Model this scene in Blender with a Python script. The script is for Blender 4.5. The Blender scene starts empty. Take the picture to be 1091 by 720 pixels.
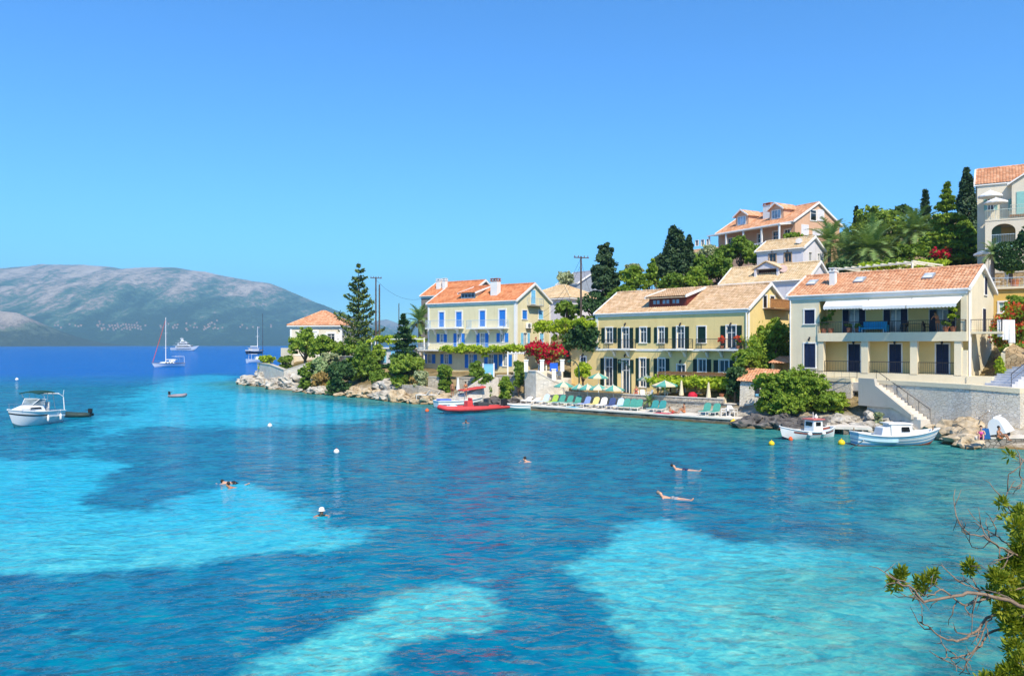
import bpy, bmesh, math, random
import numpy as np
from mathutils import Vector, Matrix, noise as mnoise
R = math.radians
rng = np.random.default_rng(7)
random.seed(7)
S = bpy.context.scene
COL = S.collection

# ------------------------------------------------------------------ camera, sky, sun, exposure
F, CX, HY, H = 832.0, 545.5, 367.0, 7.0      # focal length in photo pixels, centre column, horizon row, eye height
cam = bpy.data.cameras.new('camera'); camo = bpy.data.objects.new('camera', cam); COL.objects.link(camo)
camo.location = (0, 0, H); camo.rotation_euler = (R(90), 0, 0)
cam.sensor_fit = 'HORIZONTAL'; cam.sensor_width = 36; cam.lens = 36*F/1091; cam.shift_y = 7/1091
cam.clip_start = .05; cam.clip_end = 60000
S.camera = camo
SUN_EL, SUN_AZ = 48, 166
sd = Vector((math.sin(R(SUN_AZ))*math.cos(R(SUN_EL)), math.cos(R(SUN_AZ))*math.cos(R(SUN_EL)), math.sin(R(SUN_EL))))
w = bpy.data.worlds.new('World'); S.world = w; w.use_nodes = True
nt = w.node_tree; bg = nt.nodes['Background']
sky = nt.nodes.new('ShaderNodeTexSky'); sky.sky_type = 'NISHITA'; sky.sun_disc = False
sky.sun_elevation = R(SUN_EL); sky.sun_rotation = R(SUN_AZ); sky.altitude = 0
sky.air_density = 1.0; sky.dust_density = .0; sky.ozone_density = 2.2
gm = nt.nodes.new('ShaderNodeGamma'); gm.inputs['Gamma'].default_value = 1.12        # a deep polarised summer sky
tn = nt.nodes.new('ShaderNodeMix'); tn.data_type = 'RGBA'; tn.blend_type = 'MULTIPLY'; tn.inputs[0].default_value = 1; tn.inputs[7].default_value = (.185, .40, .58, 1)
nt.links.new(sky.outputs[0], gm.inputs['Color']); nt.links.new(gm.outputs[0], tn.inputs[6]); nt.links.new(tn.outputs[2], bg.inputs['Color'])
bg.inputs['Strength'].default_value = .15
sl = bpy.data.lights.new('sun', 'SUN'); sl.energy = 2.9; sl.angle = R(.53); sl.color = (1, .90, .72)
so = bpy.data.objects.new('sun', sl); COL.objects.link(so); so.rotation_euler = sd.to_track_quat('Z', 'Y').to_euler()
S.view_settings.view_transform = 'Standard'; S.view_settings.look = 'None'
S.view_settings.exposure = 1.2; S.view_settings.gamma = 1
S.render.engine = 'CYCLES'
S.cycles.use_denoising = True
S.cycles.max_bounces = 6; S.cycles.diffuse_bounces = 3; S.cycles.glossy_bounces = 3; S.cycles.volume_bounces = 0
S.cycles.transparent_max_bounces = 8; S.cycles.sample_clamp_indirect = 6
S.cycles.caustics_reflective = False; S.cycles.caustics_refractive = False

# ------------------------------------------------------------------ helpers
def P(px, py, Y): return Vector(((px-CX)/F*Y, Y, H-(py-HY)/F*Y))
def PZ(px, py, z=0.):                                   # the place at height z seen at that pixel
    Y = (H-z)*F/(py-HY); return Vector(((px-CX)/F*Y, Y, z))
def tag(o, label=None, cat=None, group=None, kind=None):
    if label: o['label'] = label
    if cat: o['category'] = cat
    if group: o['group'] = group
    if kind: o['kind'] = kind
    return o
def empty(name, loc, rz=0, label=None, cat=None, group=None):
    o = bpy.data.objects.new(name, None); COL.objects.link(o); o.location = loc; o.rotation_euler = (0, 0, rz)
    return tag(o, label, cat, group)
def link(name, me, mat=None, parent=None, loc=None, rz=0):
    o = bpy.data.objects.new(name, me); COL.objects.link(o)
    if mat and not me.materials: me.materials.append(mat)
    if parent: o.parent = parent
    if loc is not None: o.location = loc
    if rz: o.rotation_euler = (0, 0, rz)
    return o
def copy_tree(o, parent=None):
    c = o.copy(); COL.objects.link(c); c.parent = parent
    for ch in list(o.children): copy_tree(ch, c)
    return c
class MB:
    def __init__(s): s.v = []; s.f = []
    def add(s, vs, fs):
        n = len(s.v); s.v += [tuple(p) for p in vs]; s.f += [tuple(i+n for i in q) for q in fs]; return s
    def quad(s, a, b, c, d): return s.add([a, b, c, d], [(0, 1, 2, 3)])
    def poly(s, pts): return s.add(pts, [tuple(range(len(pts)))])
    def box(s, x0, x1, y0, y1, z0, z1):
        return s.add([(x0, y0, z0), (x1, y0, z0), (x1, y1, z0), (x0, y1, z0), (x0, y0, z1), (x1, y0, z1), (x1, y1, z1), (x0, y1, z1)],
                     [(3, 2, 1, 0), (4, 5, 6, 7), (0, 1, 5, 4), (1, 2, 6, 5), (2, 3, 7, 6), (3, 0, 4, 7)])
    def hexa(s, b, t):                                   # 4 bottom, 4 top points
        return s.add(list(b)+list(t), [(3, 2, 1, 0), (4, 5, 6, 7), (0, 1, 5, 4), (1, 2, 6, 5), (2, 3, 7, 6), (3, 0, 4, 7)])
    def tube(s, pts, r, n=6, cap=True):
        pts = [Vector(p) for p in pts]; rs = r if isinstance(r, (list, tuple)) else [r]*len(pts)
        base = len(s.v); up = None
        for i, p in enumerate(pts):
            d = (pts[min(i+1, len(pts)-1)]-pts[max(i-1, 0)])
            if d.length < 1e-9: d = Vector((0, 0, 1))
            d.normalize()
            if up is None:
                up = d.orthogonal().normalized()
            else:
                up = up-d*up.dot(d)
                up = up.normalized() if up.length > 1e-6 else d.orthogonal().normalized()
            q = d.cross(up)
            for k in range(n):
                a = 2*math.pi*k/n; s.v.append(tuple(p+(up*math.cos(a)+q*math.sin(a))*rs[i]))
        for i in range(len(pts)-1):
            for k in range(n):
                a = base+i*n+k; b = base+i*n+(k+1) % n; s.f.append((a, b, b+n, a+n))
        if cap:
            s.f.append(tuple(base+k for k in reversed(range(n)))); e = base+(len(pts)-1)*n; s.f.append(tuple(e+k for k in range(n)))
        return s
    def lathe(s, prof, n=16, c=(0, 0, 0)):
        base = len(s.v)
        for r, z in prof:
            for k in range(n):
                a = 2*math.pi*k/n; s.v.append((c[0]+r*math.cos(a), c[1]+r*math.sin(a), c[2]+z))
        for i in range(len(prof)-1):
            for k in range(n):
                a = base+i*n+k; b = base+i*n+(k+1) % n; s.f.append((a, b, b+n, a+n))
        s.f.append(tuple(base+k for k in reversed(range(n)))); e = base+(len(prof)-1)*n; s.f.append(tuple(e+k for k in range(n)))
        return s
    def prism(s, poly, y0, y1):                          # poly in x,z extruded along y
        n = len(poly)
        s.add([(x, y0, z) for x, z in poly]+[(x, y1, z) for x, z in poly],
              [tuple(range(n)), tuple(reversed(range(n, 2*n)))]+[(i, i+n, (i+1) % n+n, (i+1) % n) for i in range(n)])
        return s
    def slab(s, poly, z0, z1):                           # poly in x,y extruded along z
        n = len(poly)
        s.add([(x, y, z0) for x, y in poly]+[(x, y, z1) for x, y in poly],
              [tuple(reversed(range(n))), tuple(range(n, 2*n))]+[(i, (i+1) % n, (i+1) % n+n, i+n) for i in range(n)])
        return s
    def mesh(s, name, smooth=False):
        me = bpy.data.meshes.new(name); me.from_pydata(s.v, [], s.f); me.update()
        bm = bmesh.new(); bm.from_mesh(me); bmesh.ops.recalc_face_normals(bm, faces=bm.faces); bm.to_mesh(me); bm.free()
        if smooth: me.polygons.foreach_set('use_smooth', [True]*len(me.polygons))
        return me
    def build(s, name, mat, parent=None, loc=None, rz=0, smooth=False, bevel=0):
        o = link(name, s.mesh(name, smooth), mat, parent, loc, rz)
        if bevel:
            b = o.modifiers.new('bevel', 'BEVEL'); b.width = bevel; b.segments = 2; b.limit_method = 'ANGLE'
        return o
def np_mesh(name, V, Q, smooth=False):
    me = bpy.data.meshes.new(name); V = np.asarray(V, np.float32); Q = np.asarray(Q, np.int32); n, k = Q.shape
    me.vertices.add(len(V)); me.vertices.foreach_set('co', V.ravel())
    me.loops.add(n*k); me.loops.foreach_set('vertex_index', Q.ravel())
    me.polygons.add(n); me.polygons.foreach_set('loop_start', np.arange(0, n*k, k, dtype=np.int32)); me.polygons.foreach_set('loop_total', np.full(n, k, np.int32))
    if smooth: me.polygons.foreach_set('use_smooth', np.ones(n, bool))
    me.update(calc_edges=True); return me
def grid_mesh(name, X, Y, Z, smooth=True):
    ny, nx = X.shape; V = np.stack([X, Y, Z], -1).reshape(-1, 3)
    i = np.arange((ny-1)*(nx-1)); r = i//(nx-1); c = i % (nx-1); a = r*nx+c
    return np_mesh(name, V, np.stack([a, a+1, a+nx+1, a+nx], 1), smooth)
# lattice value noise for heights
_lat = np.random.default_rng(3).random((256, 256))
def vnoise(x, y):
    xi = np.floor(x).astype(int); yi = np.floor(y).astype(int); fx = x-xi; fy = y-yi
    fx = fx*fx*(3-2*fx); fy = fy*fy*(3-2*fy); L = lambda a, b: _lat[a % 256, b % 256]
    return (L(xi, yi)*(1-fx)+L(xi+1, yi)*fx)*(1-fy)+(L(xi, yi+1)*(1-fx)+L(xi+1, yi+1)*fx)*fy
def fbm(x, y, o=5):
    s = 0; a = .5
    for i in range(o): s = s+a*vnoise(x*2**i+17*i, y*2**i+31*i); a *= .5
    return s

# ------------------------------------------------------------------ materials
class N:
    def __init__(s, name):
        s.m = bpy.data.materials.new(name); s.m.use_nodes = True; s.t = s.m.node_tree; s.b = s.t.nodes['Principled BSDF']; s.o = s.t.nodes['Material Output']
    def n(s, ty, ins=None, **kw):
        x = s.t.nodes.new('ShaderNode'+ty)
        for k, v in kw.items(): setattr(x, k, v)
        for k, v in (ins or {}).items(): s.set(x, k, v)
        return x
    def set(s, x, k, v):
        if isinstance(v, bpy.types.NodeSocket): s.t.links.new(v, x.inputs[k])
        else: x.inputs[k].default_value = v
    def co(s, scale=(1, 1, 1), src='Object', rot=(0, 0, 0)):
        t = s.n('TexCoord'); m = s.n('Mapping', {'Scale': scale, 'Rotation': rot}); s.t.links.new(t.outputs[src], m.inputs[0]); return m.outputs[0]
    def noise(s, scale, detail=4, vec=None, rough=.55):
        return s.n('TexNoise', {'Scale': scale, 'Detail': detail, 'Roughness': rough, **({'Vector': vec} if vec is not None else {})}).outputs['Fac']
    def ramp(s, fac, stops):
        r = s.n('ValToRGB'); s.t.links.new(fac, r.inputs[0]); e = r.color_ramp.elements
        while len(e) < len(stops): e.new(.5)
        for q, (p, c) in zip(e, stops): q.position = p; q.color = c if len(c) == 4 else (*c, 1)
        return r.outputs[0]
    def mix(s, f, a, b, mode='MIX'):
        x = s.n('Mix', data_type='RGBA', blend_type=mode)
        for i, v in ((0, f), (6, a), (7, b)):
            if isinstance(v, bpy.types.NodeSocket): s.t.links.new(v, x.inputs[i])
            else: x.inputs[i].default_value = (*v, 1) if isinstance(v, tuple) and len(v) == 3 else v
        return x.outputs[2]
    def math(s, op, a, b=0., c=0.):
        x = s.n('Math', operation=op)
        for i, v in enumerate((a, b, c)):
            if isinstance(v, bpy.types.NodeSocket): s.t.links.new(v, x.inputs[i])
            else: x.inputs[i].default_value = v
        return x.outputs[0]
    def bump(s, h, dist=.02, strength=1.):
        return s.n('Bump', {'Height': h, 'Distance': dist, 'Strength': strength}).outputs[0]
_mats = {}
def sc(c, k): return tuple(max(0, min(1, x*k)) for x in c)
def M(name, col, rough=.7, var=.15, scale=2., bump=0., bscale=25., spec=.3, metal=0.):
    if name in _mats: return _mats[name]
    g = N(name); v = g.co()
    a = g.noise(scale, 5, v)
    c = g.ramp(a, [(.3, sc(col, 1-var)), (.7, sc(col, 1+var))])
    g.set(g.b, 'Base Color', c); g.set(g.b, 'Roughness', rough); g.set(g.b, 'Specular IOR Level', spec); g.set(g.b, 'Metallic', metal)
    if bump: g.set(g.b, 'Normal', g.bump(g.noise(bscale, 3, v), bump))
    _mats[name] = g.m; return g.m
def plaster(name, col, stain=.30):
    if name in _mats: return _mats[name]
    g = N(name); v = g.co()
    a = g.noise(.6, 5, v); b = g.noise(1.0, 5, g.co((2.2, 2.2, .18)))
    c = g.ramp(a, [(.3, sc(col, .93)), (.7, sc(col, 1.05))])
    st = g.ramp(b, [(.52, (0, 0, 0)), (.75, (1, 1, 1))])
    c = g.mix(g.math('MULTIPLY', st, stain), c, tuple(x*y for x, y in zip(col, (.62, .60, .56))))
    g.set(g.b, 'Base Color', c); g.set(g.b, 'Roughness', .88); g.set(g.b, 'Specular IOR Level', .15)
    g.set(g.b, 'Normal', g.bump(g.noise(9, 4, v), .012))
    _mats[name] = g.m; return g.m
def stone(name, ca, cb, mortar, size=.45, rough=.9, bump=.06):
    if name in _mats: return _mats[name]
    g = N(name); v = g.co((1, 1, 1.35)); nv = g.n('TexNoise', {'Scale': 1.6, 'Vector': v})
    wv = g.n('VectorMath', {0: v, 1: nv.outputs['Color']}, operation='MULTIPLY_ADD'); wv.inputs[2].default_value = (0, 0, 0)
    vv = g.n('VectorMath', operation='ADD'); g.t.links.new(v, vv.inputs[0])
    sclv = g.n('VectorMath', operation='SCALE'); g.t.links.new(nv.outputs['Color'], sclv.inputs[0]); sclv.inputs['Scale'].default_value = .35
    g.t.links.new(sclv.outputs[0], vv.inputs[1])
    vo = g.n('TexVoronoi', {'Scale': 1/size, 'Vector': vv.outputs[0]}); ve = g.n('TexVoronoi', {'Scale': 1/size, 'Vector': vv.outputs[0]}, feature='DISTANCE_TO_EDGE')
    c = g.mix(g.n('SeparateColor', {0: vo.outputs['Color']}).outputs[0], ca, cb)
    c = g.mix(g.math('MULTIPLY', g.ramp(g.noise(1.1, 6, v), [(.42, (0, 0, 0)), (.66, (1, 1, 1))]), .42), c, tuple(x*y for x, y in zip(ca, (.66, .60, .52))))
    ed = g.ramp(ve.outputs['Distance'], [(.01, (0, 0, 0)), (.055, (1, 1, 1))])
    c = g.mix(ed, mortar, c)
    pl = g.math('MULTIPLY', g.ramp(g.noise(.45, 6, v, .62), [(.47, (0, 0, 0)), (.56, (1, 1, 1))]), .65)      # remains of plaster over the stones
    c = g.mix(pl, c, tuple(x*y for x, y in zip(mortar, (1.06, 1.0, .90))))
    pits = g.ramp(g.noise(5.5, 3, v, .6), [(.66, (0, 0, 0)), (.72, (1, 1, 1))]); c = g.mix(g.math('MULTIPLY', pits, .55), c, sc(ca, .4))
    g.set(g.b, 'Base Color', c); g.set(g.b, 'Roughness', rough); g.set(g.b, 'Specular IOR Level', .15)
    h = g.math('ADD', ed, g.math('MULTIPLY', g.noise(8, 4, v), .5))
    g.set(g.b, 'Normal', g.bump(h, bump))
    _mats[name] = g.m; return g.m
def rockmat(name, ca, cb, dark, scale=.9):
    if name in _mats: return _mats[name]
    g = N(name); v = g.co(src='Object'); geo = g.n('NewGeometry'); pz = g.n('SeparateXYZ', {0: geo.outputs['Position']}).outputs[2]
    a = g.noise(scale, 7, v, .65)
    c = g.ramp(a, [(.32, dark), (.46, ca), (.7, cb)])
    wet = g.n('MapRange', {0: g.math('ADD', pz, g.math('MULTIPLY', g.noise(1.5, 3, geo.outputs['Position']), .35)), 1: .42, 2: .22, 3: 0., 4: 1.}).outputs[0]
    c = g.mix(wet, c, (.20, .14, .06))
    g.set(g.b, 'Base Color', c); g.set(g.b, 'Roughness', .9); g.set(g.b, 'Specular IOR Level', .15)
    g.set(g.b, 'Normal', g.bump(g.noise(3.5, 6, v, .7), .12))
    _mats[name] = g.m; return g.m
def tiles(name, ca, cb, cc, pu=.28, pv=.36):
    if name in _mats: return _mats[name]
    g = N(name); v = g.co(); s = g.n('SeparateXYZ', {0: v})
    u = g.math('FLOOR', g.math('DIVIDE', s.outputs[0], pu)); q = g.math('FLOOR', g.math('DIVIDE', s.outputs[1], pv))
    cv = g.n('CombineXYZ', {0: u, 1: q}); wn = g.n('TexWhiteNoise', {'Vector': cv.outputs[0]}, noise_dimensions='2D')
    c = g.ramp(wn.outputs['Value'], [(0, ca), (.5, cb), (1, cc)])
    c = g.mix(g.math('MULTIPLY', g.ramp(g.noise(.9, 6, v, .65), [(.42, (0, 0, 0)), (.72, (1, 1, 1))]), .45), c, sc(ca, .55))
    g.set(g.b, 'Base Color', c); g.set(g.b, 'Roughness', .85); g.set(g.b, 'Specular IOR Level', .2)
    g.set(g.b, 'Normal', g.bump(g.noise(14, 3, v), .01))
    _mats[name] = g.m; return g.m
def leaf(name, dark, mid, light, trans=.3, scale=1.1):
    if name in _mats: return _mats[name]
    g = N(name); v = g.co()
    a = g.math('ADD', g.math('MULTIPLY', g.noise(scale, 4, v), .6), g.math('MULTIPLY', g.noise(scale*11, 2, v), .4))
    c = g.ramp(a, [(.33, dark), (.5, mid), (.66, light)])
    g.set(g.b, 'Base Color', c); g.set(g.b, 'Roughness', .55); g.set(g.b, 'Specular IOR Level', .25)
    tr = g.n('BsdfTranslucent', {'Color': g.mix(1., c, (1.25, 1.2, .55), 'MULTIPLY')})
    mx = g.n('MixShader', {0: trans}); g.t.links.new(g.b.outputs[0], mx.inputs[1]); g.t.links.new(tr.outputs[0], mx.inputs[2]); g.t.links.new(mx.outputs[0], g.o.inputs[0])
    _mats[name] = g.m; return g.m
def glass(name, col=(.03, .05, .07)):
    if name in _mats: return _mats[name]
    g = N(name); v = g.co(); c = g.ramp(g.noise(.8, 3, v), [(.35, sc(col, .6)), (.65, sc(col, 1.6))])
    g.set(g.b, 'Base Color', c); g.set(g.b, 'Roughness', .06); g.set(g.b, 'Specular IOR Level', .6); _mats[name] = g.m; return g.m
# ------------------------------------------------------------------ the ground: one sheet through known heights, cut by the sea
SHORE = [(45, 51.5), (34.4, 52.0), (31.6, 53.5), (32.2, 57), (30.5, 60.3), (25.7, 61.8), (23.4, 63.2), (20.3, 66), (19.7, 68.6), (10.5, 76.7), (1.0, 84.8), (-1.5, 86.5),
         (-5, 90), (-12, 94.5), (-17.9, 101), (-24, 108), (-30, 114), (-38, 124), (-46, 134.5), (-49.8, 142), (-49, 150), (-42, 166), (-25, 190), (0, 225), (30, 260)]
NEAR = [(45, 51.5), (44, 48), (36, 43), (28, 35), (17.5, 21), (10, 10.5), (5.2, 4.6), (0, 2.6), (-12, 2.6), (-40, -4), (-80, -12)]
ctl = [(x, y, 0) for x, y in SHORE+NEAR[1:]]
def off(pts, d, z):                                     # points d metres to the right of the line's direction
    out = []
    for (x0, y0), (x1, y1) in zip(pts[:-1], pts[1:]):
        l = math.hypot(x1-x0, y1-y0)
        for t in (.5,):
            out.append((x0+(x1-x0)*t+(y1-y0)/l*d, y0+(y1-y0)*t-(x1-x0)/l*d, z))
    return out
ctl += off(SHORE, -3.5, -1.6)+off(SHORE, 3, .9)+off(NEAR, 3.5, -1.6)+off(NEAR, -2.5, 2.0)
ctl = [c for c in ctl if not (c[2] > 0 and -2 < c[0] < 20.5 and 68 < c[1] < 88)]
ctl += [(0, -4, 5.3), (7, 2, 4.9), (14, 8, 4.0), (26, 22, 3.5), (40, 36, 3.4), (50, 46, 4.2), (60, 40, 9), (60, 55, 9), (42, 56, 3.6), (-30, -8, 4.5), (20, -10, 8), (-60, -14, 4),
        # round the right house, behind it, up the hill
        (30.5, 69, 3.5), (28.6, 64.6, .7), (31, 63.2, .8), (34, 65, 3.6), (37, 61, 3.7), (30, 74, 3.9), (38, 67, 3.9), (24, 75, 3.2), (43, 66, 7.2), (40, 74, 8.5), (46, 72, 10.5), (34, 80, 8), (44, 80, 12.5),
        (50, 76, 14.6), (58, 80, 15.4), (56, 92, 18), (70, 90, 19), (70, 70, 15), (33, 88, 9.5), (29, 94, 9.5), (40, 92, 13.5), (38, 102, 14.5), (46, 104, 17), (42, 115, 19), (34, 122, 17),
        (54, 115, 20), (52, 135, 25), (70, 125, 26), (90, 110, 28), (90, 150, 33), (60, 160, 27), (110, 90, 26), (110, 200, 35), (40, 145, 20), (30, 165, 14),
        # deck terrace, mid house and the slope behind it
        (2, 86, .4), (11, 78.4, .4), (20, 70, .6), (7, 84, .5), (13, 79, .5), (6, 89, 1.6), (15, 81, 1.6), (22, 73, 1.8), (12, 92, 2.3), (20, 88, 2.8), (26, 82, 4.5), (4, 95, 2.6), (10, 100, 5), (20, 97, 7), (26, 92, 8.5),
        (18, 107, 9.5), (25, 112, 13), (8, 112, 6), (8, 130, 8.5), (20, 140, 12), (0, 150, 7),
        # blue house and its terrace, the point with the cottage
        (-6, 99, 2.9), (-13, 103, 2.9), (0, 97, 3), (-4, 93.5, 1.2), (-10, 97.5, 1.3), (-8, 110, 3.6), (0, 108, 3.8), (0, 120, 6.5), (-14, 128, 5.2), (-20, 118, 4.2), (-22, 112, 2.6), (-18, 108, 2.4),
        (-26, 120, 3.6), (-32, 124, 3.2), (-30, 136, 4.8), (-38, 140, 4.6), (-42, 142, 3.4), (-45, 143, 2.6), (-36, 130, 2.4), (-40, 132, 1.4), (-30, 155, 4), (-10, 160, 5), (-12, 185, 3), (15, 200, 4), (40, 230, 8)]
C = np.array(ctl, float)
D_ = np.hypot(C[:, None, 0]-C[None, :, 0], C[:, None, 1]-C[None, :, 1])
n_ = len(C); A_ = np.zeros((n_+1, n_+1)); A_[:n_, :n_] = D_-np.eye(n_)*.15; A_[n_, :n_] = 1; A_[:n_, n_] = 1
Wt = np.linalg.solve(A_, np.r_[C[:, 2], 0])
def zground(x, y):
    x = np.asarray(x, float); y = np.asarray(y, float)
    z = np.full(x.shape, Wt[n_])
    for i in range(n_): z = z+Wt[i]*np.hypot(x-C[i, 0], y-C[i, 1])
    return z
def gz(x, y): return float(zground(x, y))
gx, gy = np.meshgrid(np.arange(-90, 131, 1.0), np.arange(-16, 262, 1.0))
gzv = zground(gx, gy)
rough = (fbm(gx*.35, gy*.35, 4)-.47)*1.0*np.clip((gzv+.6)/1.5, 0, 1)*np.where((gx > 0) & (gx < 21) & (gy > 67) & (gy < 88) & (gzv < 2.4), .1, 1)
gzv = np.maximum(gzv+rough, -2.5)
g = N('earth_and_rock'); geo = g.n('NewGeometry'); v = geo.outputs['Position']; pz = g.n('SeparateXYZ', {0: v}).outputs[2]
a = g.noise(.35, 7, v, .65); b_ = g.noise(2.2, 5, v)
soil = g.ramp(a, [(.35, (.10, .085, .035)), (.5, (.24, .18, .09)), (.62, (.40, .31, .17)), (.75, (.09, .11, .03))])
rk = g.ramp(g.noise(.9, 7, v, .65), [(.32, (.12, .105, .085)), (.5, (.42, .38, .32)), (.7, (.60, .56, .49))])
lo = g.n('MapRange', {0: g.math('ADD', pz, g.math('MULTIPLY', b_, 1.2)), 1: 2.2, 2: 1.4, 3: 0., 4: 1.}).outputs[0]
c = g.mix(lo, soil, rk)
wet = g.n('MapRange', {0: g.math('ADD', pz, g.math('MULTIPLY', b_, .35)), 1: .42, 2: .22, 3: 0., 4: 1.}).outputs[0]
c = g.mix(wet, c, (.22, .15, .06))
g.set(g.b, 'Base Color', c); g.set(g.b, 'Roughness', .95); g.set(g.b, 'Specular IOR Level', .1)
g.set(g.b, 'Normal', g.bump(g.math('ADD', b_, g.noise(7, 4, v)), .12))
ground = link('ground', grid_mesh('ground', gx, gy, gzv), g.m); tag(ground, kind='structure')

# ------------------------------------------------------------------ the sea: one sheet, its colour from what lies under it (sand, seagrass, depth)
def px2w(poly): return [PZ(x, y).xy for x, y in poly]
SAND = [([(70, 492), (40, 478), (88, 462), (96, 446), (110, 428), (150, 412), (180, 402), (225, 398), (262, 401), (256, 408), (270, 418), (330, 424), (420, 434), (446, 441), (408, 447), (335, 456), (255, 458), (175, 456), (120, 466)], .70, 4),
        ([(-140, 484), (0, 488), (90, 489), (118, 496), (108, 516), (78, 532), (110, 541), (170, 541), (228, 517), (262, 509), (296, 528), (322, 549), (350, 558), (398, 562), (392, 577), (330, 588), (232, 594), (150, 608), (0, 615), (-140, 618)], .95, 1.2),
        ([(230, 720), (300, 690), (360, 655), (400, 635), (460, 622), (518, 617), (527, 640), (506, 668), (432, 692), (415, 722), (300, 800), (190, 800)], .80, .6),
        ([(642, 577), (662, 551), (704, 551), (760, 575), (850, 580), (920, 592), (978, 610), (982, 650), (992, 690), (1010, 722), (1000, 800), (730, 800), (698, 718), (670, 690), (658, 650), (640, 632), (596, 606), (612, 594)], .88, .7),
        ([(0, 655), (60, 648), (130, 668), (150, 700), (60, 720), (0, 720)], .3, 1.5)]
def in_poly_sd(x, y, poly):                             # signed distance, + inside
    d = np.full(x.shape, 1e9); ins = np.zeros(x.shape, bool); n = len(poly)
    for i in range(n):
        ax, ay = poly[i]; bx, by = poly[(i+1) % n]; ex, ey = bx-ax, by-ay
        t = np.clip(((x-ax)*ex+(y-ay)*ey)/(ex*ex+ey*ey+1e-12), 0, 1)
        d = np.minimum(d, np.hypot(x-ax-ex*t, y-ay-ey*t))
        cnd = ((ay > y) != (by > y)) & (x < (bx-ax)*(y-ay)/(by-ay+1e-12)+ax); ins ^= cnd
    return np.where(ins, d, -d)
def axis(parts): return np.unique(np.concatenate(parts))
xs = axis([np.arange(-66, 50.01, .55), np.arange(-150, -66, 3), np.arange(50, 120, 4), [-9000, -4000, -2000, -1000, -500, -250, 180, 300, 600, 1500, 4000, 9000]])
ys = axis([np.arange(2, 110, .55), np.arange(110, 260, 2.), [-9000, -3000, -1000, -300, -100, -40, -15, 300, 360, 430, 520, 650, 900, 1300, 2000, 3000, 5000, 9000]])
wx, wy = np.meshgrid(xs, ys)
sea_me = grid_mesh('sea', wx, wy, np.zeros_like(wx))
nsc = np.clip(wy/60, .35, 1.6); nx_ = wx+(fbm(wx*.2, wy*.2, 5)-.47)*5*nsc; ny_ = wy+(fbm(wx*.2+40, wy*.2+9, 5)-.47)*5*nsc
sand = np.zeros(wx.shape)
for poly, k, soft in SAND:
    q = in_poly_sd(nx_, ny_, px2w(poly)); sand = np.maximum(sand, k*np.clip(.5+q/(2*soft), 0, 1))
land = in_poly_sd(wx, wy, SHORE+[(160, 260), (160, 51)])
land = np.maximum(land, in_poly_sd(wx, wy, [(x, y) for x, y in NEAR]+[(-80, -60), (160, -60), (160, 51)]))
shore = np.clip(1+land/(11+np.clip(wx, 0, 30)*.45)+(fbm(wx*.3, wy*.3, 3)-.45)*.5, 0, 1); shore = np.where(land > 0, 1, shore)
deep = np.clip((wy-128)/60+(fbm(wx*.02, wy*.02, 3)-.45)*.8, 0, 1)*(1-sand)
near = np.clip((34-wy)/14, 0, 1)
for nm, arr in (('sand', sand), ('shore', shore), ('deep', deep), ('near', near)):
    at = sea_me.attributes.new(nm, 'FLOAT', 'POINT'); at.data.foreach_set('value', arr.ravel().astype(np.float32))
g = N('sea_water'); t = g.n('TexCoord').outputs['Object']
at = lambda nm: g.n('Attribute', attribute_name=nm).outputs['Fac']
mp = lambda s, r=0.: g.n('Mapping', {0: t, 'Scale': s, 'Rotation': (0, 0, r)}).outputs[0]
wob = g.n('VectorMath', {0: g.n('TexNoise', {'Scale': 1.3, 'Detail': 2, 'Vector': mp((1, 1.3, 1), R(-16))}).outputs['Color']}, operation='SCALE'); wob.inputs['Scale'].default_value = 1.5
tw_ = g.n('VectorMath', {0: t, 1: wob.outputs[0]}, operation='ADD').outputs[0]
bot = g.noise(.8, 7, tw_, .66); bot2 = g.noise(2.4, 5, tw_, .65); rp = g.noise(1.0, 4, mp((1.1, 1.5, 1), R(-18)), .6)
ns_ = g.math('ADD', g.math('ADD', g.math('MULTIPLY', g.math('SUBTRACT', rp, .5), .9), g.math('MULTIPLY', g.math('SUBTRACT', g.noise(.32, 7, t, .62), .5), 1.0)), g.math('MULTIPLY', g.math('SUBTRACT', g.noise(1.7, 5, t, .65), .5), .8))
sd_ = g.n('MapRange', {0: g.math('ADD', at('sand'), ns_), 1: .30, 2: .72}).outputs[0]
grass = g.ramp(bot, [(.3, (.0, .07, .15)), (.5, (.0, .145, .25)), (.72, (.0, .235, .305))])
sandc = g.ramp(g.math('ADD', g.math('MULTIPLY', bot, .5), g.math('MULTIPLY', bot2, .5)), [(.33, (.008, .26, .42)), (.5, (.012, .37, .52)), (.66, (.03, .47, .58))])
sandn = g.ramp(g.math('ADD', g.math('MULTIPLY', bot, .45), g.math('MULTIPLY', bot2, .55)), [(.34, (.015, .24, .33)), (.47, (.05, .39, .43)), (.56, (.10, .48, .46)), (.68, (.25, .60, .52))])
sandc = g.mix(at('near'), sandc, sandn)
c = g.mix(sd_, grass, sandc)
c = g.mix(g.math('MULTIPLY', at('deep'), .9), c, (.002, .11, .42))
shc = g.ramp(bot, [(.35, (.012, .12, .13)), (.5, (.03, .22, .21)), (.65, (.10, .30, .22))])
c = g.mix(g.math('MULTIPLY', g.n('MapRange', {0: at('shore'), 1: .1, 2: .9}, interpolation_type='SMOOTHSTEP').outputs[0], .85), c, shc)
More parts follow.
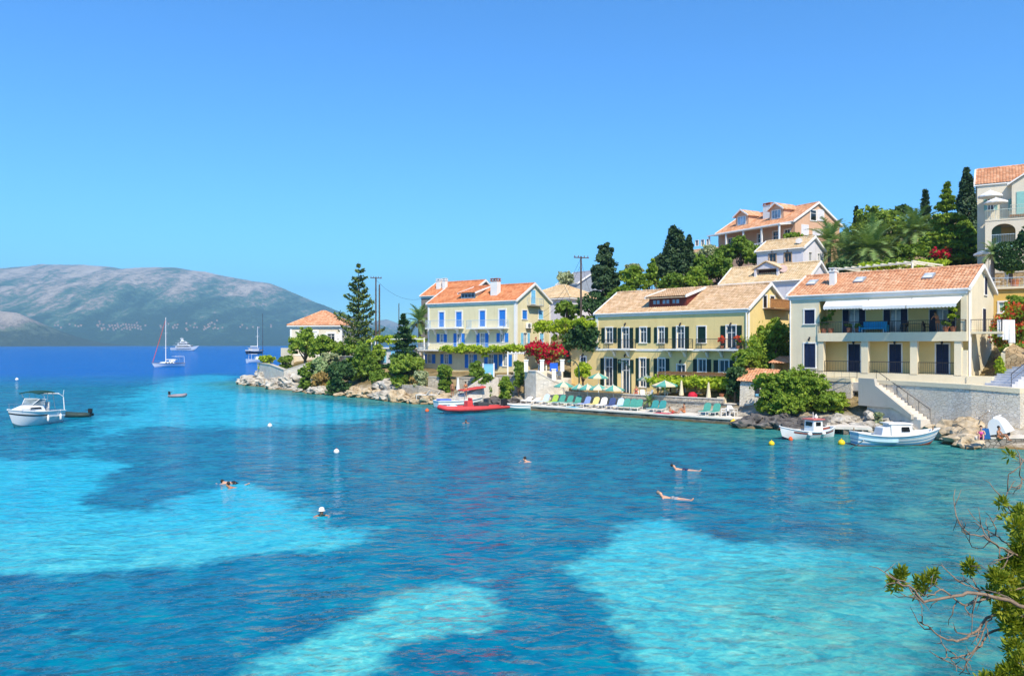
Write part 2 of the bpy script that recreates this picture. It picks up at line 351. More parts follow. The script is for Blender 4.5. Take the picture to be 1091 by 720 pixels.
# ripples: three wave lengths, crests lying roughly across the bay
rid = lambda sc_, ro, d: g.math('SUBTRACT', 1., g.math('ABSOLUTE', g.math('MULTIPLY_ADD', g.noise(1.0, d, mp(sc_, R(ro)), .5), 2.6, -1.3)))
h = g.math('MULTIPLY', rid((.62, .85, 1), -22, 2), .20)
h = g.math('ADD', h, g.math('MULTIPLY', rid((1.3, 1.8, 1), 14, 2), .075))
h = g.math('ADD', h, g.math('MULTIPLY', rid((3.2, 4.0, 1), -12, 2), .026))
h = g.math('ADD', h, g.math('MULTIPLY', g.noise(1.0, 2, mp((8, 9, 1), R(15)), .55), .010))
h = g.math('ADD', h, g.math('MULTIPLY', g.noise(1.0, 2, mp((.06, .12, 1), R(20))), .25))
h = g.math('MULTIPLY', h, g.n('MapRange', {0: g.noise(.045, 4, mp((1, 1.6, 1), R(25)), .6), 1: .35, 2: .65, 3: .45, 4: 1.25}).outputs[0])
nrm = g.bump(h, .9, 1.0)
dif = g.n('BsdfDiffuse', {'Color': c, 'Normal': g.bump(h, .9)})
gl = g.n('BsdfGlossy', {'Roughness': .04, 'Normal': nrm, 'Color': (1, 1, 1, 1)})
fr = g.math('MINIMUM', g.math('MULTIPLY', g.n('Fresnel', {'IOR': 1.33, 'Normal': nrm}).outputs[0], .62), .27)
mx = g.n('MixShader', {0: fr}); g.t.links.new(dif.outputs[0], mx.inputs[1]); g.t.links.new(gl.outputs[0], mx.inputs[2]); g.t.links.new(mx.outputs[0], g.o.inputs[0])
sea = link('sea', sea_me, g.m); tag(sea, kind='structure')

# ------------------------------------------------------------------ the mountains over the strait
def mountain(name, prof, Yc, Y0, Y1, x0, x1, nx, ny, mat, amp, seed=0):
    px = np.array([p[0] for p in prof], float); hh = (HY-np.array([p[1] for p in prof], float))/F*Yc+H
    X, T = np.meshgrid(np.linspace(x0, x1, nx), np.linspace(0, 1, ny)); Y = Y0+(Y1-Y0)*T
    crest = np.interp(X/Yc*F+CX, px, hh); tc = (Yc-Y0)/(Y1-Y0)
    up = np.clip(T/tc, 0, 1); dn = np.clip((1-T)/(1-tc), 0, 1)
    base = np.where(T < tc, up**1.15*.35+(1-(1-up)**1.7)*.65, dn)
    ridg = 1-1.5*np.abs(2*fbm(X/620+seed+T*.9, Y/1500+seed, 6)-.95); fine = fbm(X/260+seed, Y/260, 5)-.48; gul = np.abs(2*vnoise(X/330+seed+1.2*fbm(X/700, Y/500, 3), Y/1600+seed)-1)
    z = crest*base+(ridg-.72)*amp*np.sin(np.pi*np.clip(T/tc*.97, 0, 1))**.8*np.where(T < tc, 1, .3)-(1-gul)**3*amp*.55*np.sin(np.pi*np.clip(T/tc, 0, 1))*(T < tc)+fine*amp*.32*np.clip(up*6, 0, 1)*(1-np.clip(up-.9, 0, .1)*5)
    z = np.where((T == 0) | (T == 1), -1.5, np.maximum(z, -1.5))
    return tag(link(name, grid_mesh(name, X, Y, z), mat), kind='structure'), (X, Y, z)
def scrub(name, scrubc, rockc, line, amt):
    g = N(name); v = g.n('NewGeometry').outputs['Position']; pz = g.n('SeparateXYZ', {0: v}).outputs[2]
    a = g.noise(.0028, 10, g.n('Mapping', {0: v, 'Scale': (1.5, .35, .8), 'Rotation': (0, R(25), 0)}).outputs[0], .74)
    b = g.noise(.022, 6, v, .75)
    k = g.math('ADD', g.math('ADD', a, g.math('MULTIPLY', g.math('SUBTRACT', b, .5), .42)), g.math('MULTIPLY', g.math('SUBTRACT', g.math('DIVIDE', pz, line), .6), amt))
    c = g.ramp(k, [(.40, sc(scrubc, .7)), (.50, sc(scrubc, 1.8)), (.56, sc(rockc, .55)), (.64, rockc), (.8, sc(rockc, 1.25))])
    g.set(g.b, 'Base Color', c); g.set(g.b, 'Roughness', 1); g.set(g.b, 'Specular IOR Level', 0)
    g.set(g.b, 'Normal', g.bump(g.noise(.02, 7, v, .7), 30)); return g.m
ridge = [(-700, 330), (-300, 300), (0, 288), (20, 285), (45, 281), (90, 281), (130, 286), (165, 284.5), (190, 286), (220, 290), (250, 296), (290, 303), (320, 315), (350, 327), (380, 338), (420, 351), (445, 360), (475, 367), (520, 369)]
mt, (mX, mY, mZ) = mountain('mountain', ridge, 6000, 4000, 7900, -8500, -120, 520, 150, scrub('mountain_scrub', (.055, .10, .06), (.58, .48, .38), 560, .25), 95)
mountain('headland', [(-300, 325), (-60, 322), (0, 331), (18, 333), (32, 341), (50, 353), (70, 365), (75, 369)], 3300, 2900, 3900, -4200, -1700, 220, 60, scrub('headland_scrub', (.09, .11, .065), (.50, .41, .33), 120, .25), 22, 5)
mountain('far_mountain', [(330, 365), (370, 352), (400, 342), (412, 340), (425, 345), (440, 342), (455, 350), (475, 347), (500, 352), (560, 365)], 8300, 7950, 8850, -3400, 500, 160, 40, scrub('far_scrub', (.06, .08, .05), (.34, .3, .25), 260, .25), 30, 9)
hz = bpy.data.meshes.new('haze'); b = MB(); b.box(-9600, 9600, -9600, 9600, -3.6, 690); hz = b.mesh('haze')
hm = bpy.data.materials.new('haze_air'); hm.use_nodes = True; ht = hm.node_tree; ht.nodes.remove(ht.nodes['Principled BSDF'])
pv = ht.nodes.new('ShaderNodeVolumePrincipled'); pv.inputs['Color'].default_value = (.38, .75, 1, 1); pv.inputs['Density'].default_value = 1.6e-4; pv.inputs['Anisotropy'].default_value = .1
ht.links.new(pv.outputs[0], ht.nodes['Material Output'].inputs['Volume'])
haze = link('haze', hz, hm); tag(haze, kind='stuff')
# the village strung along the far shore: tiny pale houses
vm = M('far_wall', (.34, .28, .24)); rm_ = M('far_roof', (.5, .22, .12))
b = MB(); b.box(-4.5, 4.5, -3.5, 3.5, -6, 3); vme = b.mesh('far_house'); vme.materials.append(vm)
b = MB(); b.add([(-5, -4, 3), (5, -4, 3), (5, 4, 3), (-5, 4, 3), (-5, 0, 5.2), (5, 0, 5.2)], [(0, 1, 5, 4), (2, 3, 4, 5), (1, 2, 5), (3, 0, 4)]); rme = b.mesh('far_roof'); rme.materials.append(rm_)
k = 0
spots = [(random.gauss(130, 13), random.gauss(349, 2)) for _ in range(46)]+[(random.uniform(60, 300), random.uniform(346, 350)) for _ in range(34)]+[(random.gauss(205, 22), random.uniform(343, 352)) for _ in range(22)]
fm = mZ[1:-1]; sx = mX/mY*F+CX; sy = HY-(mZ-H)/mY*F
for px, py in spots:
    d = np.abs(sx-px)*.6+np.abs(sy-py)+(mY > 5900)*99; i = np.unravel_index(np.argmin(d), d.shape)
    o = link('house', vme, None, None, (mX[i], mY[i], mZ[i]+3), random.uniform(-.6, .6)); r = link('roof', rme, None, o)
    tag(o, 'tiny pale house on the lower slope of the far mountain', 'house', 'village along the far mountainside')
# ------------------------------------------------------------------ building kit
WHITE = plaster('white_paint', (.80, .79, .76), .12); TRIM = M('trim_white', (.82, .80, .76), .6, .05, 1.5, .004)
IRON = M('dark_iron', (.035, .035, .04), .5, .2); PALEIRON = M('pale_blue_iron', (.42, .55, .66), .5, .1)
GLASS = glass('window_glass'); PALEG = glass('curtained_glass', (.30, .33, .36)); WOOD = M('brown_wood', (.20, .11, .055), .6, .3, 6, .006)
T_ORANGE = tiles('tiles_orange', (.58, .27, .14), (.69, .36, .20), (.77, .47, .29))
T_RED = tiles('tiles_red', (.56, .20, .085), (.67, .265, .115), (.72, .34, .17))
T_TAN = tiles('tiles_tan', (.55, .36, .20), (.66, .45, .27), (.74, .54, .36))
T_CREAM = tiles('tiles_cream', (.60, .43, .24), (.70, .52, .31), (.75, .60, .40))
CONC = plaster('concrete', (.52, .48, .41), .4); TERRA = M('terracotta', (.42, .16, .08), .8, .2, 8)
def pierced(mb, T, u0, u1, z0, z1, holes, dep=.2):
    """a wall face with real openings; T maps (u, depth, z) to a point"""
    us = sorted({u0, u1, *[h for q in holes for h in q[:2] if u0 < h < u1]}); zs = sorted({z0, z1, *[h for q in holes for h in q[2:4] if z0 < h < z1]})
    for a, b_ in zip(us[:-1], us[1:]):
        for c0, d in zip(zs[:-1], zs[1:]):
            m, n = (a+b_)/2, (c0+d)/2
            if not any(q[0] < m < q[1] and q[2] < n < q[3] for q in holes): mb.quad(T(a, 0, c0), T(b_, 0, c0), T(b_, 0, d), T(a, 0, d))
    for a, b_, c0, d in [q[:4] for q in holes]:
        mb.quad(T(a, 0, c0), T(a, dep, c0), T(a, dep, d), T(a, 0, d)); mb.quad(T(b_, 0, c0), T(b_, 0, d), T(b_, dep, d), T(b_, dep, c0))
        mb.quad(T(a, 0, d), T(a, dep, d), T(b_, dep, d), T(b_, 0, d)); mb.quad(T(a, 0, c0), T(b_, 0, c0), T(b_, dep, c0), T(a, dep, c0))
def slope(mb, A, U, V, Nn, Lu, Lv, clipf=None, pitch=.28, row=.36, amp=.045):
    """a tiled roof slope of half-round tiles, from the eave corner A along U and up V"""
    nu = max(4, int(round(Lu/pitch))*6); nr = max(2, int(round(Lv/row)))
    us = np.linspace(0, Lu, nu+1); wv = amp*np.abs(np.cos(np.pi*us/(Lu/(nu/6))))
    V_, Q = [], []
    for r in range(nr):
        for e, (vv, zz) in enumerate(((r*Lv/nr, .05), ((r+1.06)*Lv/nr, .012))):
            lo, hi = clipf(min(vv, Lv)) if clipf else (0, Lu)
            uu = np.clip(us, lo, hi)
            V_.append(np.array(A)+uu[:, None]*np.array(U)+min(vv, Lv)*np.array(V)+((wv+zz)[:, None])*np.array(Nn))
    for r in range(nr):
        for k in range(nu):
            a = 2*r*(nu+1)+k; Q.append((a, a+1, a+nu+2, a+nu+1))
        if r: 
            for k in range(nu):
                a = 2*r*(nu+1)+k; b_ = (2*r-1)*(nu+1)+k; Q.append((b_, b_+1, a+1, a))
    mb.add([tuple(p) for p in np.concatenate(V_)], Q)
def shutter_mesh(w, h, key, mat, cache={}):
    k = (round(w, 2), round(h, 2), key)
    if k not in cache:
        b = MB(); s = .06
        b.box(-w/2, -w/2+s, -.045, 0, 0, h); b.box(w/2-s, w/2, -.045, 0, 0, h)
        for z in (0, h*.5, h-s): b.box(-w/2+s, w/2-s, -.04, -.004, z, z+s)
        n = int(h/.11)
        for i in range(n):
            z = s+i*(h-2*s)/n
            b.add([(-w/2+s, -.036, z), (w/2-s, -.036, z), (w/2-s, -.010, z+.085), (-w/2+s, -.010, z+.085)], [(0, 1, 2, 3)])
        b.box(-w/2+s, w/2-s, -.008, -.002, s, h-s)
        me = b.mesh('shutter'); me.materials.append(mat); cache[k] = me
    return cache[k]
class House:
    def __init__(s, name, label, cat, pxr, Yr, th, W, D, z0, group=None):
        th = R(th); s.c, s.s = math.cos(th), math.sin(th); s.W, s.D, s.z0 = W, D, z0
        Xr = (pxr-CX)/F*Yr; s.L = (Xr-W*s.c, Yr+W*s.s)
        s.root = empty(name, (*s.L, z0), -th, label, cat, group)
        s.holes = {'front': [], 'right': []}
    def f(s, px, py, off=0.):                            # a photo pixel on the front (or a plane OFF metres behind it) -> u, z
        k = (px-CX)/F; t = (off+s.s*s.L[0]+s.c*s.L[1])/(s.s*k+s.c)
        return s.c*(t*k-s.L[0])-s.s*(t-s.L[1]), H-(py-HY)/F*t-s.z0
    def r(s, px, py, off=0.):                            # the same on the right gable -> v, z
        k = (px-CX)/F; t = (s.W-off+s.c*s.L[0]-s.s*s.L[1])/(s.c*k-s.s)
        return s.s*(t*k-s.L[0])+s.c*(t-s.L[1]), H-(py-HY)/F*t-s.z0
    def world(s, u, v, z=0): return Vector((s.L[0]+s.c*u+s.s*v, s.L[1]-s.s*u+s.c*v, s.z0+z))
    def rect(s, side, px0, px1, py0, py1, off=0.):
        g = s.f if side == 'front' else s.r
        (a, za), (b, zb) = g(px0, (py0+py1)/2, off), g(px1, (py0+py1)/2, off); m = (px0+px1)/2
        return a, b, g(m, py1, off)[1], g(m, py0, off)[1]
    def window(s, side, r, name='window', sh=None, smat=None, sw=None, closed=False, off=0., hole=True, pane=GLASS, fr=.11, part_label=None, bars=2, transom=True, sides=(1, 1), sz=None, fmat=TRIM, surround=True):
        a, b, z0, z1 = r; w, h = b-a, z1-z0; m = (a+b)/2; o = None
        if hole: s.holes[side].append((a, b, z0, z1))
        loc, rz = ((m, off, z0), 0) if side == 'front' else ((s.W-off, m, z0), R(90))
        mb = MB()
        if surround:
            mb.box(-w/2-fr, -w/2, -.05, .02, 0, h); mb.box(w/2, w/2+fr, -.05, .02, 0, h); mb.box(-w/2-fr, w/2+fr, -.06, .02, h, h+fr)
            mb.box(-w/2-fr-.04, w/2+fr+.04, -.1, .02, -fr*.8, 0)
        q = .055; y0, y1 = (.07, .13) if hole else (-.035, .0)
        mb.box(-w/2, -w/2+q, y0, y1, 0, h); mb.box(w/2-q, w/2, y0, y1, 0, h); mb.box(-w/2+q, w/2-q, y0, y1, 0, q); mb.box(-w/2+q, w/2-q, y0, y1, h-q, h)
        if not closed:
            for i in range(1, bars): x = -w/2+w*i/bars; mb.box(x-.035, x+.035, y0+.002, y1-.002, q, h-q)
            if transom and h > 1.3: mb.box(-w/2+q, w/2-q, y0+.004, y1-.004, h*.68, h*.68+.05)
        o = mb.build(name, fmat, s.root, loc, rz)
        if part_label: o['label'] = part_label
        yp = (y0+y1)/2
        if closed:
            for i in (-1, 1): link('shutter', shutter_mesh(w/2-.02, h-.04, smat.name, smat), smat, o, (i*w/4, .05 if hole else -.02, .02))
        else:
            MB().box(-w/2+.03, w/2-.03, yp-.006, yp+.006, .03, h-.03).build('pane', pane, o)
            if sh:
                ww = sw or w/2+.04; zz, hh = (0, h) if sz is None else (h-sz, sz)
                for i, on in zip((-1, 1), sides):
                    if on: link('shutter', shutter_mesh(ww, hh, smat.name, smat), smat, o, (i*(w/2+fr+ww/2+.0), -.005, zz))
        return o
    def walls(s, mat, E, rise=0, name='wall', extra=None, ridge=None, front=True):
        W, D = s.W, s.D; mb = MB(); rd = ridge or D/2
        if front: pierced(mb, lambda u, d, z: (u, d, z), 0, W, -1.5, E, s.holes['front'])
        pierced(mb, lambda v, d, z: (W-d, v, z), 0, D, -1.5, E, s.holes['right'])
        mb.quad((0, 0, -1.5), (0, D, -1.5), (0, D, E), (0, 0, E)); mb.quad((0, D, -1.5), (W, D, -1.5), (W, D, E), (0, D, E))
        if rise: mb.poly([(W, 0, E), (W, D, E), (W, rd, E+rise)]); mb.poly([(0, 0, E), (0, D, E), (0, rd, E+rise)])
        if extra: extra(mb)
        return mb.build(name, mat, s.root)
    def core(s, z=-1.5, E=None, inset=.6):
        return
    def roof(s, tile, E, rise, ov=.16, og=.18, trim=TRIM, ridge=None, y0=0., verge=True, cornice=True, pitch=.28):
        W, D = s.W, s.D; rd = ridge or D/2; ang = math.atan2(rise, rd-y0); ca, sa = math.cos(ang), math.sin(ang); Lv = (rd-y0)/ca+ov
        mb = MB(); slope(mb, (-og, y0-ov*ca, E-ov*sa), (1, 0, 0), (0, ca, sa), (0, -sa, ca), W+2*og, Lv, None, pitch)
        a2 = math.atan2(rise, D-rd); c2, s2 = math.cos(a2), math.sin(a2)
        slope(mb, (W+og, D+ov*c2, E-ov*s2), (-1, 0, 0), (0, -c2, s2), (0, s2, c2), W+2*og, (D-rd)/c2+ov, None, pitch*2.2)
        o = mb.build('roof', tile, s.root); s.roofo = o
        t = MB(); n = int((W+2*og)/.42)
        for i in range(n):
            x = -og+i*(W+2*og)/n; t.tube([(x, rd, E+rise+.05), (x+(W+2*og)/n+.03, rd, E+rise+.075)], [.13, .15], 8)
        t.build('ridge_cap', tile, o)
        t = MB()                                          # soffit boards under the tiles
        t.hexa([(-og, y0-ov*ca, E-ov*sa-.12), (W+og, y0-ov*ca, E-ov*sa-.12), (W+og, rd, E+rise-.1), (-og, rd, E+rise-.1)], [(-og, y0-ov*ca, E-ov*sa-.02), (W+og, y0-ov*ca, E-ov*sa-.02), (W+og, rd, E+rise-.02), (-og, rd, E+rise-.02)])
        t.hexa([(-og, rd+.002, E+rise-.1), (W+og, rd+.002, E+rise-.1), (W+og, D+ov*c2, E-ov*s2-.12), (-og, D+ov*c2, E-ov*s2-.12)], [(-og, rd+.002, E+rise-.02), (W+og, rd+.002, E+rise-.02), (W+og, D+ov*c2, E-ov*s2-.02), (-og, D+ov*c2, E-ov*s2-.02)])
        t.build('soffit', trim, o)
        if verge:
            for x0, x1 in ((-og-.14, -og-.004), (W+og+.004, W+og+.14)):
                t = MB(); t.hexa([(x0, y0-ov*ca-.02, E-ov*sa-.16), (x1, y0-ov*ca-.02, E-ov*sa-.16), (x1, rd, E+rise-.14), (x0, rd, E+rise-.14)], [(x0, y0-ov*ca-.02, E-ov*sa+.14), (x1, y0-ov*ca-.02, E-ov*sa+.14), (x1, rd, E+rise+.16), (x0, rd, E+rise+.16)])
                t.hexa([(x0, rd+.001, E+rise-.14), (x1, rd+.001, E+rise-.14), (x1, D+ov*c2, E-ov*s2-.16), (x0, D+ov*c2, E-ov*s2-.16)], [(x0, rd+.001, E+rise+.16), (x1, rd+.001, E+rise+.16), (x1, D+ov*c2, E-ov*s2+.14), (x0, D+ov*c2, E-ov*s2+.14)])
                t.build('verge', trim, o)
        if cornice:
            t = MB(); t.box(-.08, W+.08, y0-.07, y0-.003, E-.42, E-.16); t.box(-.12, W+.12, y0-.12, y0-.005, E-.158, E-.03); t.build('cornice', trim, s.root)
            t = MB(); t.tube([(-og, y0-ov*ca-.09, E-ov*sa-.02), (W+og, y0-ov*ca-.09, E-ov*sa-.02)], .07, 8); t.build('gutter', trim, o)
        s.rp = (E, rise, rd, y0)
        return o
    def roofz(s, v):
        E, rise, rd, y0 = s.rp; return E+rise*(v-y0)/(rd-y0) if v < rd else E+rise*(s.D-v)/(s.D-rd)
    def balcony(s, u0, u1, z, dep=1.1, mat=TRIM, iron=IRON, brackets=0, h=1.0, th=.16, side='front', solid=None, step=.14):
        T = (lambda x: x) if side == 'front' else None
        loc, rz = ((u0, 0, z), 0) if side == 'front' else ((s.W, u0, z), R(90)); L = u1-u0
        b = MB().box(0, L, -dep, -.003, -th, 0); b.box(-.04, L+.04, -dep-.05, -.004, -.06, -.015) if False else None
        o = b.build('balcony', mat, s.root, loc, rz)
        rail(o, [(.04, -.02), (.04, -dep+.05), (L-.04, -dep+.05), (L-.04, -.02)], 0, h, iron, step)
        for i in range(brackets):
            x = L*(i+.5)/brackets if brackets > 1 else L/2
            b = MB(); b.prism([(0, 0), (0, -.75), (.18, -.65), (.45, -.2), (.8, -.1), (.8, 0)], -.11, .11)
            b.v = [(x+p[1], -p[0]-.004, p[2]-th-.004) for p in b.v]; b.build('bracket', mat, o)
        return o
def rail(parent, pts, z, h, mat, step=.14, name='railing', r=.018, closed=False):
    b = MB()
    for (x0, y0), (x1, y1) in zip(pts[:-1], pts[1:]):
        b.tube([(x0, y0, z+h), (x1, y1, z+h)], .028, 5); b.tube([(x0, y0, z+.1), (x1, y1, z+.1)], .016, 4)
        L = math.hypot(x1-x0, y1-y0); n = max(1, int(L/step))
        for i in range(n+1): t = i/n; b.tube([(x0+(x1-x0)*t, y0+(y1-y0)*t, z), (x0+(x1-x0)*t, y0+(y1-y0)*t, z+h)], .026 if i in (0, n) else r*.6, 4, False)
    return b.build(name, mat, parent)
def chimney(h, u, v, w=.55, d=.5, top=1.5, mat=WHITE, cap=None, capmat=None):
    zb = h.roofz(v)-.5; z1 = h.roofz(v)+top; b = MB().box(-w/2, w/2, -d/2, d/2, zb, z1); o = b.build('chimney', mat, h.roofo, (u, v, 0))
    b = MB().box(-w/2-.07, w/2+.07, -d/2-.07, d/2+.07, z1+.002, z1+.1)
    for x in (-w/2+.08, w/2-.08):
        for y in (-d/2+.08, d/2-.08): b.box(x-.07, x+.07, y-.07, y+.07, z1+.1, z1+.3)
    b.box(-w/2-.05, w/2+.05, -d/2-.05, d/2+.05, z1+.3, z1+.38); b.build('chimney_cap', capmat or mat, o)
def skylight(h, u, v, w=.85, l=1.1):
    E, rise, rd, y0 = h.rp; a = math.atan2(rise, rd-y0); o = MB().box(-w/2, w/2, -l/2, l/2, .05, .2).build('skylight', M('grey_metal', (.30, .32, .34), .4), h.roofo, (u, v, h.roofz(v)))
    o.rotation_euler = (a, 0, 0)
    g = MB().box(-w/2+.09, w/2-.09, -l/2+.09, l/2-.09, .202, .215).build('skylight_pane', glass('sky_pane', (.62, .72, .78)), o)
def lamp(h, u, z, off=0.):
    b = MB(); b.box(-.05, .05, -.1, -.003, 0, .18); b.tube([(0, -.05, .1), (0, -.22, .16), (0, -.22, .05)], .02, 5); b.lathe([(.03, .06), (.1, -.02), (.08, -.2), (.02, -.24)], 8, (0, -.22, .02)); b.build('wall_lamp', IRON, h.root, (u, off, z))
def aircon(h, side, u, z, off=0.):
    loc, rz = ((u, off, z), 0) if side == 'front' else ((h.W, u, z), R(90))
    o = MB().box(-.5, .5, -.38, -.05, 0, .72).build('air_conditioner', TRIM, h.root, loc, rz, bevel=.03)
    b = MB(); b.lathe([(.28, 0), (.28, .02)], 20); b.v = [(x-.12, -.381-z_, y+.36) for x, y, z_ in b.v]; b.build('fan_grille', M('grille_grey', (.16, .17, .18)), o)
    b = MB(); [b.box(x-.03, x+.03, -.36, -.003, -.08, -.004) for x in (-.35, .35)]; b.build('wall_bracket', IRON, o)

# ------------------------------------------------------------------ foliage kit
def leaves(pts, size, flat=.35, aspect=1.6, fold=True, out=None):
    """quads, one per leaf, centred on pts, of random attitude (leaning outward when OUT gives directions)"""
    n = len(pts); d = rng.normal(size=(n, 3))
    if out is not None: d = d*.8+out*1.1
    d[:, 2] = d[:, 2]*.8+flat; d /= np.linalg.norm(d, axis=1)[:, None]
    t = np.cross(d, rng.normal(size=(n, 3))); t /= np.linalg.norm(t, axis=1)[:, None]+1e-9; q = np.cross(d, t)
    sz = size*(.6+.8*rng.random(n))[:, None]; a, b = t*sz*aspect/2, q*sz/2
    V = np.stack([pts-a, pts-b*1.0, pts+a, pts+b*1.0], 1).reshape(-1, 3)
    return V, np.arange(n*4).reshape(n, 4)
def crown_pts(blobs, n, lump=.34, nl=22, inner=.45):
    """leaf positions: each blob is a cloud of clumps sitting on and inside it"""
    vol = np.array([b[3]*b[4]*b[5] for b in blobs])**.7; vol /= vol.sum(); out = []; dirs = []
    for b, k in zip(blobs, (vol*n).astype(int)):
        c, r = np.array(b[:3]), np.array(b[3:6]); m = max(5, int(nl*(.6+.8*rng.random())))
        d = rng.normal(size=(m, 3)); d /= np.linalg.norm(d, axis=1)[:, None]; d[:, 2] = np.where(d[:, 2] < -.55, -d[:, 2], d[:, 2])
        rad = inner+(1.03-inner)*rng.random(m)**.55
        cl = c+d*r*rad[:, None]*(.86+.3*rng.random((m, 1))); s_ = (lump*(.55+.9*rng.random(m)))
        i = rng.integers(0, m, k); g = rng.normal(size=(k, 3)); g /= np.linalg.norm(g, axis=1)[:, None]; g *= (rng.random(k)**.42)[:, None]
        out.append(cl[i]+g*r.min()*s_[i][:, None]*np.array([1.12, 1.12, .8])); dirs.append(g)
    return np.concatenate(out), np.concatenate(dirs)
G_BRIGHT = leaf('leaf_bright', (0.088, 0.175, 0.021), (0.228, 0.350, 0.038), (0.46, 0.55, 0.070), .38)
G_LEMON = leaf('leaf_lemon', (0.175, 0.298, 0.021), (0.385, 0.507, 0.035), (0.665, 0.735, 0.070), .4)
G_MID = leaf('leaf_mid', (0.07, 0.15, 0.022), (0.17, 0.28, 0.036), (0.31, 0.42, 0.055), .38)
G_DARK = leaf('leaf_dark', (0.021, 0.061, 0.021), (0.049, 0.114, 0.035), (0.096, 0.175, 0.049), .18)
G_PINE = leaf('leaf_pine', (0.044, 0.088, 0.026), (0.114, 0.175, 0.035), (0.228, 0.280, 0.061), .2)
G_PINEB = leaf('leaf_pine_bright', (0.088, 0.158, 0.021), (0.210, 0.315, 0.035), (0.385, 0.473, 0.061), .25)
G_CYP = leaf('leaf_cypress', (.018, .045, .022), (.045, .09, .036), (.10, .155, .055), .12)
G_OLIVE = leaf('leaf_olive', (0.210, 0.263, 0.140), (0.385, 0.438, 0.245), (0.595, 0.630, 0.385), .3)
G_STRAW = leaf('leaf_straw', (.30, .22, .07), (.46, .34, .12), (.58, .45, .2), .3)
G_RED = leaf('petal_red', (.45, .008, .03), (.62, .015, .05), (.75, .04, .10), .35, 2)
G_ORED = leaf('petal_orange', (.55, .04, .02), (.65, .09, .03), (.7, .2, .08), .35, 2)
G_PALM = leaf('leaf_palm', (0.10, 0.19, 0.055), (0.20, 0.31, 0.09), (0.36, 0.46, 0.18), .2, 2)
G_CACT = leaf('leaf_cactus', (0.175, 0.263, 0.105), (0.298, 0.403, 0.175), (0.473, 0.578, 0.298), .1)
BARK = M('bark', (.13, .095, .065), .95, .35, 4, .03, 14); BARKG = M('bark_grey', (.26, .22, .18), .95, .3, 5, .02, 18)
def limbs(mb, base, tips, r0, wob=.12):
    for tp in tips:
        b, e = Vector(base), Vector(tp); L = (e-b).length; p = [b]
        for k in (1, 2, 3):
            t = k/4; q = b.lerp(e, t); q += Vector((random.uniform(-1, 1), random.uniform(-1, 1), random.uniform(0, .8)))*L*wob; p.append(q)
        p.append(e); mb.tube(p, [r0, r0*.8, r0*.6, r0*.42, r0*.2], 6)
def plant(name, label, cat, px, py, wpx, hpx, Y, mat, n=1500, leafs=.22, trunk=True, dep=.8, nb=5, group=None, lump=.36, z0=None, bark=BARK, nl=22, inner=.45, ground_z=None, vscale=1.):
    """a broad-leaved bush or tree: crown centred on the photo pixel at distance Y, wpx / hpx its half sizes in pixels"""
    c = P(px, py, Y); k = Y/F; rx, rz = wpx*k, hpx*k; ry = rx*dep
    zb = gz(c.x, c.y) if ground_z is None else ground_z
    zb = min(zb, c.z-rz*.6)
    root = empty(name, (c.x, c.y, zb), random.uniform(0, 6.28), label, cat, group); cz = c.z-zb
    q = []
    for i in range(nb):
        a = 2*math.pi*(i+random.random()*.6)/nb; rr = .5 if nb > 1 else 0; f = random.uniform(.42, .62)
        q.append((math.cos(a)*rx*rr, math.sin(a)*ry*rr, cz+random.uniform(-.42, .40)*rz, rx*f, ry*f, rz*random.uniform(.42, .60)))
    q.append((0, 0, cz+.32*rz, rx*.55, ry*.55, rz*.62)); q.append((0, 0, cz-.2*rz, rx*.72, ry*.72, rz*.62))
    low = cz-rz
    if cat in ('bush', 'pine tree') and low > .15:       # a bush is leafy down to the ground
        for i in range(4): a = 1.57*i+random.random(); q.append((math.cos(a)*rx*.42, math.sin(a)*ry*.42, low*.5+.1*rz, rx*.5, ry*.5, low*.55+.25*rz))
    p, d = crown_pts(q, int(n*2.1), lump, nl, inner); V, Q = leaves(p, leafs*.72, out=d)
    cr = link('crown', np_mesh('crown', V, Q), mat, root)
    mb = MB(); tips = [(b[0], b[1], b[2]) for b in q[:-2]]+[(0, 0, cz+.4*rz)]; r0 = max(.05, min(.28, rx*.085))
    fork = (random.uniform(-.1, .1), random.uniform(-.1, .1), max(.25, (cz-rz)*.9))
    mb.tube([(0, 0, -.4), (0.03, 0, fork[2]*.5), fork], [r0*1.5, r0*1.15, r0], 8); limbs(mb, fork, tips, r0*.7)
    mb.build('trunk', bark, root, smooth=True); return root
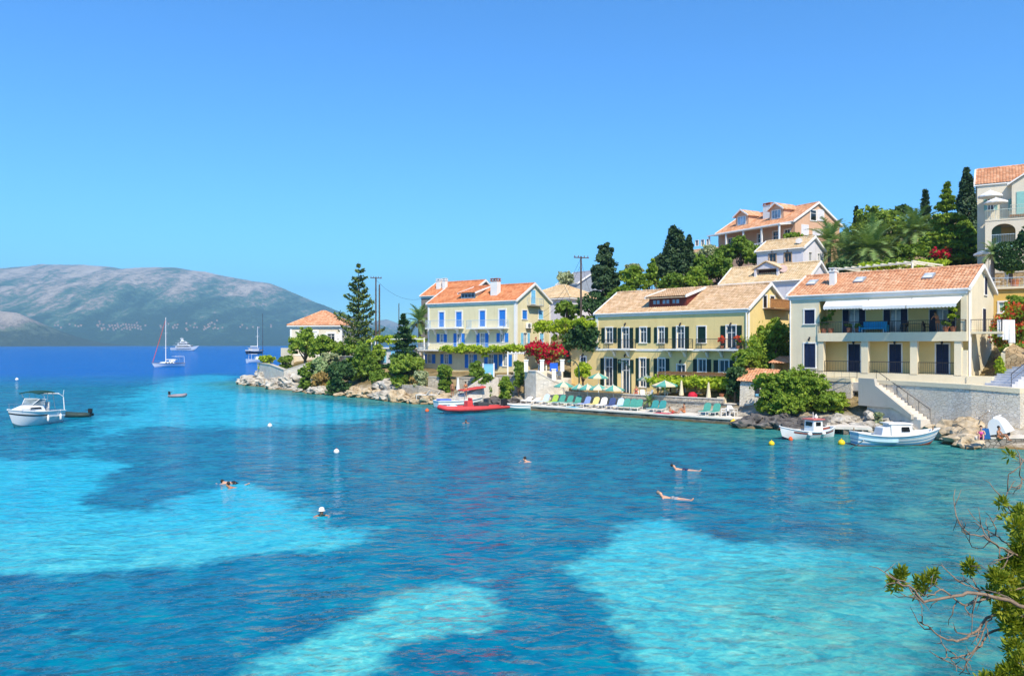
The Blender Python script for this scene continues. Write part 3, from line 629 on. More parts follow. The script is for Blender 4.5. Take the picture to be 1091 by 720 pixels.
def palm(label, px, py, Y, hpx, fl=2.6, n=46, fruit=False, trunk_r=.22, group=None, cat='palm tree'):
    n = int(n*.72); c = P(px, py, Y); zb = min(gz(c.x, c.y), c.z-hpx*Y/F); h = c.z-zb
    root = empty('palm_tree', (c.x, c.y, zb), random.uniform(0, 6), label, cat, group)
    b = MB(); b.tube([(0, 0, -.3), (.05, 0, h*.5), (0, 0, h-.1), (0, 0, h+.2)], [trunk_r*1.2, trunk_r, trunk_r*1.15, trunk_r*.8], 10); b.build('trunk', BARKG, root, smooth=True)
    b = MB()
    for i in range(n):
        az = 2.4*i+random.uniform(-.2, .2); e = R(82-115*(i/n)**.9+random.uniform(-8, 8)); L = fl*random.uniform(.8, 1.1); pts = []; p = Vector((0, 0, h+.1)); st = L/9
        for k in range(10):
            pts.append(p.copy()); ee = e-(k/9)**1.6*R(62); p += Vector((math.cos(az)*math.cos(ee), math.sin(az)*math.cos(ee), math.sin(ee)))*st
        sdv = Vector((-math.sin(az), math.cos(az), 0)); b.tube(pts, [.035-.003*k for k in range(10)], 4, False)
        for k in range(1, 10):
            for j in (0, .33, .66):
                if k == 9 and j: continue
                p0 = pts[k].lerp(pts[min(9, k+1)], j); dr = (pts[min(9, k+1)]-pts[k-1]).normalized(); t = (k+j)/9.7; ll = fl*.24*math.sin(math.pi*min(.97, .18+.8*t))+.06
                for s_ in (-1, 1):
                    tp = p0+(sdv*s_*.85+dr*.55+Vector((0, 0, .18-.3*random.random())))*ll; w_ = dr*.05*fl/2.6
                    b.add([p0-w_, p0+w_, tp], [(0, 1, 2)])
    link('crown', b.mesh('crown'), G_PALM, root)
    if fruit:
        b = MB()
        for i in range(7):
            a = random.uniform(0, 6.28); q = Vector((math.cos(a)*.5, math.sin(a)*.5, h-.1)); b.tube([(0, 0, h+.1), q, q+Vector((0, 0, -.5))], [.03, .03, .14], 6); b.tube([q+Vector((.05, 0, -.2)), q+Vector((.1, .08, -.75))], [.12, .05], 6)
        b.build('fruit_cluster', M('palm_fruit', (.62, .28, .03)), root)
    return root
def column(name, label, px, ytop, ybot, wpx, Y, mat, n=2600, leafs=.2, cat='cypress', taper=1.2, group=None, rag=.16):
    """a cypress: leaf clumps packed round a spindle"""
    c = P(px, ytop, Y); zb = P(px, ybot, Y).z; zg = min(gz(c.x, c.y), zb); h = c.z-zb; r0 = wpx*Y/F
    root = empty(name, (c.x, c.y, zg), 0, label, cat, group); m = 150
    t = rng.random(m)**.9; prof = np.minimum(1, (1-t)**(1/taper)*1.25)*np.minimum(1, .55+t*3)
    a = rng.random(m)*6.283; rr = r0*prof*(.35+.6*rng.random(m)**.5)*(1+rag*rng.normal(size=m))
    cl = np.stack([np.cos(a)*rr, np.sin(a)*rr, zb-zg+t*h], 1)
    n = int(n*1.8); leafs *= .75; i = rng.integers(0, m, n); g = rng.normal(size=(n, 3)); g /= np.linalg.norm(g, axis=1)[:, None]; g *= (rng.random(n)**.45)[:, None]
    p = cl[i]+g*np.array([r0*.26, r0*.26, r0*.55])*(.45+.7*prof[i])[:, None]
    V, Q = leaves(p, leafs, .9, 2., out=g); link('crown', np_mesh('crown', V, Q), mat, root)
    MB().tube([(0, 0, -.4), (0, 0, (zb-zg)+h*.8)], [max(.12, r0*.12), .03], 8).build('trunk', BARK, root, smooth=True); return root
def whorl_tree(name, label, px, ytop, ybot, wpx, Y, mat, cat='conifer', whorls=13, per=6, leafs=.2, n_per=55, up=.12, first=.12, group=None, dens=1., irregular=.15, droop=0., shape=1., ybase=None):
    """a conifer with open tiers: straight trunk, ring after ring of branches clothed in needles"""
    c = P(px, ytop, Y); zb = P(px, ybot, Y).z; zg = min(gz(c.x, c.y), zb); h = c.z-zg; r0 = wpx*Y/F
    root = empty(name, (c.x, c.y, zg), random.uniform(0, 6), label, cat, group); b = MB(); pts = []; dirs = []
    b.tube([(0, 0, -.4), (0, 0, h*.5), (0, 0, h)], [max(.16, r0*.06), max(.1, r0*.04), .02], 8)
    for wv in range(whorls):
        t = first+(1-first)*wv/(whorls-.3)*(1+0*wv); z = t*h; L = r0*max(.08, (1-((t-first)/(1-first))**shape))*1.05
        if wv == 0: L *= .8
        a0 = random.uniform(0, 6.28)
        for k in range(per):
            a = a0+6.283*k/per+random.uniform(-.25, .25); ll = L*random.uniform(1-irregular*2, 1+irregular); zz = z+random.uniform(-1, 1)*h*.35/whorls*irregular*3
            bp = [Vector((math.cos(a)*ll*s_, math.sin(a)*ll*s_, zz+(-droop*s_+up*s_*s_*1.6-.06*s_)*ll)) for s_ in (0, .25, .5, .75, 1)]
            b.tube(bp, [.05+.012*ll, .045+.008*ll, .035+.004*ll, .025, .012], 5)
            m = max(10, int(n_per*dens*(.35+.65*ll/r0)))
            s_ = .18+.84*rng.random(m)**.75; base = np.array([[bp[min(4, int(x*4))].lerp(bp[min(4, int(x*4)+1)], x*4-int(x*4))[j] for j in range(3)] for x in np.minimum(s_, .999)])
            sp = ll*.23*(1.15-s_*.55); sv = np.array([-math.sin(a), math.cos(a), 0.])
            o = rng.normal(size=m)*sp; dz = np.abs(rng.normal(size=m))*ll*.06+.05
            pts.append(base+o[:, None]*sv+np.stack([np.zeros(m), np.zeros(m), dz], 1)); dirs.append(np.tile(np.array([0, 0, 1.]), (m, 1)))
    p = np.concatenate(pts); V, Q = leaves(p, leafs, .6, 2.2, out=np.concatenate(dirs)*.3)
    link('crown', np_mesh('crown', V, Q), mat, root); b.build('trunk', BARK, root, smooth=True); return root
def spray(name, label, cat, pts3, mat, n, size, spread=(.4, .4, .3), group=None, parent_loc=None, extra=None, stem=True):
    """a climber, hedge or trailing plant: leaves round a set of places in the world"""
    A = np.array([tuple(p) for p in pts3]); c = A.mean(0); z0 = A[:, 2].min()-.2; root = empty(name, (c[0], c[1], z0), 0, label, cat, group); B = A-np.array([c[0], c[1], z0])
    m = max(6, len(A)*4); i = rng.integers(0, len(B), m); cl = B[i]+rng.normal(size=(m, 3))*np.array(spread)*.7
    n = int(n*1.5); j = rng.integers(0, m, n); g = rng.normal(size=(n, 3)); p = cl[j]+g*np.array(spread)*.42
    V, Q = leaves(p, size*.85, .5); link('foliage', np_mesh('foliage', V, Q), mat, root)
    if extra is not None:
        mt2, n2, nm = extra; j = rng.integers(0, m, n2); p = cl[j]+rng.normal(size=(n2, 3))*np.array(spread)*.45+np.array([0, 0, spread[2]*.3]); V, Q = leaves(p, size*.9, .5); link(nm, np_mesh(nm, V, Q), mt2, root)
    if stem:
        mb = MB()
        for q in B[::max(1, len(B)//6)]: mb.tube([(q[0]*.6, q[1]*.6, -.3), (q[0]*.8, q[1]*.8, q[2]*.5), tuple(q)], [.05, .04, .02], 5)
        mb.build('stem', BARK, root)
    return root
# ------------------------------------------------------------------ house by the slipway (right)
CREAM = plaster('cream_plaster', (.76, .67, .48), .2); YELLOW = plaster('yellow_plaster', (.82, .63, .28)); PALEY = plaster('pale_yellow_plaster', (.76, .67, .42))
SHADEWHITE = plaster('white_shade_tint', (.70, .68, .72)); TANP = plaster('tan_plaster', (.66, .41, .27)); IVORY = plaster('ivory_plaster', (.70, .63, .50)); GREYP = plaster('grey_plaster', (.24, .21, .18))  # first of these: white walls, their lilac shade put into the colour
NAVY = M('navy_paint', (.012, .02, .06), .5, .15); GREENP = M('dark_green_paint', (.008, .03, .018), .5, .2); BLUEP = M('blue_paint', (.03, .21, .66), .5, .12); AQUA = M('pale_blue_paint', (.22, .56, .80), .5, .1); TEAL = M('teal_paint', (.25, .50, .46), .5, .1)
CANVAS = M('white_canvas', (.80, .79, .77), .85, .04, 2, .004); GLD = glass('dark_glass', (.012, .016, .022))

h = House('villa', 'cream two storey villa with orange tile roof, white awnings and loggia at the slipway', 'house', 1030, 62, 44.4, 14.6, 8.2, 3.8)
E = 7.7; DEP = 1.5
u1 = h.f(873, 380)[0]; zsl = h.f(950, 354)[1]; zfl = .75; zbeam = h.f(950, 363.5)[1]
h.window('front', h.rect('front', 857.2, 868, 330, 345), closed=True, smat=NAVY)
h.window('front', h.rect('front', 856.8, 868.8, 366, 391.5), 'door', closed=True, smat=NAVY)
rec = []
def rhole(px0, px1, py0, z0):
    a, b, _, z1 = h.rect('front', px0, px1, py0, py0+10, DEP); rec.append((a, b, z0, z1)); return (a, b, z0, z1)
keep = h.holes['front']
for x0, x1 in ((898, 922), (941.5, 967), (990.5, 1018)):
    r = rhole(x0, x1, 329.5, zsl+.02); h.window('front', (r[0], r[1], r[2], r[3]), 'balcony_door', off=DEP, fr=.05, pane=PALEG, bars=4, transom=False, smat=NAVY); h.holes['front'].pop()
    ww = (r[1]-r[0])*.27
    for x in (r[0]+ww/2, r[1]-ww/2): link('shutter', shutter_mesh(ww, r[3]-r[2]-.03, 'navy', NAVY), NAVY, h.root, (x, DEP-.01, r[2]+.01))
for x0, x1 in ((904, 916.5), (947.5, 960.3), (997.5, 1011)):
    r = rhole(x0, x1, 366.5, zfl+.02); h.window('front', r, 'door', off=DEP, closed=True, smat=NAVY); h.holes['front'].pop()
    lamp(h, (r[0]+r[1])/2, r[3]+.2, DEP)
h.holes['right'] = []
h.window('right', (5.2, 5.9, 7.4, 8.9), closed=True, smat=NAVY, hole=False); h.window('right', (4.6, 5.5, 4.2, 6.2), closed=True, smat=NAVY, hole=False, fr=.05)
W, D = h.W, h.D
def villa_extra(m):
    k = MB(); pierced(k, lambda u, d, z: (u, DEP+d, z), u1, W-.02, .2, E, rec)
    k.quad((u1, 0, 0), (u1, DEP, 0), (u1, DEP, E), (u1, 0, E)); k.build('loggia_wall', plaster('loggia_bounce_yellow', (.82, .62, .27), .06), h.root)  # warm bounce light of the recess painted in as yellower plaster
mb = MB()
pierced(mb, lambda u, d, z: (u, d, z), 0, u1, -1.5, E, h.holes['front']); villa_extra(mb)
mb.quad((W, DEP, -1.5), (W, D, -1.5), (W, D, E), (W, DEP, E)); mb.poly([(W, 0, E), (W, D, E), (W, D/2, E+2.0)]); mb.quad((0, 0, -1.5), (0, D, -1.5), (0, D, E), (0, 0, E)); mb.poly([(0, 0, E), (0, D, E), (0, D/2, E+2.0)])
mb.quad((0, D, -1.5), (W, D, -1.5), (W, D, E), (0, D, E))
mb.box(u1+.004, W, -.012, DEP-.002, E-.62, E-.012)                 # beam that carries the eaves
mb.box(u1-.1, W+.02, -.16, DEP-.003, zbeam, zsl)                   # balcony slab and its deep fascia
mb.box(u1+.004, W, -.02, DEP-.003, -1.5, zfl)                      # plinth
for a, b in ((872, 877.5), (917.8, 925), (969.8, 977.4), (1016.8, 1024.5)):
    a, b = h.f(a, 380)[0], h.f(b, 380)[0]; mb.box(a, b, -.06, .42, zfl+.002, zbeam-.002)
mb.box(W-.75, W+.005, .02, 1.2, -1.4, zfl+2); mb.box(W-.42, W+.006, -.03, DEP-.004, zsl+.002, E-.625)
mb.build('wall', CREAM, h.root)
h.roof(T_ORANGE, E, 2.0)
chimney(h, *(3.2, 2.0), .5, .5, 1.15, TRIM)
for px in (865, 915.5, 989):
    u = h.f(px, 300, 2.3)[0]; skylight(h, u, 2.45)
aircon(h, 'front', h.f(891, 328, DEP)[0], zsl+2.35, DEP)
for px0, px1, zt, out in ((880, 925, 319.5, .6), (925.8, 971.5, 320.3, 1.55), (972.3, 1025, 318.8, 1.55)):
    a, b = h.f(px0, 322)[0], h.f(px1, 322)[0]; z = E-.68; o_ = out; dz = .5+.16*(out-.9)
    m = MB(); m.hexa([(a, .0, z-.05), (b, .0, z-.05), (b, -o_, z-dz-.04), (a, -o_, z-dz-.04)], [(a, .0, z), (b, .0, z), (b, -o_, z-dz), (a, -o_, z-dz)])
    n = int((b-a)/.25)
    for i in range(n): x0 = a+(b-a)*i/n; x1 = a+(b-a)*(i+1)/n; m.poly([(x0, -o_-.01, z-dz), (x1, -o_-.01, z-dz), (x1, -o_-.01, z-dz-.22), ((x0+x1)/2, -o_-.01, z-dz-.30), (x0, -o_-.01, z-dz-.22)])
    aw = m.build('awning', CANVAS, h.root)
    m = MB(); m.tube([(a, -.02, z-.02), (b, -.02, z-.02)], .07, 8); [m.tube([(x, -.01, z-.45), (x, -o_*.5, z-dz*.5-.22), (x, -o_+.02, z-dz-.02)], .02, 5) for x in (a+.3, b-.3)]; m.build('awning_arm', TRIM, aw)
rail(h.root, [(u1-.06, -.12), (W-.02, -.12)], zsl, .95, IRON); rail(h.root, [(W-.05, -.12), (W-.05, DEP)], zsl, .95, IRON)
for a, b in ((877.7, 917.6), (925.2, 969.6), (977.6, 1016.6)):
    a, b = h.f(a, 380)[0], h.f(b, 380)[0]; rail(h.root, [(a+.02, .12), (b-.02, .12)], zfl, .98, IRON)
lamp(h, h.f(862.8, 360)[0], h.f(862, 361)[1])
m = MB(); m.tube([(.12, -.09, -.5), (.12, -.09, E-.3)], .06, 8); m.build('drain_pipe', TRIM, h.root)
m = MB(); m.tube([(W+.1, .35, -.3), (W+.1, .35, E-.4)], .07, 8); m.tube([(W+.1, .75, -.3), (W+.1, .75, E-.2)], .05, 8); m.build('drain_pipe', TRIM, h.root)
m = MB(); m.box(W+.02, W+2.3, .6, 2.6, zsl-.18, zsl); so_ = m.build('side_balcony', CREAM, h.root); rail(so_, [(W+.06, .66), (W+2.24, .66), (W+2.24, 2.5)], zsl, .95, IRON)
VILLA = h; vz = h.z0

# ------------------------------------------------------------------ long yellow house behind the bathing deck
h = House('guesthouse', 'long yellow house with dark green shutters and tan roof behind the bathing deck', 'house', 796.6, 76, 46.6, 19.3, 8.4, 1.8)
E = 8.75; LOW = 5.0
def w_(x0, x1, y0, y1, sh=True, **k): return h.window('front', h.rect('front', x0, x1, y0, y1), sh=sh, smat=GREENP, **k)
w_(645.6, 652.6, 349, 365); w_(663, 670, 349.2, 371.4, name='balcony_door'); w_(682, 688.8, 348.8, 365); w_(701.4, 707.6, 348.6, 365.3); w_(721.4, 729, 347.8, 371.2, name='balcony_door')
w_(743.4, 752, 347.8, 365, closed=True); w_(774.2, 784, 346.8, 371, name='balcony_door')
w_(644.8, 652.6, 381.4, 411, name='tall_window'); w_(663.2, 670.4, 383, 419.5, name='door', sz=1.5, pane=GLASS); w_(681.8, 688, 381.6, 412, name='tall_window'); w_(701.4, 708.4, 381.8, 413, name='tall_window')
w_(721.6, 730, 388.5, 422.5, sh=False, name='door'); w_(744, 752.2, 382.6, 396); w_(766.6, 776.4, 383.6, 396.5, sides=(1, 1))
for px in (666.6, 725.4, 779): lamp(h, h.f(px, 345)[0], h.f(px, 345.6)[1])
lamp(h, h.f(666.6, 378)[0], h.f(666.6, 378.6)[1]); lamp(h, h.f(725.6, 385)[0], h.f(725.6, 385)[1])
W, D = h.W, h.D
ua = h.f(608.5, 380)[0]; za = h.f(622, 371.5)[1]
def annex(m):
    m.box(ua, -.004, .003, 6.5, -1.5, za); m.box(ua-.05, -.006, -.06, .2, za, za+.16)
h.walls(YELLOW, E, 2.55, extra=annex); h.roof(T_TAN, E, 2.55)
u0_, u1_ = h.f(617.8, 384)[0], h.f(625.4, 384)[0]; h.window('front', (u0_+.15, u1_-.15, za-2.1, za-.95), hole=False, fr=.14, fmat=TRIM); lamp(h, (u0_+u1_)/2, za-.75)
zb = h.f(720, 372)[1]; m = MB(); m.box(0, W, -.07, -.003, zb-.2, zb+.02); m.build('string_course', TRIM, h.root)
for a, b, k in ((648.5, 677.5, 2), (707.5, 738.5, 2), (747, 793.5, 3)):
    a, b = h.f(a, 371)[0], h.f(b, 371)[0]; h.balcony(a, b, zb+.05, 1.05, TRIM, IRON, brackets=k)
m = MB(); m.tube([(W-.1, -.1, -.3), (W-.1, -.1, E-.3)], .06, 8); m.build('drain_pipe', TRIM, h.root); m = MB(); m.box(W+.004, W+.07, -.002, .3, -1, E-.1); m.box(-.07, .35, -.06, -.003, zb+.03, E-.42); m.build('corner_trim', TRIM, h.root)
# shed dormer on the front slope
da, db = h.f(692.5, 326, .9)[0], h.f(732, 326, .9)[0]; vd = .75; zd0 = E+2.55*vd/4.2; zd1 = zd0+1.15
m = MB(); m.box(da, db, vd, vd+.1, zd0-.3, zd1); m.poly([(da, vd, zd0), (da, vd, zd1), (da, 3.6, E+2.2)]); m.poly([(db, vd, zd0), (db, vd, zd1), (db, 3.6, E+2.2)]); dm = m.build('dormer', M('oxblood_wood', (.17, .035, .025), .6), h.root)
Lv = math.hypot(3.75, E+2.55-zd1-.02+.35); an = math.atan2(E+2.5-zd1, 3.45); ca, sa = math.cos(an), math.sin(an)
m = MB(); slope(m, (da-.25, vd-.45*ca, zd1+.06-.45*sa), (1, 0, 0), (0, ca, sa), (0, -sa, ca), db-da+.5, 3.5/ca+.45, None, .28); m.box(da-.25, db+.25, vd-.4, vd-.3, zd1-.2, zd1-.1); m.build('dormer_roof', T_TAN, dm)
m = MB()
for x in (da-.3, db+.18): m.hexa([(x, vd-.45*ca, zd1-.45*sa-.1), (x+.12, vd-.45*ca, zd1-.45*sa-.1), (x+.12, vd+3.5, E+2.5), (x, vd+3.5, E+2.5)], [(x, vd-.45*ca, zd1-.45*sa+.18), (x+.12, vd-.45*ca, zd1-.45*sa+.18), (x+.12, vd+3.5, E+2.75), (x, vd+3.5, E+2.75)])
m.build('dormer_verge', TRIM, dm)
for i in range(3):
    a = da+.5+(db-da-1)*i/3; b = a+(db-da-1)/3-.25
    m = MB(); m.box(a, b, vd-.05, vd-.004, zd1-.85, zd1-.3); f = m.build('dormer_window', M('oxblood_trim', (.24, .06, .04), .6), dm)
    m = MB(); [m.box(x, x+(b-a)/2-.16, vd-.06, vd-.052, zd1-.77, zd1-.38) for x in (a+.08, (a+b)/2+.06)]; m.build('dormer_pane', glass('sky_glass', (.25, .38, .48)), dm)
# attic doors and wooden balcony on the gable end
va, z0_ = h.r(812.9, 328); vb, _ = h.r(817, 328); vc, _ = h.r(820.4, 328); vd_, _ = h.r(825, 328); zt = h.r(819, 315)[1]; zf = h.r(819, 328.5)[1]
for a, b in ((va, vb), (vc, vd_)): h.window('right', (a, b, zf, zt), 'attic_door', hole=False, pane=GLD, fr=.09, bars=1)
ba, bb = h.r(813, 332)[0], h.r(838, 334)[0]; bb = min(bb, D+.3)
o = MB().box(ba, bb, -.8, -.003, -.12, 0).build('wooden_balcony', WOOD, h.root, (W, 0, zf), R(90)); m = MB(); [m.box(ba+i*.2, ba+i*.2+.16, -.8, -.76, .03, .85) for i in range(int((bb-ba)/.2))]; m.box(ba, bb, -.83, -.74, .85, .92); m.build('plank_railing', M('orange_wood', (.40, .19, .07), .6, .25, 6), o)
GUEST = h

# ------------------------------------------------------------------ blue shuttered house
h = House('townhouse', 'tall pale yellow house with blue shutters, balconies and bright orange tile roof', 'house', 549.7, 100, 36.4, 15.2, 8.0, 3.4)
E = 9.3
def b_(x0, x1, y0, y1, **k): return h.window('front', h.rect('front', x0, x1, y0, y1), smat=BLUEP, **k)
for x0, x1, y0, y1 in ((468, 473.2, 332.6, 348.4), (486, 492, 332.2, 348), (511.2, 517, 331, 347.8), (532, 538.6, 330.2, 347.4)): b_(x0, x1, y0, y1, closed=True, name='balcony_door', fr=.2)
for x0, x1, y0, y1 in ((469, 472.6, 355.8, 364.6), (487, 491.4, 355.2, 371), (511.6, 516.6, 355, 370.6), (533.2, 537.6, 354.8, 364.4)): b_(x0, x1, y0, y1, sh=True, sw=.55, pane=PALEG, fr=.06)
for x0, x1, y0, y1 in ((455.6, 460, 377.4, 387), (473.4, 477.6, 377.4, 387.6), (499.6, 504, 377.6, 392), (520.4, 525.6, 377.6, 393), (536, 541, 377.6, 390)): b_(x0, x1, y0, y1, sh=True, sw=.6, pane=PALEG, fr=.08)
vr = lambda *a: h.rect('right', *a)
h.window('right', vr(556.4, 561.4, 330.6, 340), closed=True, smat=BLUEP); h.window('right', vr(573.8, 578.4, 331, 340), closed=True, smat=AQUA)
h.window('right', vr(557.6, 561.6, 354.6, 369.5), 'garden_door', sh=True, smat=AQUA, sw=.5, pane=PALEG, fr=.06); h.window('right', vr(575, 579, 355, 368), 'garden_door', closed=True, smat=AQUA)
W, D = h.W, h.D
def plinth(m): u = h.f(448.5, 382)[0]; m.box(u, -.004, .01, 5, -1.5, h.f(455, 374)[1])
h.walls(PALEY, E, 2.3, extra=plinth); h.roof(T_RED, E, 2.3)
h.window('right', (lambda q: (q[0], q[1], q[2], q[3]))(vr(565.8, 570, 309, 323.6)), 'attic_door', closed=True, smat=AQUA, hole=False, fr=.08)
v0, z0_ = h.r(561.4, 325); v1, _ = h.r(575, 325); o = MB().box(v0, v1, -.7, -.003, -.12, 0).build('attic_balcony', M('grey_wood', (.3, .27, .22)), h.root, (W, 0, z0_), R(90)); rail(o, [(v0+.03, -.02), (v0+.03, -.66), (v1-.03, -.66), (v1-.03, -.02)], 0, .9, PALEIRON, .3)
v0, z0_ = h.r(562, 350); aircon(h, 'right', v0, z0_)
for a, b in ((458.4, 494.5), (502, 542)):
    zb = h.f((a+b)/2, 349.2)[1]; h.balcony(h.f(a, 349)[0], h.f(b, 349)[0], zb, 1.1, TRIM, PALEIRON, brackets=3)
zb = h.f(500, 372.6)[1]; u = h.f(452.5, 372)[0]; o = h.balcony(u, W-1.2, zb, 1.5, TRIM, PALEIRON, h=.9)
m = MB(); m.box(W-.3, W+.006, -.05, -.003, -1, E-.42); m.box(0, .3, -.05, -.003, 3.4, E-.42); m.box(W+.004, W+.05, -.04, .3, -1, E-.1); m.box(W+.004, W+.05, D-.3, D, -1, E-.1); m.build('corner_trim', TRIM, h.root)
chimney(h, h.f(526, 309, 1.3)[0], 1.7, 1.1, .8, 1.75, WHITE, capmat=TERRA)
da, db = h.f(491.6, 316, .9)[0], h.f(507.2, 316, .9)[0]; vd = .8; zd0 = E+2.3*vd/4; zd1 = zd0+.85
m = MB(); m.box(da, db, vd, vd+.1, zd0-.2, zd1); m.poly([(da, vd, zd0), (da, vd, zd1), (da, 3.4, E+1.95)]); m.poly([(db, vd, zd0), (db, vd, zd1), (db, 3.4, E+1.95)]); dm = m.build('dormer', PALEY, h.root)
an = math.atan2(E+2.2-zd1, 3.2); ca, sa = math.cos(an), math.sin(an)
m = MB(); slope(m, (da-.25, vd-.4*ca, zd1+.05-.4*sa), (1, 0, 0), (0, ca, sa), (0, -sa, ca), db-da+.5, 3.2/ca+.4, None, .28); m.build('dormer_roof', T_RED, dm)
m = MB(); [m.hexa([(x, vd-.4*ca, zd1-.4*sa-.1), (x+.1, vd-.4*ca, zd1-.4*sa-.1), (x+.1, vd+3.2, E+2.2), (x, vd+3.2, E+2.2)], [(x, vd-.4*ca, zd1-.4*sa+.14), (x+.1, vd-.4*ca, zd1-.4*sa+.14), (x+.1, vd+3.2, E+2.42), (x, vd+3.2, E+2.42)]) for x in (da-.3, db+.2)]; m.build('dormer_verge', TRIM, dm)
m = MB(); m.box(da+.1, db-.1, vd-.06, vd-.003, zd1-.75, zd1-.1); m.build('dormer_window', M('grey_blue', (.25, .38, .5)), dm); m = MB(); [m.box(da+.2+i*(db-da-.3)/4, da+.2+(i+.8)*(db-da-.3)/4, vd-.072, vd-.064, zd1-.65, zd1-.2) for i in range(4)]; m.build('dormer_pane', GLASS, dm)
BLUEH = h

# ------------------------------------------------------------------ plainer houses behind and above
def simple(name, label, pxr, Yr, th, W, D, z0, E, rise, wall, tile, wins=(), gw=(), smat=None, chim=(), pitch=.28, **k):
    h = House(name, label, 'house', pxr, Yr, th, W, D, z0)
    for a in wins: h.window('front', h.rect('front', *a[:4]), **(a[4] if len(a) > 4 else {}))
    for a in gw: h.window('right', h.rect('right', *a[:4]), **(a[4] if len(a) > 4 else {}))
    h.walls(wall, E, rise); h.roof(tile, E, rise, pitch=pitch, **k)
    for c_ in chim: chimney(h, *c_)
    return h
h = simple('house', 'small white upper house with two brown framed windows and cream tile roof', 855.7, 98, 46, 6.3, 5.9, 13.2, 6.0, 1.55, SHADEWHITE, T_CREAM,
       [(819.6, 826.6, 270, 279, dict(fmat=M('ochre_frame', (.45, .30, .18)), fr=.12)), (836, 843, 269.5, 279, dict(fmat=M('ochre_frame', (.45, .30, .18)), fr=.12, pane=GLD))], [(861.6, 864.6, 269, 278, dict(fr=.06)), (871, 873, 270.5, 278, dict(fr=.06))])
for px in (823, 839.5): lamp(h, h.f(px, 268)[0], h.f(px, 267.6)[1])
m = MB(); m.lathe([(.05, 0), (.3, .1), (.42, .22)], 14); d_ = m.build('satellite_dish', M('dish_grey', (.55, .52, .5)), h.root, (h.W-1.1, 1.2, 6.9), 0); d_.rotation_euler = (R(60), 0, R(20))
h = simple('house', 'white house with lilac shade painted in, broad cream tile roof and pedimented dormer', 860, 88, 46, 11, 6.0, 8.2, 6.2, 2.1, SHADEWHITE, T_CREAM, (), ())
da, db = h.f(803, 293, .8)[0], h.f(829, 293, .8)[0]; E = 6.2; vd = .9; zd0 = E+2.1*vd/3; zd1 = zd0+.95; mx_ = (da+db)/2
m = MB(); m.box(da, da+.25, vd, 2.6, zd0-.2, zd1); m.box(db-.25, db, vd, 2.6, zd0-.2, zd1); m.box(da+.25, db-.25, vd+.7, vd+.8, zd0-.2, zd1); m.prism([(da, zd1+.002), (db, zd1+.002), (mx_, zd1+.75)], vd-.02, 2.9); dm = m.build('dormer', SHADEWHITE, h.root)
m = MB(); m.box(da+.27, db-.27, vd+.66, vd+.69, zd0, zd1-.05); m.build('dormer_opening', M('dark_wood', (.05, .025, .02)), dm)
m = MB()
for s_, x in ((-1, da-.25), (1, db+.25)):
    m.hexa([(x, vd-.2, zd1-.05), (mx_, vd-.2, zd1+.82), (mx_, 3.0, zd1+.82), (x, 3.0, zd1-.05)], [(x, vd-.2, zd1+.07), (mx_, vd-.2, zd1+.96), (mx_, 3.0, zd1+.96), (x, 3.0, zd1+.07)])
m.build('dormer_roof', T_CREAM, dm)
m = MB(); m.lathe([(.05, 0), (.35, .1), (.5, .26)], 14); d_ = m.build('satellite_dish', M('dish_pink', (.5, .36, .33)), h.root, (h.f(834, 290, 1.6)[0], 1.6, 7.6)); d_.rotation_euler = (R(65), 0, R(35))
simple('house', 'grey rendered house with red roof and two pale chimneys behind the blue shuttered house', 500, 118, 36, 9.8, 7.5, 4.5, 10.2, 2.2, GREYP, T_RED, (), (), chim=((2.0, 2.0, .75, .6, 1.2, TRIM), (3.2, 2.0, .6, .6, 1.2, TRIM)))
simple('house', 'distant grey gabled house, shade painted into its wall, just left of the big dark conifer', 615, 150, 52, 6, 9.5, 13, 5.8, 2.6, M('shaded_gable_wall', (.30, .34, .40)), M('slate_roof', (.36, .37, .40)), (), (), chim=((.8, 2, .7, .7, .8, TERRA),), pitch=.6)  # the gable's shade is put into a blue-grey wall colour
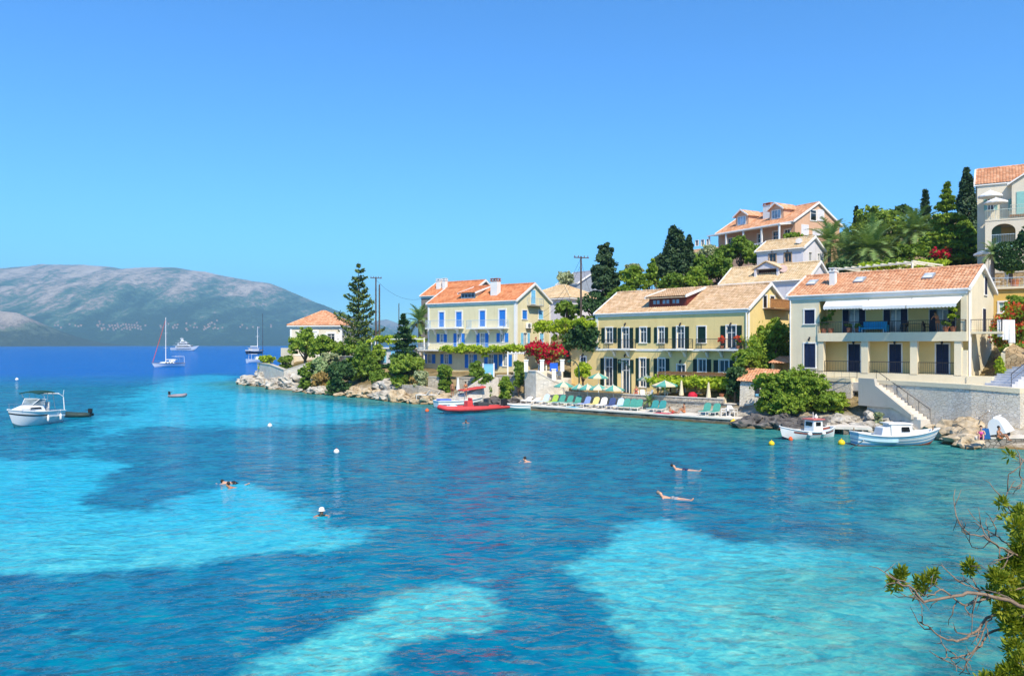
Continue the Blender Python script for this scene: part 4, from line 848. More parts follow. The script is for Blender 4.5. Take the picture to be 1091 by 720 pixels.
# hipped roof houses
def hipped(label, pxr, Yr, th, W, D, z0, E, rise, wall, tile, wins=(), gw=(), rl=None, ov=.45):
    h = House('cottage', label, 'house', pxr, Yr, th, W, D, z0)
    for a in wins: h.window('front', h.rect('front', *a[:4]), **a[4])
    for a in gw: h.window('right', h.rect('right', *a[:4]), **a[4])
    h.walls(wall, E); rl = rl or max(.3, W-D); x0 = (W-rl)/2; m = MB()
    an = math.atan2(rise, D/2); ca, sa = math.cos(an), math.sin(an); L = (D/2+ov)/ca
    tot = W+2*ov; cf = lambda v: ((x0+ov)*v/L, tot-(x0+ov)*v/L)
    slope(m, (-ov, -ov, E-ov*math.tan(an)), (1, 0, 0), (0, ca, sa), (0, -sa, ca), tot, L, cf); slope(m, (W+ov, D+ov, E-ov*math.tan(an)), (-1, 0, 0), (0, -ca, sa), (0, sa, ca), tot, L, cf, .6)
    a2 = math.atan2(rise+ov*math.tan(an), x0+ov); c2, s2 = math.cos(a2), math.sin(a2); L2 = (x0+ov)/c2; t2 = D+2*ov; cf2 = lambda v: ((D/2+ov)*v/L2, t2-(D/2+ov)*v/L2)
    slope(m, (W+ov, -ov, E-ov*math.tan(an)), (0, 1, 0), (-c2, 0, s2), (s2, 0, c2), t2, L2, cf2); slope(m, (-ov, D+ov, E-ov*math.tan(an)), (0, -1, 0), (c2, 0, s2), (-s2, 0, c2), t2, L2, cf2, .6)
    h.roofo = m.build('roof', tile, h.root); z = E-ov*math.tan(an)
    m = MB(); m.box(-ov, W+ov, -ov, D+ov, z-.2, z-.02); m.box(-.12, W+.12, -.12, D+.12, z-.5, z-.21); m.build('cornice', TRIM, h.root)
    m = MB()
    for p, q in (((-ov, -ov, z), (x0, D/2, E+rise)), ((W+ov, -ov, z), (W-x0, D/2, E+rise)), ((W+ov, D+ov, z), (W-x0, D/2, E+rise)), ((x0, D/2, E+rise), (W-x0, D/2, E+rise))): m.tube([Vector(p)+Vector((0, 0, .06)), Vector(q)+Vector((0, 0, .06))], .14, 7)
    m.build('ridge_cap', tile, h.roofo); return h
h = hipped('ivory cottage on the point with a hipped orange tile roof', 364, 137, 5, 9.3, 8.6, 4.6, 6.0, 2.4, IVORY, T_ORANGE,
       [(349, 356.5, 355.5, 364, dict(sh=True, smat=TRIM, pane=GLD, fr=.3)), (333, 338, 353.5, 364, dict(closed=True, smat=TRIM, fr=.3)), (318, 323, 354.5, 364, dict(closed=True, smat=TRIM, fr=.3))], [(367.5, 369.6, 354, 366, dict(closed=True, smat=TRIM, fr=.25))])
m = MB(); m.box(0, .35, -.06, -.004, -1, 5.3); m.box(h.W-.4, h.W+.008, -.06, -.004, -1, 5.3); m.box(h.W+.004, h.W+.06, -.05, .4, -1, 5.3); m.box(0, h.W, -.05, -.006, .4, .7); m.build('corner_trim', TRIM, h.root)
hipped('white house with a low pale cream hipped roof behind the utility pole', 607, 125, 42, 11, 10, 7.5, 7.2, 2.3, SHADEWHITE, T_CREAM)
simple('house', 'pale low house with small windows at the far left end of the hilltop', 766, 133, 50, 8, 6, 17, 5.9, 1.0, IVORY, T_TAN, [(741, 744, 256, 262, dict(fr=.05)), (747, 750, 255.5, 262, dict(fr=.05)), (753, 756, 255, 262, dict(fr=.05))])

# tan house on the hilltop
h = House('hill_house', 'tan hilltop house with white window frames, veranda and gabled dormers', 'house', 847, 115, 60, 15.5, 10, 18.5)
E = 6.9
h.holes['right'] = []
WSH = M('white_shutter', (.78, .76, .78), .6, .05)
for a in ((863.5, 869.5, 224, 235.2), (871, 877.5, 224, 235.2)):
    h.window('right', h.rect('right', *a), hole=False, fr=.1, closed=a[0] > 870, smat=WSH, pane=GLD, bars=1)
for a in ((854, 861, 240, 250), (880, 887, 241.6, 254.5)): h.window('right', h.rect('right', *a), hole=False, closed=True, smat=WSH, fr=.1)
h.window('right', h.rect('right', 866, 876, 245.4, 252), hole=False, closed=True, smat=WSH, fr=.1)
for u in (2.2, 4.6, 8.4, 11.4, 13.6): h.window('front', (u, u+1.0, 3.3, 5.6), pane=GLD, fr=.12)
h.walls(TANP, E, 2.9); h.roof(T_ORANGE, E, 2.9, ov=.6)
W, D = h.W, h.D
m = MB(); m.hexa([(.5, -3, 5.95), (W-.2, -3, 5.95), (W-.2, -.004, 6.3), (.5, -.004, 6.3)], [(.5, -3, 6.13), (W-.2, -3, 6.13), (W-.2, -.004, 6.48), (.5, -.004, 6.48)]); [m.box(x, x+.22, -2.9, -2.68, 2.8, 5.95) for x in (.7, 4.4, 8, 11.6, W-.6)]; vo = m.build('veranda', TRIM, h.root)
m = MB(); m.box(.4, W-.1, -3.1, -.004, -1.5, 2.8); m.build('veranda_base', TANP, h.root); m = MB(); m.box(.6, W-.3, -2.95, -2.85, 3.6, 3.72); [m.box(.7+i*.45, .82+i*.45, -2.94, -2.86, 2.8, 3.6) for i in range(int((W-1)/.45))]; m.build('balustrade', TRIM, vo)
for u in (4.0, 11.0):
    vd = 1.2; zd0 = E+2.9*vd/5; m = MB(); m.box(u-1.3, u+1.3, vd, vd+.12, zd0-.3, zd0+1.6); m.poly([(u-1.3, vd, zd0+1.6), (u+1.3, vd, zd0+1.6), (u, vd, zd0+2.4)]); m.poly([(u+1.3, vd, zd0-.2), (u+1.3, vd, zd0+1.6), (u+1.3, 4.6, zd0+1.6)]); m.poly([(u-1.3, vd, zd0-.2), (u-1.3, vd, zd0+1.6), (u-1.3, 4.6, zd0+1.6)]); dm = m.build('dormer', TANP, h.root)
    m = MB()
    for s_ in (-1, 1): m.hexa([(u+s_*1.6, vd-.35, zd0+1.42), (u, vd-.35, zd0+2.45), (u, 5, zd0+2.45), (u+s_*1.6, 5, zd0+1.42)], [(u+s_*1.6, vd-.35, zd0+1.55), (u, vd-.35, zd0+2.6), (u, 5, zd0+2.6), (u+s_*1.6, 5, zd0+1.55)])
    m.build('dormer_roof', T_ORANGE, dm); m = MB(); [m.hexa([(u+s_*1.65, vd-.45, zd0+1.36), (u, vd-.45, zd0+2.42), (u, vd-.352, zd0+2.42), (u+s_*1.65, vd-.352, zd0+1.36)], [(u+s_*1.65, vd-.45, zd0+1.6), (u, vd-.45, zd0+2.66), (u, vd-.352, zd0+2.66), (u+s_*1.65, vd-.352, zd0+1.6)]) for s_ in (-1, 1)]; m.build('dormer_verge', TRIM, dm)
    m = MB(); m.box(u-.9, u+.9, vd-.05, vd-.003, zd0+.1, zd0+1.5); m.build('dormer_window', TRIM, dm); m = MB(); [m.box(u-.8+i*.56, u-.8+i*.56+.48, vd-.06, vd-.052, zd0+.2, zd0+1.4) for i in range(3)]; m.build('dormer_pane', glass('sky_glass', (.25, .38, .48)), dm)
chimney(h, 8.2, 2.6, 1.5, .8, 1.9, WHITE, capmat=T_RED)

# apartment house at the right edge
h = House('apartments', 'ivory apartment house with teal shutters and arched terrace at the right edge', 'house', 1150, 76.5, 32, 8.6, 9, 14.4)
E = 9.2
for a in ((1052.5, 1058.5, 211.5, 224), (1079, 1086, 211.5, 224)): h.window('front', h.rect('front', *a), sh=True, smat=TEAL, fr=.06)
h.walls(IVORY, E, 2.3); h.roof(T_ORANGE, E, 2.3, cornice=False)
W, D = h.W, h.D
# front wing with an arch and a terrace on top
a0, zt = h.f(1049.6, 236, -3.2); aa, zs = h.f(1056.5, 247, -3.2); ab, _ = h.f(1082, 247, -3.2); zbot = h.f(1066, 259.5, -3.2)[1]; ztop = h.f(1066, 238.5, -3.2)[1]
m = MB(); cx_ = (aa+ab)/2; rx_ = (ab-aa)/2; N_ = 16; arc = [(cx_-rx_*math.cos(math.pi*i/N_), zs+(ztop-zs)*math.sin(math.pi*i/N_)) for i in range(N_+1)]
y = -3.2
m.quad((a0, y, -2), (W+1.5, y, -2), (W+1.5, y, zbot), (a0, y, zbot)); m.quad((a0, y, zbot), (aa, y, zbot), (aa, y, zs), (a0, y, zs)); m.quad((ab, y, zbot), (W+1.5, y, zbot), (W+1.5, y, zs), (ab, y, zs)); m.quad((a0, y, zs), (aa, y, zs), (aa, y, zt), (a0, y, zt)); m.quad((ab, y, zs), (W+1.5, y, zs), (W+1.5, y, zt), (ab, y, zt))
for (x0, z0_), (x1, z1_) in zip(arc[:-1], arc[1:]): m.quad((x0, y, z0_), (x1, y, z1_), (x1, y, zt), (x0, y, zt)); m.quad((x0, y, z0_), (x0, y+.35, z0_), (x1, y+.35, z1_), (x1, y, z1_))
m.quad((a0, y, -2), (a0, -.004, -2), (a0, -.004, zt), (a0, y, zt)); m.box(a0, W+1.5, y-.05, -.006, zt, zt+.14); m.box(a0+.02, W+1.4, y+.02, -.01, zbot-.15, zbot)
m.build('arched_wing', IVORY, h.root); m = MB(); m.box(aa-.6, ab+.6, -.06, -.03, zbot, ztop); m.build('loggia_wall', YELLOW, h.root)
m = MB(); m.box(cx_-1.2, cx_-.2, -.12, -.064, zbot, zbot+2.1); m.build('loggia_door', TEAL, h.root)
rail(h.root, [(aa, y+.1), (ab, y+.1)], zbot, .9, PALEIRON); rail(h.root, [(a0+.05, -.1), (a0+.05, y+.05), (W+1.4, y+.05)], zt+.14, .95, M('pale_green_iron', (.5, .58, .52)))
m = MB(); z_ = h.f(1066, 272, -3.2)[1]; m.box(aa+.4, ab-.2, y-.06, y-.003, z_, z_+1.2); m.build('lower_window', TEAL, h.root)
# cross gable bay further right
m = MB(); xg = h.f(1078, 200, -1.0)[0]; m.box(xg, W+3, -1.0, -.004, zt+.2, 8.8); m.poly([(xg, -1.0, 8.8), (xg+5.6, -1.0, 8.8), (xg+2.8, -1.0, 10.6)]); m.build('gable_bay', IVORY, h.root)
m = MB(); m.hexa([(xg-.4, -1.3, 8.6), (xg+2.8, -1.3, 10.68), (xg+2.8, 2.5, 10.68), (xg-.4, 2.5, 8.6)], [(xg-.4, -1.3, 8.75), (xg+2.8, -1.3, 10.85), (xg+2.8, 2.5, 10.85), (xg-.4, 2.5, 8.75)]); m.build('gable_trim', TRIM, h.root)
m = MB(); m.box(xg-.2, W+3, -2.2, -1.004, 5.3, 5.5); bo = m.build('gable_balcony', WOOD, h.root); rail(bo, [(xg-.15, -1.05), (xg-.15, -2.15), (W+2.9, -2.15)], 5.5, .95, M('pale_green_iron', (.5, .58, .52)))
m = MB(); m.box(xg+.4, xg+1.4, -1.07, -1.004, 5.52, 7.9); m.box(xg+.4, xg+1.3, -1.07, -1.004, 2.6, 4.8); m.build('bay_shutter', TEAL, h.root)
APT = h
# yellow terrace house between the villa and the apartments
TERR = stone('terrace_stone', (.40, .28, .15), (.52, .40, .25), (.30, .22, .13), .4)
h = House('terrace_house', 'deep yellow terrace house with stone parapet behind the villa gable', 'house', 1135, 68, 34, 11.5, 7, 6.4)
zt = 5.6
h.window('front', h.rect('front', 1064.5, 1074, 322, 333), pane=glass('green_glass', (.3, .45, .35)), fr=.14)
h.walls(plaster('deep_yellow_plaster', (.72, .47, .13)), zt); W = h.W
m = MB(); m.box(-.2, W+.2, -.25, 7.2, zt+.002, zt+.2); m.build('floor_slab', CREAM, h.root)
m = MB(); m.box(-.1, W, 5.6, 6.0, zt+.2, zt+1.9); m.build('stone_parapet', TERR, h.root); m = MB(); m.box(-.14, W, 5.55, 6.05, zt+1.9, zt+2.02); m.build('parapet_cap', CONC, h.root)
rail(h.root, [(-.1, -.15), (W, -.15)], zt+.2, .8, PALEIRON, .3)
TH = h
# ------------------------------------------------------------------ walls, steps, quays
RUBBLE = stone('rubble_stone', (.46, .41, .33), (.62, .56, .47), (.54, .49, .42), .34); WHITESTONE = stone('whitewashed_stone', (.66, .61, .53), (.78, .73, .64), (.72, .68, .60), .30, bump=.035); DARKSTONE = stone('weathered_stone', (.20, .18, .16), (.40, .37, .33), (.16, .145, .125), .4)
PAVE = M('pale_paving', (.66, .61, .54), .9, .14, 2.5, .01, 12); ROCK = rockmat('limestone', (.42, .38, .32), (.66, .62, .55), (.14, .12, .10)); ROCKD = rockmat('dark_boulder', (.11, .10, .095), (.24, .22, .20), (.04, .037, .035)); ROCKO = rockmat('ochre_ledge', (.46, .36, .23), (.66, .56, .42), (.20, .14, .08), 1.4)  # the dark boulder colour has the shade under the bush painted in
def wallseg(name, label, cat, pts, z0, z1, th, mat, cap=None, caph=.14, group=None):
    """a wall of thickness TH along world points; z1 may be one height or one per point"""
    pts = [Vector((p[0], p[1])) for p in pts]; n = len(pts); zt = z1 if isinstance(z1, (list, tuple)) else [z1]*n
    nm = []
    for i in range(n):
        d = (pts[min(i+1, n-1)]-pts[max(i-1, 0)]).normalized(); nm.append(Vector((-d.y, d.x)))
    c = pts[0]; root = empty(name, (c.x, c.y, z0), 0, label, cat, group); m = MB(); k = MB()
    for i in range(n-1):
        q = [pts[i]-c, pts[i+1]-c, pts[i+1]-c+nm[i+1]*th, pts[i]-c+nm[i]*th]; h0, h1 = zt[i]-z0, zt[i+1]-z0
        m.hexa([(p.x, p.y, 0) for p in q], [(q[0].x, q[0].y, h0), (q[1].x, q[1].y, h1), (q[2].x, q[2].y, h1), (q[3].x, q[3].y, h0)])
        if cap:
            e = .06; q = [pts[i]-c-nm[i]*e, pts[i+1]-c-nm[i+1]*e, pts[i+1]-c+nm[i+1]*(th+e), pts[i]-c+nm[i]*(th+e)]
            k.hexa([(q[0].x, q[0].y, h0+.003), (q[1].x, q[1].y, h1+.003), (q[2].x, q[2].y, h1+.003), (q[3].x, q[3].y, h0+.003)], [(q[0].x, q[0].y, h0+caph), (q[1].x, q[1].y, h1+caph), (q[2].x, q[2].y, h1+caph), (q[3].x, q[3].y, h0+caph)])
    m.build('masonry', mat, root)
    if cap: k.build('coping', cap, root)
    return root
def XY(px, Y): return ((px-CX)/F*Y, Y)
def steps(name, label, x, y, z, rz, n, w, run, rise, mat, wallmat=None, rails=False):
    """a flight going down along local -y from its top at (x, y, z)"""
    root = empty(name, (x, y, z), rz, label, 'stairs'); m = MB()
    for i in range(n): m.box(-w/2, w/2, -(i+1)*run, -i*run, -n*rise-.6, -i*rise-.002*(i % 2))
    m.build('treads', mat, root)
    if wallmat:
        k = MB(); k.prism([(0, .5), (.0, -n*rise-.6), (-n*run, -n*rise-.6), (-n*run, -n*rise+.15)], 0, .28); k.v = [(-w/2-p[1]-.004, p[0], p[2]) for p in k.v]; k.build('parapet', wallmat, root)
    if rails:
        k = MB(); L = n*run; k.tube([(w/2-.06, 0, .95), (w/2-.06, -L, -n*rise+.95)], .03, 6); [k.tube([(w/2-.06, -L*t, -n*rise*t), (w/2-.06, -L*t, -n*rise*t+.95)], .022, 5) for t in (0, .25, .5, .75, 1)]; k.tube([(w/2-.06, 0, .5), (w/2-.06, -L, -n*rise+.5)], .02, 5); k.build('handrail', IRON, root)
    return root
# villa terrace: retaining walls with a steep flight between them
wr = XY(1091, 55.5); wm = XY(1040, 58); wl = XY(972, 62.5); wa = XY(934, 65.2); wb = XY(916, 66.6); wc = XY(866, 70.5)
wallseg('retaining_wall', 'pale patchy plastered retaining wall under the villa terrace, right of the steps', 'wall', [wr, wm, wl, wa], -.4, [3.55, 3.7, 3.75, 3.75], .7, WHITESTONE, CREAM, .34)
wallseg('retaining_wall', 'shaded bluish retaining wall half hidden behind the big bush', 'wall', [(wb[0]+.1, wb[1]+1.2), (wc[0], wc[1]+.6)], -.4, 3.75, .6, WHITESTONE, CREAM, .34)
m = MB(); v_ = [(wr[0]+3, wr[1]+.5), (wm[0], wm[1]+.72), (wl[0], wl[1]+.72), (wa[0], wa[1]+.72), (wc[0], wc[1]+1.2), (wc[0]+4, wc[1]+8), (wm[0]+6, wm[1]+10), (wr[0]+9, wr[1]+6)]
m.slab(v_, 3.0, 3.74); tag(m.build('terrace_paving', PAVE), 'cream paved terrace along the foot of the villa', 'terrace')
sx_, sy_ = XY(929, 64.3); rz_ = math.atan2(wl[1]-wa[1], wl[0]-wa[0])+R(90)
steps('stairs', 'worn stone steps with cream side wall descending from the villa terrace to the rocks', sx_, sy_, 3.9, rz_-R(4), 15, 1.15, .32, .19, PAVE, None, False)
st = bpy.data.objects['stairs']; k = MB(); k.prism([(.6, .35), (.6, -1.9), (-2.6, -1.9), (-4.2, -2.65), (-4.2, -2.3), (-1.0, -.2), (-.9, .33)], 0, .3); k.v = [(-.58-p[1], p[0], p[2]) for p in k.v]; k.build('side_wall', CONC, st)
k = MB(); k.tube([(.52, .3, .95), (.52, 0, .95), (.52, -4.8, -1.9)], .03, 6); [k.tube([(.52, -4.8*t, -2.85*t), (.52, -4.8*t, -2.85*t+.95)], .02, 5) for t in (0, .2, .4, .6, .8, 1)]; k.build('handrail', IRON, st)
rail_root = empty('iron_railing', (wb[0]-1.5, wb[1]+1.3, 4.09), 0, 'low dark iron railing on the terrace edge left of the steps', 'railing'); rail(rail_root, [(-2.6, 2.0), (1.4, -1.0)], 0, .6, IRON, .6)
# villa side: small stair block, stone faced garden wall, steps up
q = VILLA.world(VILLA.W+.9, .6); m = MB(); m.box(-.9, .9, -.7, .7, 0, .75); o = m.build('plinth_block', CREAM, None, (q.x, q.y, 3.74), -R(44)); tag(o, 'low cream block beside the villa corner', 'block')
q = VILLA.world(VILLA.W+2.0, 1.6)
root = empty('garden_wall', (q.x, q.y, 3.7), -R(44.4), 'brown stone garden wall with white edge beside the villa gable', 'wall')
m = MB(); m.hexa([(0, 0, 0), (.3, 0, 0), (.3, 2.6, 0), (0, 2.6, 0)], [(0, 0, 2.6), (.3, 0, 2.6), (.3, 2.6, 3.4), (0, 2.6, 3.4)]); m.build('white_end', CREAM, root)
m = MB(); m.hexa([(.31, 0, 0), (2.0, .3, 0), (2.0, 2.6, 0), (.31, 2.6, 0)], [(.31, 0, 2.9), (2.0, .3, 1.9), (2.0, 2.6, 2.3), (.31, 2.6, 3.4)]); m.build('stone_face', TERR, root)
steps('stairs', 'three broad cream steps beside the villa gable', q.x+1.9, q.y-1.1, 4.35, -R(38), 4, 2.2, .4, .16, CREAM)
q = XY(1083, 61); steps('stairs', 'pale bluish stairs climbing under the bougainvillea at the right edge', q[0]+3.2, q[1]+1.0, 6.9, -R(68), 17, 2.2, .34, .18, M('pale_step', (.55, .56, .60), .85, .15), None, True)
q = XY(1086, 62.5); wallseg('retaining_wall', 'dark rubble wall below the red bougainvillea', 'wall', [XY(1062, 64.5), XY(1078, 62.6), XY(1120, 60)], 3.2, [6.2, 6.4, 6.4], .5, DARKSTONE, None)
# sunny ledge with slipway at the far right, low quay
m = MB(); q0 = PZ(1040, 477.5); q1 = PZ(1100, 476); m.slab([(q0.x, q0.y), (q1.x+2, q1.y-.2), (q1.x+4, q1.y+5), (q0.x+.8, q0.y+3.4)], -.8, .62); o = m.build('quay', DARKSTONE, None); tag(o, 'low stone faced quay with two bathers at the right edge', 'quay')
m = MB(); m.slab([(q0.x-.05, q0.y-.05), (q1.x+2, q1.y-.25), (q1.x+4, q1.y+5), (q0.x+.75, q0.y+3.45)], .625, .74); m.build('coping', PAVE, o)
qa = XY(1082, 57.5); steps('stairs', 'short grey block steps against the wall above the quay', qa[0]+.8, qa[1]-.3, 2.6, -R(20), 5, 1.6, .45, .38, PAVE)
m = MB(); j0, j1 = PZ(884, 462.5), PZ(919, 463.5); m.slab([(j0.x-.2, j0.y), (j1.x+.6, j1.y-.3), (j1.x+1.2, j1.y+2.4), (j0.x+.3, j0.y+2.8)], .42, .62); o = m.build('jetty', PAVE); tag(o, 'small pale jetty between the two moored fishing boats', 'jetty')
m = MB(); [m.box(x-.2, x+.2, y-.2, y+.2, -.8, .418) for x, y in ((j0.x+.2, j0.y+.35), (j1.x+.1, j1.y+.1), ((j0.x+j1.x)/2, (j0.y+j1.y)/2+.2))]; m.slab([(j0.x+.1, j0.y+.7), (j1.x+.6, j1.y+.4), (j1.x+1, j1.y+2.2), (j0.x+.4, j0.y+2.6)], -.8, .415); m.build('jetty_pier', DARKSTONE, o)

# bathing deck, its terrace and wall
DA, DB = Vector((-.3, 84.9)), Vector((19.6, 68.0)); dd = (DB-DA).normalized(); dn = Vector((-dd.y, dd.x)); DL = (DB-DA).length
if dn.y < 0: dn = -dn
def dk(s, t, z=.55): p = DA+dd*s+dn*t; return Vector((p.x, p.y, z))
def dkpx(px, t):                                        # place on the deck t metres behind its edge, in the column px
    k = (px-CX)/F; p = DA+dn*t; s = (p.x-k*p.y)/(k*dd.y-dd.x); return s
deck_rz = math.atan2(dd.y, dd.x)
m = MB(); m.slab([dk(0, 0).xy, dk(DL, 0).xy, dk(DL-.3, 4.6).xy, dk(.6, 4.6).xy], -1, .42); deck = m.build('bathing_deck', rockmat('deck_side', (.16, .15, .13), (.28, .26, .23), (.05, .05, .045))); tag(deck, 'long pale bathing deck edging the water in front of the yellow guesthouse', 'deck')
m = MB(); m.slab([dk(-.06, -.08).xy, dk(DL+.06, -.08).xy, dk(DL-.24, 4.6).xy, dk(.5, 4.6).xy], .423, .55); m.build('paving', M('deck_paving', (.70, .65, .57), .9, .12, 1.5, .01, 10), deck)
m = MB(); m.slab([dk(2.5, 4.3).xy, dk(DL-2.2, 4.3).xy, dk(DL-2, 12).xy, dk(1.5, 13).xy], -.5, 1.42); o = m.build('terrace', RUBBLE); tag(o, 'raised stone terrace between the bathing deck and the guesthouse', 'terrace')
m = MB(); m.slab([dk(2.4, 4.2).xy, dk(DL-2.1, 4.2).xy, dk(DL-2, 12).xy, dk(1.5, 13).xy], 1.423, 1.5); m.build('paving', PAVE, o)
wallseg('parapet_wall', 'low pale parapet along the front of the guesthouse terrace', 'wall', [dk(4.5, 4.15).xy, dk(DL-3.2, 4.15).xy], 1.5, 1.85, .3, RUBBLE, PAVE, .08)
# stone hut with tiled roof at the right end of the deck
p = dk(dkpx(787.5, 4.2), 4.2); root = empty('stone_hut', (p.x, p.y, .5), deck_rz+R(8), 'small whitewashed stone hut with terracotta roof and lantern niche by the deck', 'hut')
m = MB(); m.hexa([(0, 0, 0), (2.9, 0, 0), (2.9, 2.6, 0), (0, 2.6, 0)], [(.08, .08, 3.1), (2.85, .08, 2.95), (2.85, 2.6, 3.2), (.08, 2.6, 3.3)]); m.build('wall', WHITESTONE, root)
m = MB(); slope(m, (-.2, -.2, 3.12), (1, 0, -.04), (0, .93, .37), (0, -.37, .93), 3.3, 3.1, None, .26); m.build('roof', T_ORANGE, root)
m = MB(); m.box(1.45, 1.85, .0, .06, 1.75, 2.55); o = m.build('lantern', IRON, root); m = MB(); m.box(1.5, 1.8, -.01, -.003, 1.8, 2.0); m.build('pale_plate', AQUA, o); m = MB(); m.box(1.2, 2.1, .02, .06, 2.68, 2.84); m.build('sign_board', M('dark_sign', (.08, .08, .08)), root)
m = MB(); a_, b_ = dk(DL-1.8, 3.2), dk(DL+.4, .2); m.slab([dk(DL-.3, 0.05).xy, dk(DL+1.1, .6).xy, dk(DL+1.4, 3.6).xy, dk(DL-.25, 4.6).xy], -.8, .38); tag(m.build('stone_landing', ROCKO), 'rough ochre stone landing at the right end of the bathing deck', 'landing')
# shed between hut and villa
p = XY(822, 74); root = empty('open_shed', (p[0], p[1], 3.2), -R(44), 'open sided ochre shed with terracotta roof between bushes and villa', 'shed')
m = MB(); m.box(0, 2.6, 1.8, 2.0, 0, 2.0); m.box(0, .25, 0, 1.8, 0, 2.0); m.box(2.35, 2.6, 0, 1.8, 0, 2.0); m.build('wall', YELLOW, root); m = MB(); slope(m, (-.2, -.3, 2.02), (1, 0, 0), (0, .97, .24), (0, -.24, .97), 3.0, 2.6, None, .28); m.build('roof', T_ORANGE, root)
wallseg('garden_wall', 'grey rubble garden wall between the stone hut and the villa', 'wall', [XY(806, 71.5), XY(838, 70.5), XY(862, 71.2)], 1.0, [3.1, 3.3, 3.5], .5, DARKSTONE, CONC, .1)

# bastion with bougainvillea terrace
ba = [XY(559, 88), XY(571, 86.2), XY(590, 86.8), XY(606, 88.5)]
wallseg('bastion_wall', 'tall rounded whitewashed stone bastion at the left end of the bathing deck', 'wall', ba, -.3, [4.0, 4.0, 2.9, 2.3], 1.0, WHITESTONE, PAVE, .12)
m = MB(); m.slab([(ba[0][0]+.3, ba[0][1]+.9), (ba[1][0], ba[1][1]+.9), (ba[2][0], ba[2][1]+.9), (ba[3][0], ba[3][1]+.9), (ba[3][0]+1, ba[3][1]+6), (ba[0][0], ba[0][1]+8)], .5, 3.0); tag(m.build('terrace', PAVE), 'sunny paved terrace behind the bastion under the red bougainvillea', 'terrace')
wallseg('parapet_wall', 'cream terrace wall with white posts above the bastion', 'wall', [XY(574, 89.5), XY(600, 90.5)], 2.9, 4.0, .3, IVORY, None)
for i, px in enumerate((560.5, 577.5, 590, 599)):
    q = XY(px, 87.4+i*.5); m = MB(); zb_ = 2.9 if i == 2 else 3.95; m.box(-.22, .22, -.22, .22, 0, 1.25); o = m.build('gate_post', TRIM, None, (q[0], q[1], zb_)); m = MB(); m.box(-.28, .28, -.28, .28, 1.253, 1.36); m.build('post_cap', TRIM, o)
    tag(o, ['white square post on the left corner of the bastion', 'white square post below the left half of the bougainvillea', 'shorter white square post lower down the bastion slope', 'white square post under the right end of the bougainvillea'][i], 'post', 'white posts on the bastion terrace')
# blue house terrace walls and stairs
wallseg('terrace_wall', 'grey rubble terrace wall right below the blue shuttered house', 'wall', [XY(486, 95.5), XY(512, 93.8)], .2, [2.9, 2.9], .6, RUBBLE, CONC, .12)
wallseg('terrace_wall', 'grey rubble terrace wall right of the blue gate', 'wall', [XY(529, 92), XY(551, 91)], .2, [3.3, 3.3], .6, RUBBLE, CONC, .12)
wallseg('terrace_wall', 'long low rubble sea wall left of the red boats', 'wall', [XY(428, 97.5), XY(446, 95), XY(470, 93)], -.2, [2.0, 2.0, 1.4], .7, RUBBLE, None)
wallseg('garden_wall', 'pale square rubble pier above the sea wall', 'wall', [XY(456, 95.8), XY(468, 95.2)], .6, [3.0, 3.0], .6, RUBBLE, CONC, .1)
wallseg('garden_wall', 'long grey garden wall under the cottage shrubs', 'wall', [XY(346, 125), XY(376, 118)], 1.5, [5.0, 5.2], .5, DARKSTONE, CONC, .1)
q = XY(527, 91.3); steps('stairs', 'long pale stone stairs running down from the blue gate to the boats', q[0], q[1], 3.2, R(-52), 15, 1.5, .42, .19, PAVE, CONC)
q = XY(520.5, 92.2); root = empty('garden_gate', (q[0], q[1], 3.1), -R(20), 'pale blue wooden gate at the head of the long stairs', 'gate'); m = MB(); m.box(-.75, -.6, -.06, .06, 0, 1.7); m.box(.6, .75, -.06, .06, 0, 1.7); m.build('gate_post', TRIM, root); m = MB(); m.box(-.58, .58, -.03, .03, .05, 1.5); m.box(-.58, .58, -.05, .05, 1.5, 1.6); m.build('gate_leaf', AQUA, root)
# promontory walls
wallseg('sea_wall', 'shaded white plastered wall at the tip of the point', 'wall', [XY(274, 139), XY(287, 130.5), XY(302.5, 124)], .3, [3.7, 3.6, 2.9], .6, WHITESTONE, CONC, .12)
wallseg('sea_wall', 'sunlit white plastered wall climbing from the point to the shrubs', 'wall', [XY(302.8, 124), XY(335, 122.5)], .3, [2.9, 4.4], .6, WHITESTONE, CONC, .12)
q = XY(306, 137); m = MB(); m.box(-1.3, 1.3, -.25, .25, 0, 3.4); o = m.build('gate_pier', IVORY, None, (q[0], q[1], 3.0), -R(30)); tag(o, 'plain ivory wall panel left of the cottage shrubs', 'wall')
m = MB(); q = XY(436, 112); m.box(-3.2, 3.2, -1.5, 1.5, 0, 2.2); o = m.build('outbuilding', SHADEWHITE, None, (q[0]-1, q[1], 4.2), -R(30)); m = MB(); m.box(-3.5, 3.5, -1.8, 1.8, 2.203, 2.4); m.build('roof', TRIM, o); m = MB(); [m.box(x, x+.9, -1.56, -1.503, .2, 1.9) for x in (-2.6, -.8, 1.2)]; m.build('shutter', AQUA, o); tag(o, 'low white outbuilding with pale blue shutters behind the shrubs', 'outbuilding')
